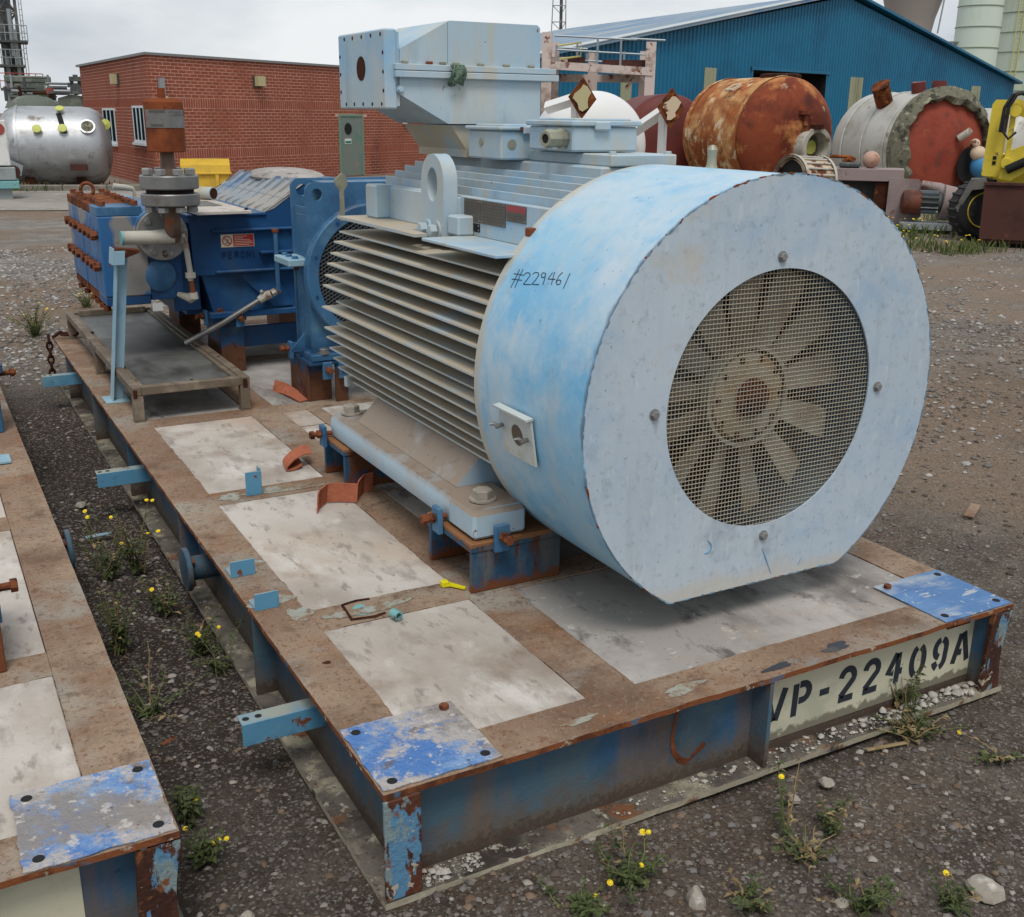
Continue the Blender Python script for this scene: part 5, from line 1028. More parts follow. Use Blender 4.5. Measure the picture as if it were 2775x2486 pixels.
# ------------------------------------------------------------ road, kerb
kd = Vector((.945, -.327, 0)).normalized(); kn = Vector((-kd.y, kd.x, 0)); k0 = Vector((3.6, 23.47, 0))
def kp(s, t, z): q = k0+kd*s+kn*t; return (q.x, q.y, z)
structure('road', MB().add([kp(-60, -5.2, .002), kp(120, -5.2, .002), kp(120, -.16, .002), kp(-60, -.16, .002)], [(0, 1, 2, 3)]), 'road')
kerb = bpy.data.objects.new('kerb', None); COL.objects.link(kerb); kerb['kind'] = 'structure'
kmb = mesh_of('kerb_stone', MB().box(-.452, .452, -.14, .0, -.02, .125, b=.02)); kmb.materials.append(M['kerb'])
for i in range(-10, 22):
    o = bpy.data.objects.new('kerb_stone', kmb); COL.objects.link(o); o.parent = kerb
    q = kp(i*.916+.1, 0, random.uniform(-.008, .006)); o.location = q; o.rotation_euler = (0, 0, math.atan2(kd.y, kd.x)+random.uniform(-.006, .006))
# ------------------------------------------------------------ brick building
BC = Vector((4.40, 24.05, 0)); BU = Vector((.868, .497, 0)).normalized(); BW = Vector((-.02, 1, 0)).normalized(); LU, LW, BZ = 10.5, 8.6, 2.84
bld = thing('brick_building', 'low red brick building with a grey roof edge behind the kerb', 'building', tuple(BC))
pts = [Vector((0, 0, 0)), BU*LU, BU*LU+BW*LW, BW*LW]
cen = sum(pts, Vector())/4
def ins(p, d): v = (p-cen); return p-v.normalized()*d
wall = part('wall', MB().prism([(ins(p, .006).x, ins(p, .006).y) for p in pts], 'z', 0, BZ), 'mortar', bld, False)
part('roof', MB().prism([(ins(p, -.10).x, ins(p, -.10).y) for p in pts], 'z', BZ, BZ+.055), 'fascia', bld, False)
def facepix(px, py, U):      # pixel to (distance along a wall from the corner, height)
    d = ray(px, py); A = np.array([[U.x, -d[0]], [U.y, -d[1]]]); s, k = np.linalg.solve(A, [CAM[0]-BC.x, CAM[1]-BC.y]); return s, CAM[2]+k*d[2]
fU, fW = BU, BW
nU = Vector((BU.y, -BU.x, 0)); nW = Vector((-1, -.02, 0)).normalized()
def boxon(U, Nn, s0, s1, z0, z1, t0, t1):
    V = []
    for t in (t0, t1):
        for z in (z0, z1):
            for s in (s0, s1): q = U*s+Nn*t; V.append((q.x, q.y, z))
    return MB().add(V, [(0, 2, 3, 1), (4, 5, 7, 6), (0, 1, 5, 4), (2, 6, 7, 3), (0, 4, 6, 2), (1, 3, 7, 5)])
openU = []; openW = []
# door
s0, z1 = facepix(671, 227, BU); s1, _ = facepix(719, 227, BU); openU.append((s0-.005, s1+.005, -1, z1+.01))
dr = part('door', boxon(BU, nU, s0+.05, s1-.05, .02, z1-.05, -.02, .012), 'door_green', bld, False)
part('door_frame', MB().add(*(lambda a: (a.v, a.f))(boxon(BU, nU, s0, s0+.05, .0, z1, -.02, .03))).add(*(lambda a: (a.v, a.f))(boxon(BU, nU, s1-.05, s1, .0, z1, -.02, .03))).add(*(lambda a: (a.v, a.f))(boxon(BU, nU, s0+.05, s1-.05, z1-.05, z1, -.02, .03))), 'door_frame', dr, False)
ps, pz = facepix(690, 256, BU); q = BU*ps+nU*.012; part('porthole', MB().lathe([(.155, 0), (.15, .012), (.0, .012)], (q.x, q.y, pz), nU, 24), 'black', dr, False)
ps, pz = facepix(690, 280, BU); part('door_notice', boxon(BU, nU, ps-.14, ps+.14, pz-.08, pz+.06, .013, .018), 'white_paint', dr, False); part('notice_band', boxon(BU, nU, ps-.12, ps+.12, pz-.06, pz+.0, .019, .022), 'sign_green', dr, False)
# windows on the other wall
for (pa, pb, pt, pbm) in ((203, 233, 215, 284), (262, 291, 210, 283)):
    a, zt_ = facepix(pa, pt, BW); b, zb_ = facepix(pb, pbm, BW); a, b = min(a, b), max(a, b); zt_ = facepix((pa+pb)/2, pt, BW)[1]; zb_ = facepix((pa+pb)/2, pbm, BW)[1]
    openW.append((a, b, zb_, zt_))
    w = part('window', boxon(BW, nW, a+.05, b-.05, zb_+.06, zt_-.05, -.03, .005), 'glass_dark', bld, False)
    fr = MB()
    n = 3
    for k in range(n+1):
        s = a+.03+(b-a-.06)*k/n; hw_ = .045 if k in (0, n) else .05; t = boxon(BW, nW, s-hw_, s+hw_, zb_+.06, zt_-.05, -.02, .010); fr.add(t.v, t.f)
    for za, zb2 in ((zt_-.05, zt_+.0), (zb_, zb_+.06)): t = boxon(BW, nW, a-.005, b+.005, za, zb2, -.02, .014); fr.add(t.v, t.f)
    part('window_frame', fr, 'upvc', w, False); part('window_sill', boxon(BW, nW, a-.05, b+.05, zb_-.06, zb_-.002, -.01, .06), 'upvc', w, False)
# bricks: both visible walls; courses with two soldier bands
za, zb_ = facepix(500, 217, BU)[1], facepix(500, 197, BU)[1]; zc_, zd_ = facepix(500, 308, BU)[1], facepix(500, 290, BU)[1]
def courses():
    z = .02; out = []
    while z < BZ-.03:
        if zc_-.04 <= z < zc_+.036 or za-.04 <= z < za+.036: out.append((z, .211, True)); z += .225
        else: out.append((z, .061, False)); z += .075
    return out
def hit(o, s0, s1, z0, z1): return any(s1 > a and s0 < b and z1 > c and z0 < d for a, b, c, d in o)
bms = {}
def bmesh_for(kind, U, Nn):
    w, h = {'st': (.212, .061), 'so': (.060, .212), 'hf': (.10, .065)}[kind]
    t = boxon(U, Nn, -w/2, w/2, -h/2, h/2, -.03, .0); t.f = [f for i, f in enumerate(t.f)]
    me = mesh_of('brick', t, True, None); me.materials.append(M['brick']); return me
restv = MB(); singles = []
for wi, (U, Nn, LL, op) in enumerate(((BU, nU, LU, openU), (BW, nW, LW, openW))):
    kk = {k: bmesh_for(k, U, Nn) for k in ('st', 'so', 'hf')}
    for ci, (z, h, sold) in enumerate(courses()):
        s = .0 if sold else (0 if ci % 2 else -.1125)
        while s < LL-.02:
            w = .0605 if sold else .211; a, b = max(s, .0), min(s+w, LL)
            zz1 = min(z+h, BZ-.002)
            z_s = z
            for oa, ob, oc, od in op:
                if b > oa+.001 and a < ob-.001:
                    if z < od < zz1 and od-z < .12: z = od+.001
                    elif z < oc < zz1: zz1 = oc-.001
                if zz1 > oc and z < od:
                    if a < oa < b: b = oa
                    elif a < ob < b: a = ob
            if b-a > .03 and not hit(op, a+.001, b-.001, z, zz1):
                if abs((b-a)-w) < 1e-3 and abs(zz1-z-h) < 1e-4 and wi == 0 and 1.0 < a < 5.3: singles.append((a, U*((a+b)/2)+Nn*random.uniform(-.001, .002), (z+zz1)/2, kk['so' if sold else 'st'], U, Nn, a, b, z, zz1))
                else:
                    t = boxon(U, Nn, a, b, z, zz1, -.03, random.uniform(-.001, .002)); restv.add(t.v, t.f)
            z = z_s; s += w+.014
singles.sort(key=lambda t: t[0]+random.uniform(0, .05))
for i, (a_, q, z, me, U, Nn, a, b, z0, z1) in enumerate(singles):
    if i < 298:
        o = bpy.data.objects.new('brick', me); COL.objects.link(o); o.parent = wall; o.location = (q.x, q.y, z)
    else: t = boxon(U, Nn, a, b, z0, z1, -.03, random.uniform(-.001, .002)); restv.add(t.v, t.f)
rb_ = part('brickwork', restv, 'brick', wall, False, kind='stuff', smooth=None, recalc=False)
# bulkhead lights and boxes on the walls
def bulk(px, py, U, Nn, label):
    s, z = facepix(px, py, U); q = BC+U*s
    t = thing('bulkhead_light', label, 'wall light', (q.x, q.y, z))
    part('housing', boxon(U, Nn, -.15, .15, -.13, .13, .004, .05), 'plant_steel', t, False); part('lens', boxon(U, Nn, -.125, .125, -.11, .125, .0505, .17), 'lamp_cream', t, False)
bulk(510, 162, BU, nU, 'cream bulkhead light on the wide brick wall above the yellow bin'); bulk(234, 158, BW, nW, 'cream bulkhead light on the brick wall above the windows')
s, z = facepix(318, 172, BU); q = BC+BU*s; al = thing('alarm_box', 'small weathered alarm box high on the brick corner', 'box', (q.x, q.y, z)); part('case', boxon(BU, nU, -.06, .08, -.18, .18, .004, .07), 'plant_light', al, False); part('bell', MB().lathe([(.05, 0), (.05, .03), (.0, .04)], tuple(BU*.12+nU*.01+Vector((0, 0, -.24))), nU, 14), 'lamp_cream', al, False)
s, z = facepix(801, 236, BU); q = BC+BU*s; al = thing('switch_box', 'small white switch box on the brick wall beside the door', 'box', (q.x, q.y, z)); part('case', boxon(BU, nU, -.07, .07, -.15, .15, .004, .08), 'white_paint', al, False); part('switch_cap', MB().lathe([(.04, 0), (.035, .03), (0, .03)], tuple(nU*.08), nU, 14), 'plant_light', al, False)
# ------------------------------------------------------------ local frames: x to the right of the view, y away from it
class Frame:
    def __init__(s, name, label, cat, px, dist, turn=0.0, group=None, z=0.0):
        g = far(px, 300, dist); s.az = math.atan2(g[0]-CAM[0], g[1]-CAM[1]); s.d = dist; s.g = g
        s.rz = -s.az+R_(turn); s.o = thing(name, label, cat, (g[0], g[1], z), s.rz, group); s.z0 = z
    def L(s, px, py, dy=0.0):     # local x,z of a pixel at depth dist+dy
        az = math.atan2(ray(px, py)[0], ray(px, py)[1]); w = far(px, py, (s.d+dy)/math.cos(az-s.az)); dx, dyy = w[0]-s.g[0], w[1]-s.g[1]
        c, n = math.cos(-s.rz), math.sin(-s.rz); return (dx*c-dyy*n, w[2]-s.z0)
    def P(s, name, mb, m, par=None, **k): return part(name, mb, m, par or s.o, False, **k)
# grit bin
f = Frame('grit_bin', 'yellow grit bin with sloping lid by the brick wall', 'grit bin', 405, 25.3)
f.P('bin_body', MB().prism([(-.44, 0), (-.50, .36), (.50, .36), (.44, 0)], 'y', -.25, .28), 'bin_yellow'); f.P('bin_rim', MB().box(-.55, .55, -.31, .32, .36, .40, b=.01), 'bin_yellow')
f.P('bin_lid', MB().prism([(-.30, .40), (-.27, .56), (.12, .68), (.30, .66), (.33, .40)], 'x', -.52, .52), 'bin_yellow')
f.P('bin_rib', MB().box(.20, .27, -.30, -.24, .0, .36), 'bin_yellow'); f.P('bin_rib', MB().box(-.30, -.23, -.30, -.24, .0, .36), 'bin_yellow')
# stainless vessel on the left
f = Frame('stainless_vessel', 'dented stainless steel vessel lying beside the brick building', 'vessel', 118, 27.0, -6)
r, zc0 = .86, .88
sh_ = f.P('shell', MB().lathe([(.01, -1.22), (.30, -1.205), (.58, -1.14), (.76, -1.02), (.835, -.88), (.85, -.78), (r, -.77), (r, .55), (.84, .72), (.77, .90), (.62, 1.02), (.36, 1.10), (.01, 1.13)], (0, 0, zc0), (1, 0, 0), 64), 'stainless')
f.P('seam_band', MB().lathe([(r+.012, 0), (r+.015, .03), (r+.012, .06)], (-.80, 0, zc0), (1, 0, 0), 64, False, False), 'stainless', sh_)
def onshell(px, py, lift=0.0, rr=r):
    x, z = f.L(px, py, -.6); dz = z-zc0; y = -math.sqrt(max((rr+lift)**2-dz*dz, .01)); return x, y, z
for px, py in ((76, 259), (127, 258), (118, 223)):
    x, y, z = onshell(px, py); n = Vector((0, y, z-zc0)).normalized(); c = f.P('nozzle', MB().cyl((x, y, z), tuple(Vector((x, y, z))+n*.09), .06, n=16), 'stainless', sh_); f.P('nozzle_cap', MB().lathe([(.09, 0), (.095, .015), (.085, .03), (0, .035)], tuple(Vector((x, y, z))+n*.08), n, 20), 'cap_yellow', c)
x, z = f.L(210, 247, -.2); c = f.P('nozzle', MB().cyl((x-.18, -.25, z), (x, -.28, z), .06, n=14), 'black', sh_); f.P('nozzle_cap', MB().lathe([(.11, 0), (.115, .02), (.0, .05)], (x, -.30, z), (.3, -1, 0), 20), 'cap_yellow', c)
x, y, z = onshell(122, 243); n = Vector((0, y, z-zc0)).normalized(); tq = Vector((0, -n.z, n.y)); V = []
for k in range(20):
    a = 2*math.pi*k/20; lx, lt_ = .09*math.cos(a), .22*math.sin(a)
    q = Vector((x+lx+.10*math.sin(a), 0, 0)); th = math.atan2(z-zc0, y)+lt_/r*-1; V.append((q.x, (r+.006)*math.cos(th), zc0+(r+.006)*math.sin(th)))
th0 = math.atan2(z-zc0, y); f.P('gauge_slot', MB().ribbon([(x-.05+.11*k_/8, (r+.004)*math.cos(th0-(.30-.075*k_)), zc0+(r+.004)*math.sin(th0-(.30-.075*k_))) for k_ in range(9)], (.055, 0, 0), .008), 'black', sh_)
x, y, z = onshell(175, 252); mwd = Vector((0, y, z-zc0)).normalized()
mw = f.P('manway', MB().lathe([(.16, -.02), (.165, .03), (.13, .03), (.125, -.01)], (x, y, z), mwd, 24, False, False), 'stainless', sh_)
f.P('manway_inside', MB().lathe([(.14, .008), (.14, .013)], (x, y, z), mwd, 24), 'insulation', mw)
f.P('support_plate', MB().prism([(-1.25, .62), (-1.05, .70), (-.66, .50), (-.72, .30), (-1.20, .45)], 'y', -1.0, -.90), 'plant_light', sh_)
f.P('lug_box', MB().box(.28, .62, -.95, -.70, .40, .54).box(.30, .60, -.951, -.94, .42, .52), 'bucket_brown', sh_)
f.P('saddle', MB().box(-.7, -.5, -.6, .6, 0, .25).box(.35, .55, -.6, .6, 0, .25), 'rust_dark', sh_)
f.P('timber', MB().box(-.65, .0, -1.15, -1.0, .0, .07), 'plant_light', sh_)
# white cabinet machine at the far left
f = Frame('white_cabinet', 'white cabinet machine on a green and white base at the road edge', 'machine', 4, 23.8)
x0, _ = f.L(-40, 300); x1, _ = f.L(20, 300); z_a, z_b, z_c = f.L(0, 345)[1], f.L(0, 206)[1], f.L(0, 240)[1]
c = f.P('cabinet', MB().box(x0, x1-.02, -.3, .4, .62, 1.47, b=.02), 'white_paint'); f.P('upper_panel', MB().box(x0, x1-.10, -.32, .3, 1.49, 2.2, b=.02), 'plant_light'); f.P('label_oval', MB().lathe([(.11, 0), (.11, .01)], (x1-.16, -.305, 1.3), (0, -1, 0), 20), 'plant_red', c)
f.P('skirt', MB().box(x0, x1+.05, -.35, .4, .35, .60, b=.02), 'plant_light'); f.P('base_rail', MB().box(x0, x1+.09, -.4, .45, .20, .34, b=.01), 'teal'); f.P('base_foot', MB().box(x1-.3, x1-.05, -.3, .3, 0, .20), 'plant_light'); f.P('hose_reel', MB().cyl((x1+.02, -.2, .50), (x1+.02, .1, .50), .12, n=16), 'bucket_brown')
# process plant behind: tower, ducts, machines
f = Frame('process_tower', 'tall steel process tower with platforms and pipework on the skyline', 'tower', 22, 86)
u = 86/2352
def TX(px): return f.L(px, 100)[0]
def TZ(py, px=20): return f.L(px, py)[1]
xa, xb = TX(6), TX(40); top = TZ(-160); wdt = xb-xa
col_ = f.P('column', MB().lathe([(.45, 0), (.46, TZ(110)), (.40, TZ(100)), (.38, top)], ((xa+xb)/2-.1, .3, 0), (0, 0, 1), 20), 'plant_steel')
for x in (xa, xb):
    for y in (-.7, .9): f.P('tower_leg', MB().box(x-.09-(.25 if x < 0 else -.25)*0, x+.09, y-.09, y+.09, 0, top), 'plant_steel')
br = MB(); zz_ = 2.0
while zz_ < top-1.6:
    for y in (-.7, .9): br.cyl((xa, y, zz_), (xb, y, zz_+1.5), .05, n=6).cyl((xb, y, zz_), (xa, y, zz_+1.5), .05, n=6).cyl((xa, y, zz_), (xb, y, zz_), .05, n=6)
    zz_ += 1.5
f.P('bracing', br, 'plant_steel')
for py, pa, pb in ((83, -8, 57), (131, -8, 46), (177, -8, 78)):
    z = TZ(py); pl = f.P('platform', MB().box(TX(pa), TX(pb), -1.3, 1.3, z-.10, z+.05), 'plant_steel'); rl = MB()
    for k in range(7):
        x = TX(pa)+(TX(pb)-TX(pa))*k/6; rl.cyl((x, -1.3, z), (x, -1.3, z+1.0), .03, n=5)
    for hh in (.5, 1.0): rl.cyl((TX(pa), -1.3, z+hh), (TX(pb), -1.3, z+hh), .03, n=5)
    f.P('handrail', rl, 'plant_red' if py > 150 else 'plant_light', pl)
ld = MB()
for k in range(28): z = 5+k*.35; ld.cyl((TX(47), -.8, z), (TX(52), -.8, z), .02, n=5)
f.P('ladder', ld.cyl((TX(47), -.8, 3), (TX(47), -.8, 15), .025, n=5).cyl((TX(52), -.8, 3), (TX(52), -.8, 15), .025, n=5), 'plant_light')
for px, py, ln in ((12, 115, 2.5), (33, 60, 3), (26, 20, 3), (5, 150, 3)): f.P('riser_pipe', MB().cyl((TX(px), -.9, TZ(py)-ln), (TX(px), -.9, TZ(py)), .14, n=10), 'plant_light')
for x in (TX(66), TX(76)): f.P('outer_leg', MB().cyl((x, -1.0, 0), (x, -1.0, TZ(180)), .10, n=8), 'plant_steel')
f = Frame('ducting_unit', 'grey green ducting unit behind the stainless vessel', 'process unit', 66, 52)
z = lambda py: f.L(66, py)[1]; x = lambda px: f.L(px, 190)[0]
f.P('duct', MB().box(x(14), x(104), -.8, 1, z(166), z(152), b=.05), 'plant_green'); f.P('duct', MB().box(x(30), x(100), -1.0, 1, z(184), z(168), b=.05), 'plant_green'); f.P('duct', MB().box(x(20), x(110), -1.2, 1, z(206), z(186), b=.05), 'plant_green')
f.P('duct_face', MB().box(x(34), x(82), -1.22, -1.2, z(200), z(189)), 'plant_light'); f.P('green_valve', MB().box(x(80), x(88), -1.35, -1.2, z(202), z(188)), 'vivid_green'); f.P('stand', MB().box(x(14), x(118), -.8, 1.0, 0, z(207)), 'plant_steel')
f.P('dome', MB().lathe([(1.1, 0), (1.0, .2), (.6, .45), (0, .55)], (x(64), -1.4, z(216)), (0, 0, 1), 24), 'plant_green'); f.P('lamp', MB().sphere((x(94), -1.0, z(176)), .10, 10, 6), 'white_paint')
cl_ = random.Random(5)
for k in range(26):
    px_, py_ = cl_.uniform(10, 112), cl_.uniform(148, 204); hz_ = cl_.random() < .55; ln_ = cl_.uniform(.3, 1.3); a_ = (x(px_), -1.35, z(py_)); b_ = (x(px_)+ln_, -1.35, z(py_)) if hz_ else (x(px_), -1.35, z(py_)-ln_*.6)
    f.P('pipe', MB().cyl(a_, b_, cl_.uniform(.025, .07), n=8), cl_.choice(['plant_steel', 'plant_light', 'plant_steel', 'rust_dark', 'plant_light']))
f = Frame('pump_station', 'dark machine frame with rails on the skyline beside the brick building', 'machine', 160, 48)
z = lambda py: f.L(160, py)[1]; x = lambda px: f.L(px, 170)[0]
f.P('deck', MB().box(x(96), x(186), -.6, .6, z(187), z(182)), 'plant_steel'); f.P('body', MB().prism([(x(112), 0), (x(112), z(196)), (x(140), z(188)), (x(186), z(196)), (x(205), z(214)), (x(205), 0)], 'y', -.5, .6), 'plant_green')
for px in (143, 158): f.P('post', MB().box(x(px)-.07, x(px)+.07, -.1, .1, z(184), z(158)), 'plant_steel')
f.P('head', MB().box(x(138), x(163), -.25, .25, z(162), z(153)), 'plant_steel'); f.P('head_top', MB().box(x(146), x(156), -.15, .15, z(153), z(149)), 'plant_steel'); f.P('wheel', MB().lathe([(.22, 0), (.22, .1)], (x(150), -.3, z(178)), (0, -1, 0), 16), 'plant_steel'); f.P('side_motor', MB().box(x(134), x(141), -.2, .2, z(174), z(165)), 'plant_steel')
rl = MB()
for py in (166, 172, 179): rl.cyl((x(96), .4, z(py)), (x(186), .4, z(py)), .02, n=5)
f.P('rail', rl, 'plant_light'); f.P('red_tank', MB().cyl((x(98), 0, z(188)), (x(98), 0, z(176)), .14, n=10), 'plant_red'); f.P('pipe_bend', MB().tube([(x(160), -.6, z(190)), (x(175), -.6, z(194)), (x(192), -.6, z(206)), (x(200), -.6, z(214))], .12, 10), 'plant_steel')
# ------------------------------------------------------------ blue shed
dR = 75.0; sR = 67.5
def sdist(px): return dR*sR/(67.5+(2008-px)*(121-67.5)/(2008-1072))
PL, PR = far(1056, 200, sdist(1056)), far(2008, 200, dR); PL[2] = PR[2] = 0
W_ = Vector(PR-PL); WL = W_.length; Wd = W_.normalized(); Wn = Vector((Wd.y, -Wd.x, 0))
if Wn.dot(Vector(CAM-PL)) < 0: Wn = -Wn
def wallxy(px, py):
    d = ray(px, py); A = np.array([[Wd.x, -d[0]], [Wd.y, -d[1]]]); s, k = np.linalg.solve(A, [CAM[0]-PL[0], CAM[1]-PL[1]]); return s, CAM[2]+k*d[2]
sA, zA = wallxy(1680, -6); zER = wallxy(2008, 165)[1]; s1_, z1_ = wallxy(1111, 106); zEL = z1_-(zA-z1_)/(sA-s1_)*s1_
def roofz(s): return zEL+(zA-zEL)*s/sA if s < sA else zA+(zER-zA)*(s-sA)/(WL-sA)
shed = thing('blue_shed', 'large blue corrugated shed with a gable end and pale panels', 'shed', tuple(PL))
sd0, zd0 = wallxy(1494, 139); sd1, _ = wallxy(1640, 149)
V = []; Fs = []; pitch = .25; prof = [(0, 0), (.09, 0), (.125, .045), (.215, .045)]
ss = []; k = 0
while k*pitch < WL:
    for o, t in prof:
        if k*pitch+o < WL: ss.append((k*pitch+o, t))
    k += 1
ss.append((WL, 0))
for s_, t in ss:
    inside = sd0 < s_ < sd1
    for z in (zd0 if inside else 0, roofz(s_)): q = Wd*s_+Wn*t; V.append((q.x, q.y, z))
for i in range(len(ss)-1): Fs.append((2*i, 2*i+2, 2*i+3, 2*i+1))
gw = part('gable_wall', MB().add(V, Fs), 'shed_blue', shed, False, smooth=None)
# back direction from the ridge line seen over the roof
hr = zA-CAM[2]; B1 = far(1133, 64, 1.0); kk_ = hr/(B1[2]-CAM[2]); PB = CAM+(B1-CAM)*kk_; AP = PL+np.array([Wd.x*sA, Wd.y*sA, 0]); bk = Vector((PB[0]-AP[0], PB[1]-AP[1], 0)); bk = bk.normalized()*(bk.length+2)
e = .35
def rp(s, z, b, out=0.0): q = Wd*s+bk*b+Wn*out; return (q.x, q.y, z)
rt = MB(); th = .12
rt.add([rp(-e, zEL-.05, 0, e), rp(sA, zA+.15, 0, e), rp(sA, zA+.15, 1), rp(-e, zEL-.05, 1), rp(-e, zEL+.07, 0, e), rp(sA, zA+.27, 0, e), rp(sA, zA+.27, 1), rp(-e, zEL+.07, 1)], [(0, 3, 2, 1), (4, 5, 6, 7), (0, 1, 5, 4), (1, 2, 6, 5), (2, 3, 7, 6), (3, 0, 4, 7)])
part('roof_slope', rt, 'shed_roof', shed, False, smooth=None)
rt = MB(); rt.add([rp(sA, zA+.15, 0, e), rp(WL+e, zER-.05, 0, e), rp(WL+e, zER-.05, 1), rp(sA, zA+.15, 1), rp(sA, zA+.27, 0, e), rp(WL+e, zER+.07, 0, e), rp(WL+e, zER+.07, 1), rp(sA, zA+.27, 1)], [(0, 3, 2, 1), (4, 5, 6, 7), (0, 1, 5, 4), (1, 2, 6, 5), (2, 3, 7, 6), (3, 0, 4, 7)])
part('roof_slope', rt, 'shed_blue', shed, False, smooth=None)
bt = MB(); bt.add([rp(-e, zEL+.075, 0, e+.02), rp(sA, zA+.275, 0, e+.02), rp(sA, zA+.275, .06, e), rp(-e, zEL+.075, .06, e), rp(-e, zEL+.10, 0, e+.02), rp(sA, zA+.30, 0, e+.02), rp(sA, zA+.30, .06, e), rp(-e, zEL+.10, .06, e)], [(0, 3, 2, 1), (4, 5, 6, 7), (0, 1, 5, 4), (1, 2, 6, 5), (2, 3, 7, 6), (3, 0, 4, 7)])
part('barge_trim', bt, 'shed_trim', shed, False, smooth=None)
part('side_wall', MB().add([rp(0, 0, 0), rp(0, 0, 1), rp(0, zEL, 1), rp(0, zEL, 0)], [(0, 1, 2, 3)]), 'shed_blue', shed, False); sw = MB().add([rp(WL, 0, 0), rp(WL, 0, 1), rp(WL, zER, 1), rp(WL, zER, 0)], [(0, 1, 2, 3)]); part('side_wall', sw, 'shed_blue', shed, False)
dd = MB()
for s in (sd0, sd1): dd.add([rp(s, 0, 0), tuple(Vector(rp(s, 0, 0))-Wn*4), tuple(Vector(rp(s, zd0, 0))-Wn*4), rp(s, zd0, 0)], [(0, 1, 2, 3)])
dd.add([tuple(Vector(rp(s, z, 0))-Wn*4) for s, z in ((sd0, 0), (sd1, 0), (sd1, zd0), (sd0, zd0))], [(0, 1, 2, 3)]); dd.add([rp(sd0, zd0, 0), rp(sd1, zd0, 0), tuple(Vector(rp(sd1, zd0, 0))-Wn*4), tuple(Vector(rp(sd0, zd0, 0))-Wn*4)], [(0, 1, 2, 3)])
part('doorway', dd, 'dark_hole', shed, False); ht = MB()
t = [rp(sd0-.2, zd0, 0, .08), rp(sd1+.2, zd0, 0, .08), rp(sd1+.2, zd0+.12, 0, .08), rp(sd0-.2, zd0+.12, 0, .08)]; ht.add(t+[tuple(Vector(q)-Wn*.1) for q in t], [(0, 1, 2, 3), (4, 7, 6, 5), (0, 4, 5, 1), (3, 2, 6, 7)]); part('door_head', ht, 'shed_blue', shed, False)
for pa, pb, pt in ((1228, 1256, 120), (1396, 1422, 134), (1686, 1713, 153), (1811, 1831, 162), (1925, 1945, 170.5)):
    a, zt_ = wallxy(pa, pt); b, _ = wallxy(pb, pt); V = []; Fs = []
    cs = [(s_, t) for s_, t in ss if a <= s_ <= b]
    for s_, t in cs:
        for z in (0, zt_): q = Wd*s_+Wn*(t+.02); V.append((q.x, q.y, z))
    for i in range(len(cs)-1): Fs.append((2*i, 2*i+2, 2*i+3, 2*i+1))
    part('light_panel', MB().add(V, Fs), 'shed_panel', shed, False, smooth=None)
# mast, water tower, silos
f = Frame('lattice_mast', 'thin lattice mast standing behind the shed roof', 'mast', 1107, 120); m_ = MB(); z = lambda py: f.L(1107, py)[1]
xs_ = [f.L(1089, 70)[0], f.L(1125, 70)[0]]; zt_ = z(-120)
pole = f.P('pole', MB().cyl((0, 0, 0), (0, 0, zt_+2), .17, n=10), 'plant_steel')
for sx2 in xs_:
    for sy2 in (-.8, .8): m_.cyl((sx2*1.05, sy2, 0), (sx2*.55, sy2*.55, zt_), .05, n=5)
for k in range(12):
    zz_ = zt_*k/12; fr_ = 1.05-.5*k/12; m_.cyl((xs_[0]*fr_, -.8*fr_, zz_), (xs_[1]*fr_, -.8*fr_, zz_), .05, n=5); m_.cyl((xs_[0]*fr_, -.8*fr_, zz_), (0, 0, zz_-zt_/24), .035, n=5); m_.cyl((xs_[1]*fr_, -.8*fr_, zz_), (0, 0, zz_-zt_/24), .035, n=5)
f.P('lattice', m_, 'plant_light')
f = Frame('water_tower', 'flared concrete water tower rising behind the shed', 'water tower', 1777, 260); u = 260/2352
zb_ = f.L(1777, 70)[1]; pr = [(5.2, 0), (4.3, zb_*.5), (4.35, zb_), (4.9, f.L(1777, 38)[1]), (6.0, f.L(1777, 0)[1]), (6.9, f.L(1777, -30)[1]), (7.0, f.L(1777, -45)[1])]
wt_ = f.P('tower_shell', MB().lathe(pr, (0, 0, 0), (0, 0, 1), 48), 'concrete_far'); f.P('rim_pipe', MB().cyl((5.6, -3.5, zb_), (6.6, -3.5, zb_+12), .18, n=6), 'plant_light', wt_)
for px, rad_px, di, lab in ((1908, 40, 104, 'pale green banded silo beside the water tower'), (2015, 68, 112, 'wide pale green banded silo with yellow ladder')):
    f = Frame('silo', lab, 'silo', px, di, group=None); rr_ = rad_px*di/2352; zt_ = f.L(px, -60)[1]
    b_ = f.P('silo_shell', MB().lathe([(rr_, 0), (rr_, zt_), (0, zt_+1.5)], (0, 0, 0), (0, 0, 1), 48), 'silo'); z = 1.0
    while z < zt_: f.P('silo_band', MB().lathe([(rr_, 0), (rr_+.06, .02), (rr_+.06, .07), (rr_, .09)], (0, 0, z), (0, 0, 1), 48, False, False), 'silo_line', b_); z += 1.62
    if px > 2000:
        l_ = MB(); lx = -rr_*.35; ly = -math.sqrt(rr_**2-lx*lx)-.15
        for k in range(int(zt_/.3)): l_.cyl((lx-.22, ly, .3*k), (lx+.22, ly, .3*k), .02, n=4)
        f.P('ladder', l_.cyl((lx-.22, ly, 0), (lx-.22, ly, zt_), .04, n=5).cyl((lx+.22, ly, 0), (lx+.22, ly, zt_), .04, n=5), 'ladder_yellow', b_)
    else: f.P('platform', MB().box(-rr_-.9, -rr_+.4, -1.2, .2, f.L(1880, 84)[1]-.1, f.L(1880, 84)[1]).cyl((-rr_-.8, -.6, f.L(1880, 84)[1]), (-rr_, -.6, f.L(1880, 110)[1]), .08, n=6), 'plant_light', b_)
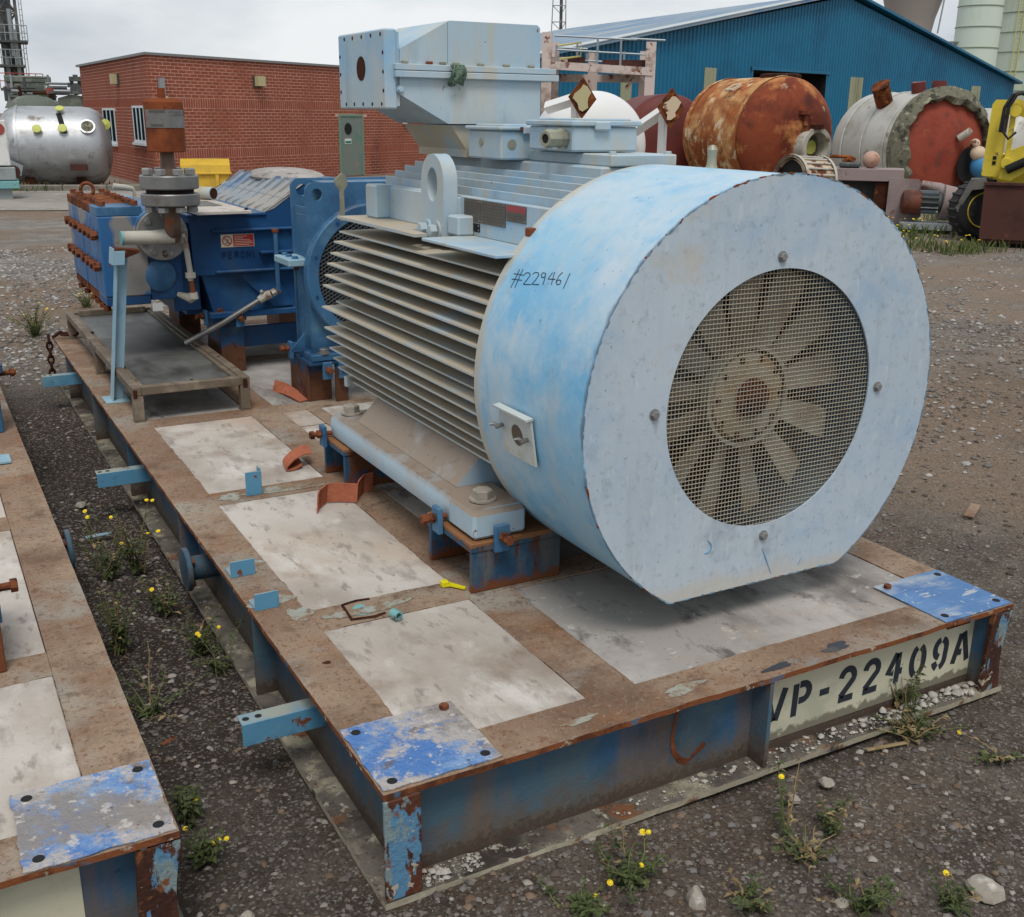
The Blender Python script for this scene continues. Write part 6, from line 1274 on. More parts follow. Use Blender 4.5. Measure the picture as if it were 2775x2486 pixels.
# ------------------------------------------------------------ vessels on the right
def vessel(name, label, px, py, dist, rpx, ang, length, mshell, mhead, dish=.28, band=None):
    hor = 220+.0118*px; dist = CAM[2]*2352/(py+rpx-hor)*.985; f = Frame(name, label, 'vessel', px, dist, ang); rr = rpx*dist/2352; zc = rr+.02
    sh = f.P('shell', MB().lathe([(rr*.6, length+.35), (rr*.9, length+.2), (rr, length), (rr, 0)], (0, 0, zc), (0, 1, 0), 64, False, False), mshell)
    n = 10; pr = [(rr*math.cos(math.pi/2*k/n), -dish*rr*math.sin(math.pi/2*k/n)) for k in range(n+1)]; pr[-1] = (.001, -dish*rr)
    hd = f.P('head', MB().lathe(pr, (0, 0, zc), (0, 1, 0), 64, False, False), mhead)
    f.P('saddle', MB().box(-rr*.7, rr*.7, .3, .5, 0, zc-rr*.65).box(-rr*.7, rr*.7, length-.5, length-.3, 0, zc-rr*.65), 'rust_dark', sh)
    return f, sh, hd, rr, zc
f, sh, hd, rr, zc = vessel('rusty_vessel', 'big rusty brown vessel with a white flanged manhole on its end', 1552, 270, 28, 115, 37, 2.2, 'vessel_rust', 'vessel_head', .46)
f.P('girth_band', MB().lathe([(rr+.02, .0), (rr+.025, .06), (rr, .08)], (0, 0, zc), (0, 1, 0), 64, False, False), 'vessel_rust', sh)
f.P('girth_band', MB().lathe([(rr+.015, 2.0), (rr+.02, 2.08), (rr, 2.1)], (0, 0, zc), (0, 1, 0), 64, False, False), 'vessel_rust', sh)
mh = f.P('manhole', MB().lathe([(.34, 0), (.34, .36), (.42, .36), (.42, .44), (.32, .44), (.31, .1)], (.20, -.48, zc-.22), (.10, -1, 0), 28, False, False), 'pipe_white', hd)
f.P('manhole_inside', MB().lathe([(.31, .12), (.31, .13)], (.20, -.48, zc-.22), (.10, -1, 0), 24), 'insulation', mh); f.P('nozzle_cap', MB().lathe([(.15, .20), (.15, .24), (0, .26)], (.20, -.48, zc-.22), (.10, -1, 0), 20), 'cap_yellow', mh)
f.P('hinge', MB().box(.08, .30, -1.0, -.80, zc+.16, zc+.26), 'rust_dark', mh); f.P('rust_stub', MB().box(-.05, .25, -.66, -.52, zc+.46, zc+.54).cyl((.1, -.62, zc+.44), (.1, -.62, zc+.24), .05, n=8), 'vessel_head', hd)
f.P('lug_frame', MB().holed([(-1.25, .75), (-.95, .75), (-.95, 1.05), (-1.25, 1.05)], [(-1.2, .80), (-1.0, .80), (-1.0, 1.0), (-1.2, 1.0)], lambda q, a: (q[0]*.80-.2*a, q[1]-.1, zc+1.0+a-.42*(-q[0]-1.1)), 0, .05), 'rust_white', sh)
f.P('top_ring', MB().lathe([(.42, 0), (.46, .02), (.46, .10), (.40, .12)], (.2, .55, zc+rr-.05), (0, 0, 1), 28), 'rust_dark', sh)
f, sh, hd, rr, zc = vessel('insulated_vessel', 'white clad vessel with torn insulation ring and red primed end', 1858, 294, 26.5, 108, 40, 1.9, 'vessel_white', 'primer_red', .30)
V = []; Fs = []; n = 72; rnd = random.Random(3)
for i in range(n):
    a = 2*math.pi*i/n; ri = rr*(.86+.07*math.sin(3*a+1)+rnd.uniform(-.04, .04)); zz_ = -.30*math.sqrt(max(rr*rr-ri*ri, 0))
    for r_, y in ((rr+.09, .02), (rr+.10, -.12-rnd.uniform(0, .08)), ((rr+ri)/2, -.28-.08*rnd.random()), (ri, zz_-.07-.06*rnd.random()), (ri, zz_+.02)): V.append((r_*math.cos(a), y, zc+r_*math.sin(a)))
for i in range(n):
    for j in range(4): Fs.append((5*i+j, 5*((i+1) % n)+j, 5*((i+1) % n)+j+1, 5*i+j+1))
f.P('insulation_ring', MB().add(V, Fs), 'insulation', hd, smooth=20)
for y in (.25, .95, 1.6): f.P('cladding_band', MB().lathe([(rr+.008, 0), (rr+.02, .02), (rr+.02, .05), (rr+.008, .07)], (0, y, zc) if False else (0, y, zc), (0, 1, 0), 48, False, False), 'vessel_white', sh)
a = R_(128); nn = Vector((math.cos(a), 0, math.sin(a))); f.P('nozzle', MB().cyl(tuple(Vector((0, .9, zc))+nn*rr), tuple(Vector((0, .75, zc))+nn*(rr+.42)), .17, n=16).lathe([(.19, 0), (.19, .04)], tuple(Vector((0, .75, zc))+nn*(rr+.40)), nn, 18), 'rust', sh)
for aa, y in ((100, .5), (88, .2)): nn = Vector((math.cos(R_(aa)), 0, math.sin(R_(aa)))); f.P('nozzle', MB().cyl(tuple(Vector((0, y, zc))+nn*rr), tuple(Vector((0, y, zc))+nn*(rr+.2)), .14, n=12), 'dark_red', sh)
f.P('white_pipe', MB().tube([(.18, -.38, zc+.22), (.26, -.50, zc+.32), (.32, -.52, zc+.38)], [.07, .07, .06], 10), 'pipe_white', hd); f.P('valve_cluster', MB().sphere((.50, -.60, zc-.06), .15, 14, 8).sphere((.44, -.55, zc+.12), .10, 12, 8), 'rust_white', hd); f.P('blue_valve', MB().sphere((.58, -.62, zc-.30), .20, 14, 8, (1, 1, 1.1)), 'bag_blue', hd); f.P('end_cavity', MB().lathe([(.36, 0), (.36, .01)], (.54, -.36, zc-.28), (.15, -1, 0), 20), 'black', hd)
f, sh, hd, rr, zc = vessel('dark_red_vessel', 'dark red vessel partly hidden between the white tank and the rusty vessel', 1322, 279, 36, 92, 12, 3.0, 'dark_red', 'dark_red', .3)
f.P('nozzle', MB().cyl((.9, -.5, zc+.1), (1.1, -1.0, zc+.1), .18, n=14), 'dark_red', hd)
f, sh, hd, rr, zc = vessel('white_tank', 'white dished tank with two bracket arms ending in rusty square plates', 1178, 291, 31, 110, 10, 1.6, 'tank_white', 'tank_white', .5)
for (px, py, qx, qy) in ((1155, 195, 1082, 215), (1338, 215, 1262, 260)):
    x, z = f.L(px, py, -1.2); x2, z2 = f.L(qx, qy, -.6)
    ar = f.P('bracket_arm', MB().tube([(x2, -.6, z2), (x, -1.02, z+.02)], .12, 4), 'tank_white', hd); d_ = .27
    f.P('arm_plate', MB().add([(x-d_, -1.2, z+.02), (x, -1.22, z+.38), (x+d_, -1.2, z-.02), (x, -1.18, z-.38), (x-d_, -1.15, z+.02), (x, -1.17, z+.38), (x+d_, -1.15, z-.02), (x, -1.13, z-.38)], [(0, 1, 2, 3), (7, 6, 5, 4), (0, 4, 5, 1), (1, 5, 6, 2), (2, 6, 7, 3), (3, 7, 4, 0)]), 'rust', ar)
    f.P('bare_patch', MB().add([(x+(.15+.05*math.sin(3*k_*.5236+px)+.03*math.sin(5*k_*.5236))*math.cos(k_*.5236), -1.225, z+(.20+.05*math.sin(2*k_*.5236+px))*math.sin(k_*.5236)) for k_ in range(12)], [tuple(range(12))]), 'lamp_cream' if px < 1200 else 'rust_white', ar)
    f.P('arm_post', MB().tube([(x-.1, -1.0, z-.1), (x-.05, -.8, z-1.0)], .09, 4), 'tank_white', ar)
f.P('nozzle', MB().cyl((-.9, -.5, zc+.1), (-1.0, -1.0, zc+.15), .35, n=20), 'tank_white', hd)
x, z = f.L(1300, 290, -2); one('tarp_bundle', MB().sphere((0, 0, .55), .5, 14, 8, (1.3, .8, .9)).sphere((.4, .1, .3), .4, 12, 8), 'bag_blue', 'blue sheeting bundle beside the rusty vessel', 'bundle', tuple(far(1305, 290, 29)[:2])+(0.15,), world=False)
# vessel beyond the loader
f, sh, hd, rr, zc = vessel('ribbed_vessel', 'pale ribbed vessel half hidden behind the yellow loader', 2040, 300, 30, 82, 60, 2.0, 'vessel_white', 'vessel_white', .3)
# ------------------------------------------------------------ steel access platform
f = Frame('steel_platform', 'rust-spotted steel platform with handrails in front of the shed', 'platform', 1190, 37)
X = lambda px: f.L(px, 120)[0]; Z = lambda py: f.L(1190, py)[1]
for px, yy, pt in ((1085, 0, 65), (1096, 1.6, 78), (1291, 0, 83), (1283, 1.8, 95), (1176, 1.8, 96)): f.P('post', MB().box(X(px)-.16, X(px)+.16, yy-.12, yy+.12, 0, Z(pt)), 'platform_pink')
f.P('main_beam', MB().prism([(X(1078), Z(138)), (X(1078), Z(122)), (X(1296), Z(134)), (X(1296), Z(150))], 'y', -.15, .15), 'platform_pink'); f.P('rear_beam', MB().box(X(1088), X(1290), 1.7, 1.9, Z(160), Z(144)), 'platform_pink')
for pa, pb in ((1090, 1126), (1126, 1160), (1195, 1296)): f.P('floor_beam', MB().box(X(pa), X(pb), .2, 1.6, Z(127 if pa < 1190 else 137), Z(113 if pa < 1190 else 118)), 'platform_pink' if pa < 1100 else 'bucket_brown')
rl = MB()
for py, pa, pb, yy in ((72, 1100, 1262, -.1), (77, 1250, 1318, -.1), (92, 1102, 1165, .8), (97, 1170, 1290, 1.7), (100, 1102, 1190, -.1), (116, 1160, 1288, 1.7)): rl.cyl((X(pa), yy, Z(py)), (X(pb), yy, Z(py+(pb-pa)*.045)), .035, n=6)
for px, a_, b_, yy in ((1185, 76, 130, -.1), (1231, 78, 132, -.1), (1104, 90, 128, -.1), (1240, 96, 118, 1.7), (1163, 100, 118, 1.7), (1144, 85, 116, .8)): rl.cyl((X(px), yy, Z(b_)), (X(px), yy, Z(a_)), .04, n=6)
f.P('handrail', rl, 'galv'); f.P('gate_rail', MB().tube([(X(1104), 0, Z(92)), (X(1152), 0, Z(85)), (X(1152), 0, Z(112)), (X(1110), 0, Z(118))], .035, 6), 'ladder_yellow')
cab = MB()
for k in range(9): cab.box(X(1074), X(1082), .3, .7, Z(70+k*5), Z(67+k*5))
f.P('cable_tray', cab, 'black'); f.P('knee_brace', MB().cyl((X(1245), .5, Z(175)), (X(1262), .5, Z(152)), .07, n=6).cyl((X(1291), 0, Z(170)), (X(1275), 0, Z(150)), .07, n=6), 'platform_pink'); f.P('prop', MB().box(X(1160)-.12, X(1160)+.12, .8, 1.0, 0, Z(150)), 'platform_pink')
# ------------------------------------------------------------ pink machine, flanged duct, loader
f = Frame('pink_machine', 'faded pink conveyor machine with small rusty motor in front of the vessels', 'machine', 1740, 18.6)
X = lambda px: f.L(px, 380)[0]; Z = lambda py: f.L(1740, py)[1]
f.P('top_beam', MB().box(X(1628), X(1790), -.1, .5, Z(360), Z(335), b=.01), 'pink'); f.P('back_plate', MB().box(X(1640), X(1770), .3, .34, 0, Z(360)), 'plant_steel'); f.P('post', MB().box(X(1622), X(1642), -.1, .1, 0, Z(360)), 'pink'); f.P('post', MB().box(X(1735), X(1762), -.05, .3, 0, Z(362)), 'rust_dark')
f.P('side_panel', MB().prism([(X(1742), 0), (X(1742), .05), (X(1762), Z(425)), (X(1762), Z(353)), (X(1820), Z(353)), (X(1832), Z(365)), (X(1832), Z(425)), (X(1795), Z(452)), (X(1795), 0)], 'y', -.16, -.11), 'pink')
mo = f.P('drive_motor', MB().lathe([(.10, 0), (.17, .03), (.185, .08), (.185, .26), (.17, .30)], (X(1788), -.38, Z(396)), (1, .05, -.02), 24), 'motor_rust')
f.P('motor_body', MB().lathe([(.14, 0), (.14, .32), (.10, .36)], (X(1823), -.37, Z(395)), (1, .05, -.02), 24), 'plant_steel', mo)
for k in range(14):
    a = 2*math.pi*k/14; c_, s_ = math.cos(a), math.sin(a); f.P('motor_fin', MB().add([(X(1824), -.37+.13*c_, Z(395)+.13*s_), (X(1862), -.36+.13*c_, Z(395.5)+.13*s_), (X(1862), -.36+.18*c_, Z(395.5)+.18*s_), (X(1824), -.37+.18*c_, Z(395)+.18*s_)], [(0, 1, 2, 3)]), 'galv', mo)
f.P('guard_drum', MB().tube([(X(1868), -.30, Z(395)), (X(1896), -.28, Z(398))], [.27, .25], 24), 'pink'); f.P('guard_cover', MB().tube([(X(1826), -.22, Z(362)), (X(1860), -.22, Z(368)), (X(1893), -.22, Z(388))], [.06, .08, .14], 12), 'pink'); f.P('motor_mount', MB().box(X(1790), X(1895), -.6, -.1, Z(446), Z(434)), 'plant_light')
f.P('foot_rail', MB().box(X(1640), X(1900), -.15, .25, .0, .10), 'rust_dark'); f.P('float_ball', MB().sphere((X(1722), .1, Z(318)), .135, 20, 12), 'ball_pink'); f.P('valve_body', MB().cyl((X(1664), .1, Z(335)), (X(1664), .1, Z(324)), .0001, n=6).box(X(1660), X(1702), -.1, .3, Z(335), Z(323), b=.03), 'plant_steel'); f.P('valve_levers', MB().tube([(X(1640), 0, Z(312)), (X(1680), 0, Z(313)), (X(1692), 0, Z(318))], .03, 6).tube([(X(1668), 0, Z(324)), (X(1678), 0, Z(317)), (X(1688), 0, Z(324))], .05, 6), 'rust')
f = Frame('flanged_duct', 'cream ribbed round duct with a dark open end behind the motor cowl', 'duct', 1575, 15.0)
X = lambda px: f.L(px, 345)[0]; Z = lambda py: f.L(1575, py)[1]; c0 = (X(1567), 0, Z(358)); dd_ = Vector((.80, .75, -.05)).normalized(); rd = 46*15/2352
dk = f.P('duct_barrel', MB().lathe([(rd, 0), (rd, .55), (rd-.02, .55), (rd-.03, .0)], c0, dd_, 40, False, False), 'rust_white')
f.P('duct_dark', MB().lathe([(rd-.03, .05), (rd-.03, .06)], c0, dd_, 32), 'black', dk)
for k in range(2): f.P('duct_flange', MB().lathe([(rd+.035, k*.5), (rd+.04, k*.5+.02), (rd+.035, k*.5+.045), (rd-.01, k*.5+.045), (rd-.01, k*.5)], c0, dd_, 40, False, False), 'pipe_white', dk)
_, u_, w_ = MB().frame(dd_)
for k in range(22):
    a = 2*math.pi*k/22; q = Vector(c0)+(u_*math.cos(a)+w_*math.sin(a))*(rd+.012); f.P('duct_rib', MB().cyl(tuple(q+dd_*.04), tuple(q+dd_*.5), .018, n=6), 'pipe_white', dk)
f.P('duct_stand', MB().box(X(1560), X(1600), .1, .4, 0, Z(358)-rd), 'rust_dark', dk)
f = Frame('wheel_loader', 'yellow loader with raised arms, black hoses and a rusty brown bucket', 'loader', 1990, 17.6)
X = lambda px: f.L(px, 380)[0]; Z = lambda py: f.L(1990, py)[1]
f.P('mast_plate', MB().prism([(X(1943), Z(348)), (X(1946), Z(208)), (X(1952), Z(199)), (X(1982), Z(199)), (X(1978), Z(350))], 'y', -.35, -.25), 'loader_yellow')
for py in (312, 322): f.P('mast_slot', MB().box(X(1961), X(1968), -.36, -.345, Z(py+4), Z(py-3)), 'black')
f.P('upper_arm', MB().prism([(X(1985), Z(225)), (X(1990), Z(197)), (X(2075), Z(222)), (X(2110), Z(262)), (X(2105), Z(290)), (X(2060), Z(250))], 'y', -.4, -.2), 'loader_yellow'); f.P('lower_arm', MB().prism([(X(1978), Z(352)), (X(1985), Z(300)), (X(2060), Z(270)), (X(2120), Z(260)), (X(2120), Z(300)), (X(2040), Z(330)), (X(2000), Z(356))], 'y', -.45, -.25), 'loader_yellow')
f.P('arm_post', MB().box(X(1983), X(1994), -.42, -.3, Z(330), Z(205)), 'loader_yellow'); f.P('ram', MB().cyl((X(1990), -.5, Z(335)), (X(2080), -.5, Z(290)), .06, n=12), 'black')
for px, py in ((1992, 222), (1988, 322)): f.P('pivot_pin', MB().lathe([(.08, 0), (.07, .05)], (X(px), -.45, Z(py)), (0, -1, 0), 14), 'loader_yellow')
for o_ in (0, .05): f.P('hose', MB().tube([(X(1968)+o_, -.5, Z(262)), (X(1970)+o_, -.55, Z(215)), (X(1982)+o_, -.55, Z(190)), (X(1998)+o_, -.52, Z(186)), (X(2030)+o_, -.5, Z(202))], .024, 8), 'rubber')
f.P('hose', MB().tube([(X(1974), -.52, Z(230)), (X(1974), -.56, Z(262)), (X(1985), -.55, Z(275)), (X(1998), -.5, Z(262))], .018, 8), 'rubber')
f.P('bucket', MB().prism([(X(1957), .10), (X(1954), Z(358)), (X(2140), Z(358)), (X(2140), .10)], 'y', -1.15, -1.10).prism([(X(1957), .06), (X(1954), Z(356)), (X(1957), Z(356)), (X(1960), .06)], 'y', -1.10, -.4).box(X(1957), X(2140), -1.10, -.4, .05, .10), 'bucket_brown'); f.P('bucket_lip', MB().box(X(1952), X(2142), -1.18, -1.08, Z(360), Z(355)), 'bucket_brown')
wh = f.P('wheel', MB().lathe([(.20, .02), (.26, .0), (.36, .0), (.42, .06), (.43, .16), (.42, .28), (.36, .33), (.27, .33)], (X(1938), -.05, .43), (.45, -.9, 0), 40), 'rubber'); f.P('rim', MB().lathe([(.26, .32), (.25, .345), (.19, .28), (.09, .32), (.0, .325)], (X(1938), -.05, .43), (.45, -.9, 0), 28), 'loader_yellow', wh)
V = MB(); dwh = Vector((.45, -.9, 0)).normalized(); _, u_, w_ = MB().frame(dwh)
for k in range(24):
    a = 2*math.pi*k/24; q = Vector((X(1938), -.05, .43))+(u_*math.cos(a)+w_*math.sin(a))*.425; V.tube([q+dwh*.05, q+dwh*.32], .022, 4)
f.P('tread', V, 'rubber', wh); f.P('mudguard', MB().prism([(X(1900), Z(415)), (X(1925), Z(355)), (X(1955), Z(352)), (X(1955), Z(372)), (X(1930), Z(376)), (X(1908), Z(420))], 'y', -.5, .0), 'plant_steel'); f.P('chassis', MB().box(X(1950), X(2150), .0, .8, .35, 1.2), 'loader_yellow'); f.P('wheel_far', MB().lathe([(.2, 0), (.5, .05), (.5, .3), (.2, .34)], (X(2010), 1.0, .51), (.45, -.9, 0), 28), 'rubber')
# ------------------------------------------------------------ gravel
def island_mat(name, cols, rough=.9):
    m = bpy.data.materials.new(name); m.use_nodes = True; N = m.node_tree.nodes; L = m.node_tree.links; p = N['Principled BSDF']; p.inputs['Roughness'].default_value = rough; p.inputs['Specular IOR Level'].default_value = .15
    g = N.new('ShaderNodeNewGeometry'); r = N.new('ShaderNodeValToRGB'); r.color_ramp.interpolation = 'CONSTANT'
    while len(r.color_ramp.elements) < len(cols): r.color_ramp.elements.new(.5)
    for i, c in enumerate(cols): r.color_ramp.elements[i].position = i/len(cols); r.color_ramp.elements[i].color = (*srgb(*c), 1)
    L.new(g.outputs['Random Per Island'], r.inputs['Fac']); L.new(r.outputs[0], p.inputs['Base Color']); return m
M['stones'] = island_mat('stones', [(94, 85, 77), (112, 104, 97), (82, 74, 67), (102, 95, 89), (120, 112, 104), (100, 84, 70), (106, 100, 96), (130, 123, 115), (88, 79, 73), (118, 100, 84), (112, 108, 106), (150, 143, 134), (96, 88, 82), (108, 99, 90), (76, 68, 62), (88, 82, 80)])
M['stones_pale'] = island_mat('stones_pale', [(120, 116, 112), (140, 136, 131), (104, 100, 96), (152, 149, 145), (90, 86, 82), (132, 124, 114), (164, 160, 155), (112, 108, 106), (124, 120, 116)])
defmat('chips_white', srgb(172, 167, 158), .9, layers=[(srgb(150, 146, 138), 30, .5, .56), (srgb(110, 104, 98), 24, .62, .66, dict(off=4))])
defmat('rock', srgb(146, 138, 127), .9, layers=[(srgb(136, 128, 118), 12, .5, .62), (srgb(186, 182, 174), 20, .58, .68, dict(off=4))], bump=.4, bscale=60)
defmat('leaf', srgb(70, 80, 44), .75, layers=[(srgb(52, 62, 36), 9, .5, .6), (srgb(106, 104, 62), 14, .58, .68, dict(off=4))]); defmat('stem', srgb(96, 104, 60), .8, layers=[(srgb(110, 88, 60), 6, .52, .64)])
defmat('dry_grass', srgb(140, 122, 88), .9, layers=[(srgb(110, 92, 64), 9, .5, .6)]); defmat('petal', srgb(232, 202, 28), .6); defmat('grass', srgb(86, 98, 50), .8, layers=[(srgb(64, 78, 38), 3, .48, .6), (srgb(130, 126, 78), 5, .58, .68, dict(off=4))])
OCT = np.array([(1, 0, 0), (-1, 0, 0), (0, 1, 0), (0, -1, 0), (0, 0, 1), (0, 0, -1), (.6, .6, .5), (-.6, .6, .45), (-.55, -.6, .5), (.6, -.55, .45)], float)
OF = np.array([(0, 6, 4), (6, 2, 4), (2, 7, 4), (7, 1, 4), (1, 8, 4), (8, 3, 4), (3, 9, 4), (9, 0, 4), (0, 2, 6), (2, 1, 7), (1, 3, 8), (3, 0, 9)])
def stones(name, P, size, mat_, flat=.6, label=None):
    n = len(P); V = np.repeat(OCT[None], n, 0)*rng.uniform(.7, 1.3, (n, len(OCT), 3)); V *= (size[:, None]*rng.uniform(.7, 1.3, (n, 3)))[:, None, :]; V[:, :, 2] *= flat
    a = rng.uniform(0, 6.28, n); c, s = np.cos(a)[:, None], np.sin(a)[:, None]; x, y = V[:, :, 0]*c-V[:, :, 1]*s, V[:, :, 0]*s+V[:, :, 1]*c
    V[:, :, 0], V[:, :, 1] = x, y; V += P[:, None, :]
    F = (OF[None]+(np.arange(n)*len(OCT))[:, None, None]).reshape(-1, 3); me = mesh_np(name, V.reshape(-1, 3), F); me.materials.append(M[mat_])
    o = bpy.data.objects.new(name, me); COL.objects.link(o); o['kind'] = 'stuff'; return o
def free(x, y): return ~(((x > -.01) & (x < 2.01) & (y > -.01) & (y < 5.47)) | ((x > -2.41) & (x < -.39) & (y > .07) & (y < 5.55)))
def scatter(n, x0, x1, y0, y1, s0, s1, power=2.2, dens=None):
    x = rng.uniform(x0, x1, n); y = rng.uniform(y0, y1, n); k = free(x, y)
    nz2 = np.sin(2.3*x+1.1*y)+np.sin(-1.7*x+2.9*y+1)+.8*np.sin(5.1*x-3.7*y); k &= rng.uniform(-2.2, 2.2, n) < nz2+.6
    x, y = x[k], y[k]; s = s0+(s1-s0)*rng.random(len(x))**power; return np.stack([x, y, hgt(x, y)*1.0+s*.15], 1), s
A1, S1 = scatter(15000, -.40, .02, -.9, 5.6, .0014, .012, 5.5); A2, S2 = scatter(46000, -.3, 4.6, -1.1, .0, .0014, .013, 6.0); A3, S3 = scatter(40000, 2.0, 7.5, -1.0, 4.2, .0022, .017, 5.0); A4, S4 = scatter(34000, -3.5, 1.5, 5.5, 13, .006, .024, 2.2)
A5, S5 = scatter(22000, 2.0, 12, 1.5, 11, .007, .026, 2.4)
def clr(A, S): return A, S
stones('gravel', np.concatenate([A1, A2, A3]), np.concatenate([S1, S2, S3]), 'stones'); stones('gravel', np.concatenate([A4, A5]), np.concatenate([S4, S5]), 'stones_pale')
# pale chips lying in the channel of the front beam
n = 1500; x = np.concatenate([rng.uniform(1.09, 1.95, 800), rng.uniform(.09, .24, 200), rng.uniform(.6, 1.06, 120)]); y = rng.uniform(.004, .058, len(x)); s = .0014+.0072*rng.random(len(x))**4.5
sel = rng.random(len(x)) < .35+.65*(np.sin(9*x)*.5+.5); x, y, s = x[sel], y[sel], s[sel]
stones('gravel_chips', np.stack([x, y, .019+s*.3], 1), s, 'chips_white')
n = 46; x = np.concatenate([rng.uniform(1.60, 1.94, 30), rng.uniform(.10, .16, 8), rng.uniform(1.3, 1.6, 8)]); y = rng.uniform(.010, .05, n); s = rng.uniform(.007, .0125, n); stones('gravel_chips', np.stack([x, y, .021+s*.5], 1), s, 'chips_white', .9)
# loose rocks one can pick out
def rock(label, px, py, size, z=0.0, m='rock', sc=(1, .8, .6)):
    w = on(px, py, 'z', z); mb = MB(); mb.sphere((0, 0, 0), 1, 12, 8); r_ = random.Random(px)
    ph = [r_.uniform(0, 6) for _ in range(6)]; mb.v = [(v[0]*sc[0]*size*(1+.16*math.sin(3*v[1]+ph[0])+.12*math.sin(5*v[2]+ph[1])), v[1]*sc[1]*size*(1+.15*math.sin(4*v[0]+ph[2])), v[2]*sc[2]*size*(1+.16*math.sin(4*v[0]+3*v[1]+ph[3]))+size*sc[2]*.55) for v in mb.v]
    return one('rock', mb, m, label, 'rock', (w[0], w[1], z-.012 if z == 0 else z), r_.uniform(0, 3), world=False, smooth=25)
rock('large pale flat rock lying in the gravel before the skid', 1953, 1762, .048, sc=(1, .75, .4)); rock('cream angular stone standing among weeds before the skid', 1380, 1790, .030, sc=(.9, .7, 1.0)); rock('small pale pebble on the gravel near the stencilled panel', 1576, 1582, .018); rock('grey flat stone on the gravel below the stencilled panel', 1640, 1550, .022)
rock('rounded grey stone lying in the gravel with small pebbles round it', 1410, 1705, .020) if False else rock('smooth grey stone with darker pebbles on the bare gravel', 1672, 1790, .020)
rock('pale stone in the strip between the two skids', 475, 1425, .018); rock('white stone in the dark soil near the drip tray', 160, 1002, .026); rock('small pale rock on the soil beside the neighbouring skid corner', 490, 1815, .018)
rock('white chalky stone in the corner of the front channel', 1925, 1378, .014, .02, 'chips_white', (1, .8, .8)); rock('big white stone lying on the front channel under the number', 1850, 1385, .016, .02, 'chips_white', (1, .8, .8))
w = on(1930, 1010, 'z', 0); one('broken_slate', MB().box(-.09, .09, -.022, .022, .0, .008, b=.002), 'skid_top', 'broken reddish slab lying on bare gravel beside the motor skid', 'slab', (w[0], w[1], -.012), .5, world=False)
for k, (px, py, ln, rz, lab) in enumerate(((335, 1722 - 255, .05, .5, 'thin reddish splinter of wood between the two skids'), (1760, 1478, .13, -.2, 'dry twig lying on the gravel under the number panel'), (1670, 1790, .11, -.7, 'split sliver of dry wood near the grey stone'))):
    w = on(px, py, 'z', 0); one('wood_splinter', MB().box(-ln/2, ln/2, -.006, .006, 0, .006, b=.002), 'dry_grass' if k else 'bolt_rust', lab, 'splinter', (w[0], w[1], -.008), rz, world=False)
w = on(195, 1062, 'z', 0); one('plastic_scrap', MB().box(-.05, .05, -.012, .012, 0, .006, b=.002), 'bracket_blue', 'scrap of light blue plastic in the weeds between the skids', 'plastic scrap', (w[0], w[1], -.004), .1, world=False)
# ------------------------------------------------------------ ragwort and other weeds
def weed(label, px, py, hh, n, spread, fl=0, seed=1, dry=.2, leafy=1.0, z=0.0, lean=(0, 0), wide=.0024):
    r_ = random.Random(seed); w = on(px, py, 'z', z); t = thing('weed', label, 'weed', (w[0], w[1], z-.012 if z == 0 else z)); st = MB(); lf = MB(); dr = MB(); fl_list = []
    for i in range(n):
        a = r_.uniform(0, 6.28); h1 = hh*r_.uniform(.45, 1.0); sp = spread*r_.uniform(.2, 1.0); bx, by = r_.uniform(-.02, .02), r_.uniform(-.02, .02); pts = []
        for k in range(6):
            u = k/5; pts.append(Vector((bx+math.cos(a)*sp*u**1.3+lean[0]*u*hh+r_.uniform(-.004, .004), by+math.sin(a)*sp*u**1.3+lean[1]*u*hh+r_.uniform(-.004, .004), h1*(u-.18*u*u*sp/max(hh, .05)))))
        isdry = r_.random() < dry; (dr if isdry else st).tube(pts, [wide*(1-.6*k/5) for k in range(6)], 4)
        for k in range(int((13 if not isdry else 4)*leafy)):
            u = r_.uniform(.08, 1.0); j = min(int(u*5), 4); p = pts[j].lerp(pts[j+1], u*5-j); b = r_.uniform(0, 6.28); ln = r_.uniform(.012, .034)*(1.25-u*.6); d = Vector((math.cos(b), math.sin(b), r_.uniform(-.2, .8))).normalized(); sd2 = d.cross(Vector((0, 0, 1))).normalized()*ln*r_.uniform(.14, .30); m2 = p+d*ln*.55+Vector((0, 0, .002))
            (dr if isdry else lf).add([p, m2+sd2, p+d*ln-Vector((0, 0, ln*.2)), m2-sd2], [(0, 1, 2, 3)])
        if i < fl:
            for q in range(r_.choice((1, 1, 2))):
                c = pts[-1]+Vector((r_.uniform(-.015, .015), r_.uniform(-.015, .015), r_.uniform(-.01, .012))); nr = Vector((r_.uniform(-.5, .1), r_.uniform(-.8, -.2), 1)).normalized(); _, u2, w2 = MB().frame(nr); rr2 = r_.uniform(.006, .0098)
                ft = MB(); fl_list.append(ft); ft.lathe([(.003, 0), (.0034, .002), (0, .003)], c, nr, 8)
                for k in range(10):
                    b = 2*math.pi*k/10; e1 = u2*math.cos(b)+w2*math.sin(b); e2 = -u2*math.sin(b)+w2*math.cos(b); ft.add([c+e1*.003-e2*.0014, c+e1*rr2*.6-e2*.0024, c+e1*rr2, c+e1*rr2*.6+e2*.0024, c+e1*.003+e2*.0014], [(0, 1, 2, 3, 4)])
    for nm, b, m in (('stem', st, 'stem'), ('foliage', lf, 'leaf'), ('dry_stalk', dr, 'dry_grass'), *[('flower', q, 'petal') for q in fl_list]):
        if b.v: part(nm, b, m, t, False, smooth=None, recalc=False)
    return t
W = weed
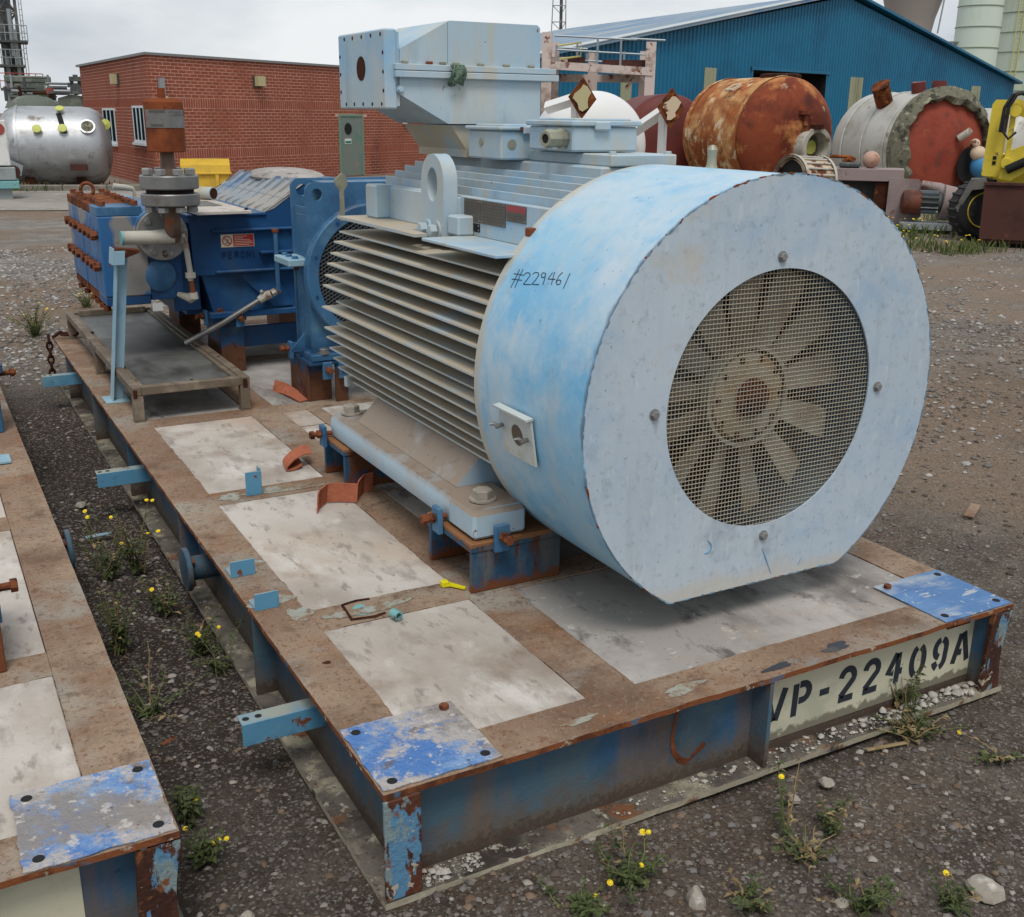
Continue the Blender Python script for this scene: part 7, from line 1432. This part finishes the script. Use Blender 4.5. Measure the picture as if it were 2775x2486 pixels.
W('tall weed with dry base growing against the number panel', 1790, 1418, .22, 16, .09, 1, 11, .35, 1.3, lean=(.1, .1)); W('slim upright weed rising before the stiffening rib', 1555, 1650, .24, 6, .05, 1, 12, .2, 1.4); W('dry brown tuft at the foot of the number panel', 1815, 1455, .09, 26, .13, 0, 13, .55, 1.0)
W('ragwort clump with yellow flowers before the near skid corner', 1245, 1745, .11, 14, .13, 2, 14, .15, 1.6); W('low ragwort with yellow buds before the skid corner post', 1130, 1810, .08, 9, .10, 2, 15, .1, 1.5); W('green sprig in the gravel beside the slim weed', 1650, 1640, .12, 7, .06, 0, 16, .2, 1.5)
W('dry grass tussock on the gravel below the slim weed', 1600, 1690, .07, 18, .10, 0, 17, .7, .7); W('leafy weed among loose stones beside the grey stone', 1700, 1800, .10, 10, .09, 0, 18, .1, 1.6); W('small seedling in the gravel near the skid edge', 1480, 1640, .05, 6, .04, 0, 19, .1, 1.4) if False else None
W('yellow flowering stalk lying over the gravel beyond the number panel', 1985, 1500, .05, 5, .15, 2, 20, .1, 1.5); W('small weed beside the large flat rock', 1880, 1790, .08, 7, .07, 1, 21, .1, 1.5); W('low sprawling weed with dry stems by the cream angular stone', 1480, 1790, .09, 12, .12, 0, 22, .4, 1.2)
W('ragwort with bright yellow heads below the near angle stub', 395, 1700, .11, 9, .06, 3, 31, .05, 1.2); W('small ragwort with a yellow head beside the neighbouring skid corner', 370, 1620, .10, 8, .05, 1, 32, .05, 1.5)
W('sprawling green weed between the skids with long bare stems', 300, 1420, .16, 10, .30, 0, 33, .1, 1.0, lean=(.5, .5)); W('dense dark weed between the skids by the drain flange', 240, 1290, .26, 16, .10, 0, 34, .1, 1.8); W('flowering ragwort under the middle angle stub', 275, 1130, .30, 14, .14, 4, 35, .05, 1.3); W('bushy ragwort beside the flange of the neighbouring skid', 215, 1140, .24, 14, .14, 2, 36, .1, 1.5)
W('leafy weed below the drain flange of the skid', 400, 1290, .18, 12, .10, 1, 37, .1, 1.6); W('small weed growing in the dark soil against the side beam', 330, 1210, .18, 10, .08, 1, 38, .1, 1.5); W('spindly weed with yellow buds near the edge of the side beam', 440, 1330, .2, 6, .12, 1, 39, .1, 1.2)
W('pale green clump on the gravel behind the rusty chain', 70, 665, .30, 34, .24, 3, 41, .2, 1.4, wide=.004); W('yellow flowering weed behind the drip tray', 172, 610, .26, 16, .16, 5, 42, .1, 1.4, wide=.004)
# rough grass with flowers by the loader
def tuft(n, x0, x1, y0, y1, hmin, hmax, wd):
    x = rng.uniform(x0, x1, n); y = rng.uniform(y0, y1, n); k = (np.sin(1.3*x)+np.sin(1.9*y+.6*x)+rng.uniform(-1.2, 1.2, n)) > .1; x, y = x[k], y[k]; n = len(x); h_ = rng.uniform(hmin, hmax, n); a = rng.uniform(0, 6.28, n); b = rng.uniform(0, 6.28, n); l = rng.uniform(.1, .6, n)*h_
    c, s = np.cos(a)*wd, np.sin(a)*wd; z0 = np.full(n, -.02); V = np.stack([np.stack([x-c, y-s, z0], 1), np.stack([x+c, y+s, z0], 1), np.stack([x+c*.6+l*.35*np.cos(b), y+s*.6+l*.35*np.sin(b), h_*.6], 1), np.stack([x+l*np.cos(b), y+l*np.sin(b), h_], 1)], 1)
    return V.reshape(-1, 3), np.arange(n*4).reshape(n, 4)
def grass_obj(name, args, m):
    V, F = tuft(*args); me = mesh_np(name, V, F); me.materials.append(M[m]); o = bpy.data.objects.new(name, me); COL.objects.link(o); o['kind'] = 'stuff'; return o
grass_obj('rough_grass', (9000, 11.0, 16.5, 7.6, 11.6, .05, .19, .007), 'grass'); grass_obj('rough_grass', (2600, -3.0, 3.5, 24.0, 26.0, .05, .2, .015), 'dry_grass'); grass_obj('rough_grass', (2500, -3.0, 4.0, 23.7, 25.5, .04, .16, .012), 'grass')
pts = rng.uniform((11.0, 7.8, .10), (16, 11, .24), (380, 3)); keep = (np.sin(1.3*pts[:, 0])+np.sin(1.9*pts[:, 1]+.6*pts[:, 0])) > .0; stones('flower_heads', pts[keep], rng.uniform(.012, .022, keep.sum()), 'petal', .5)
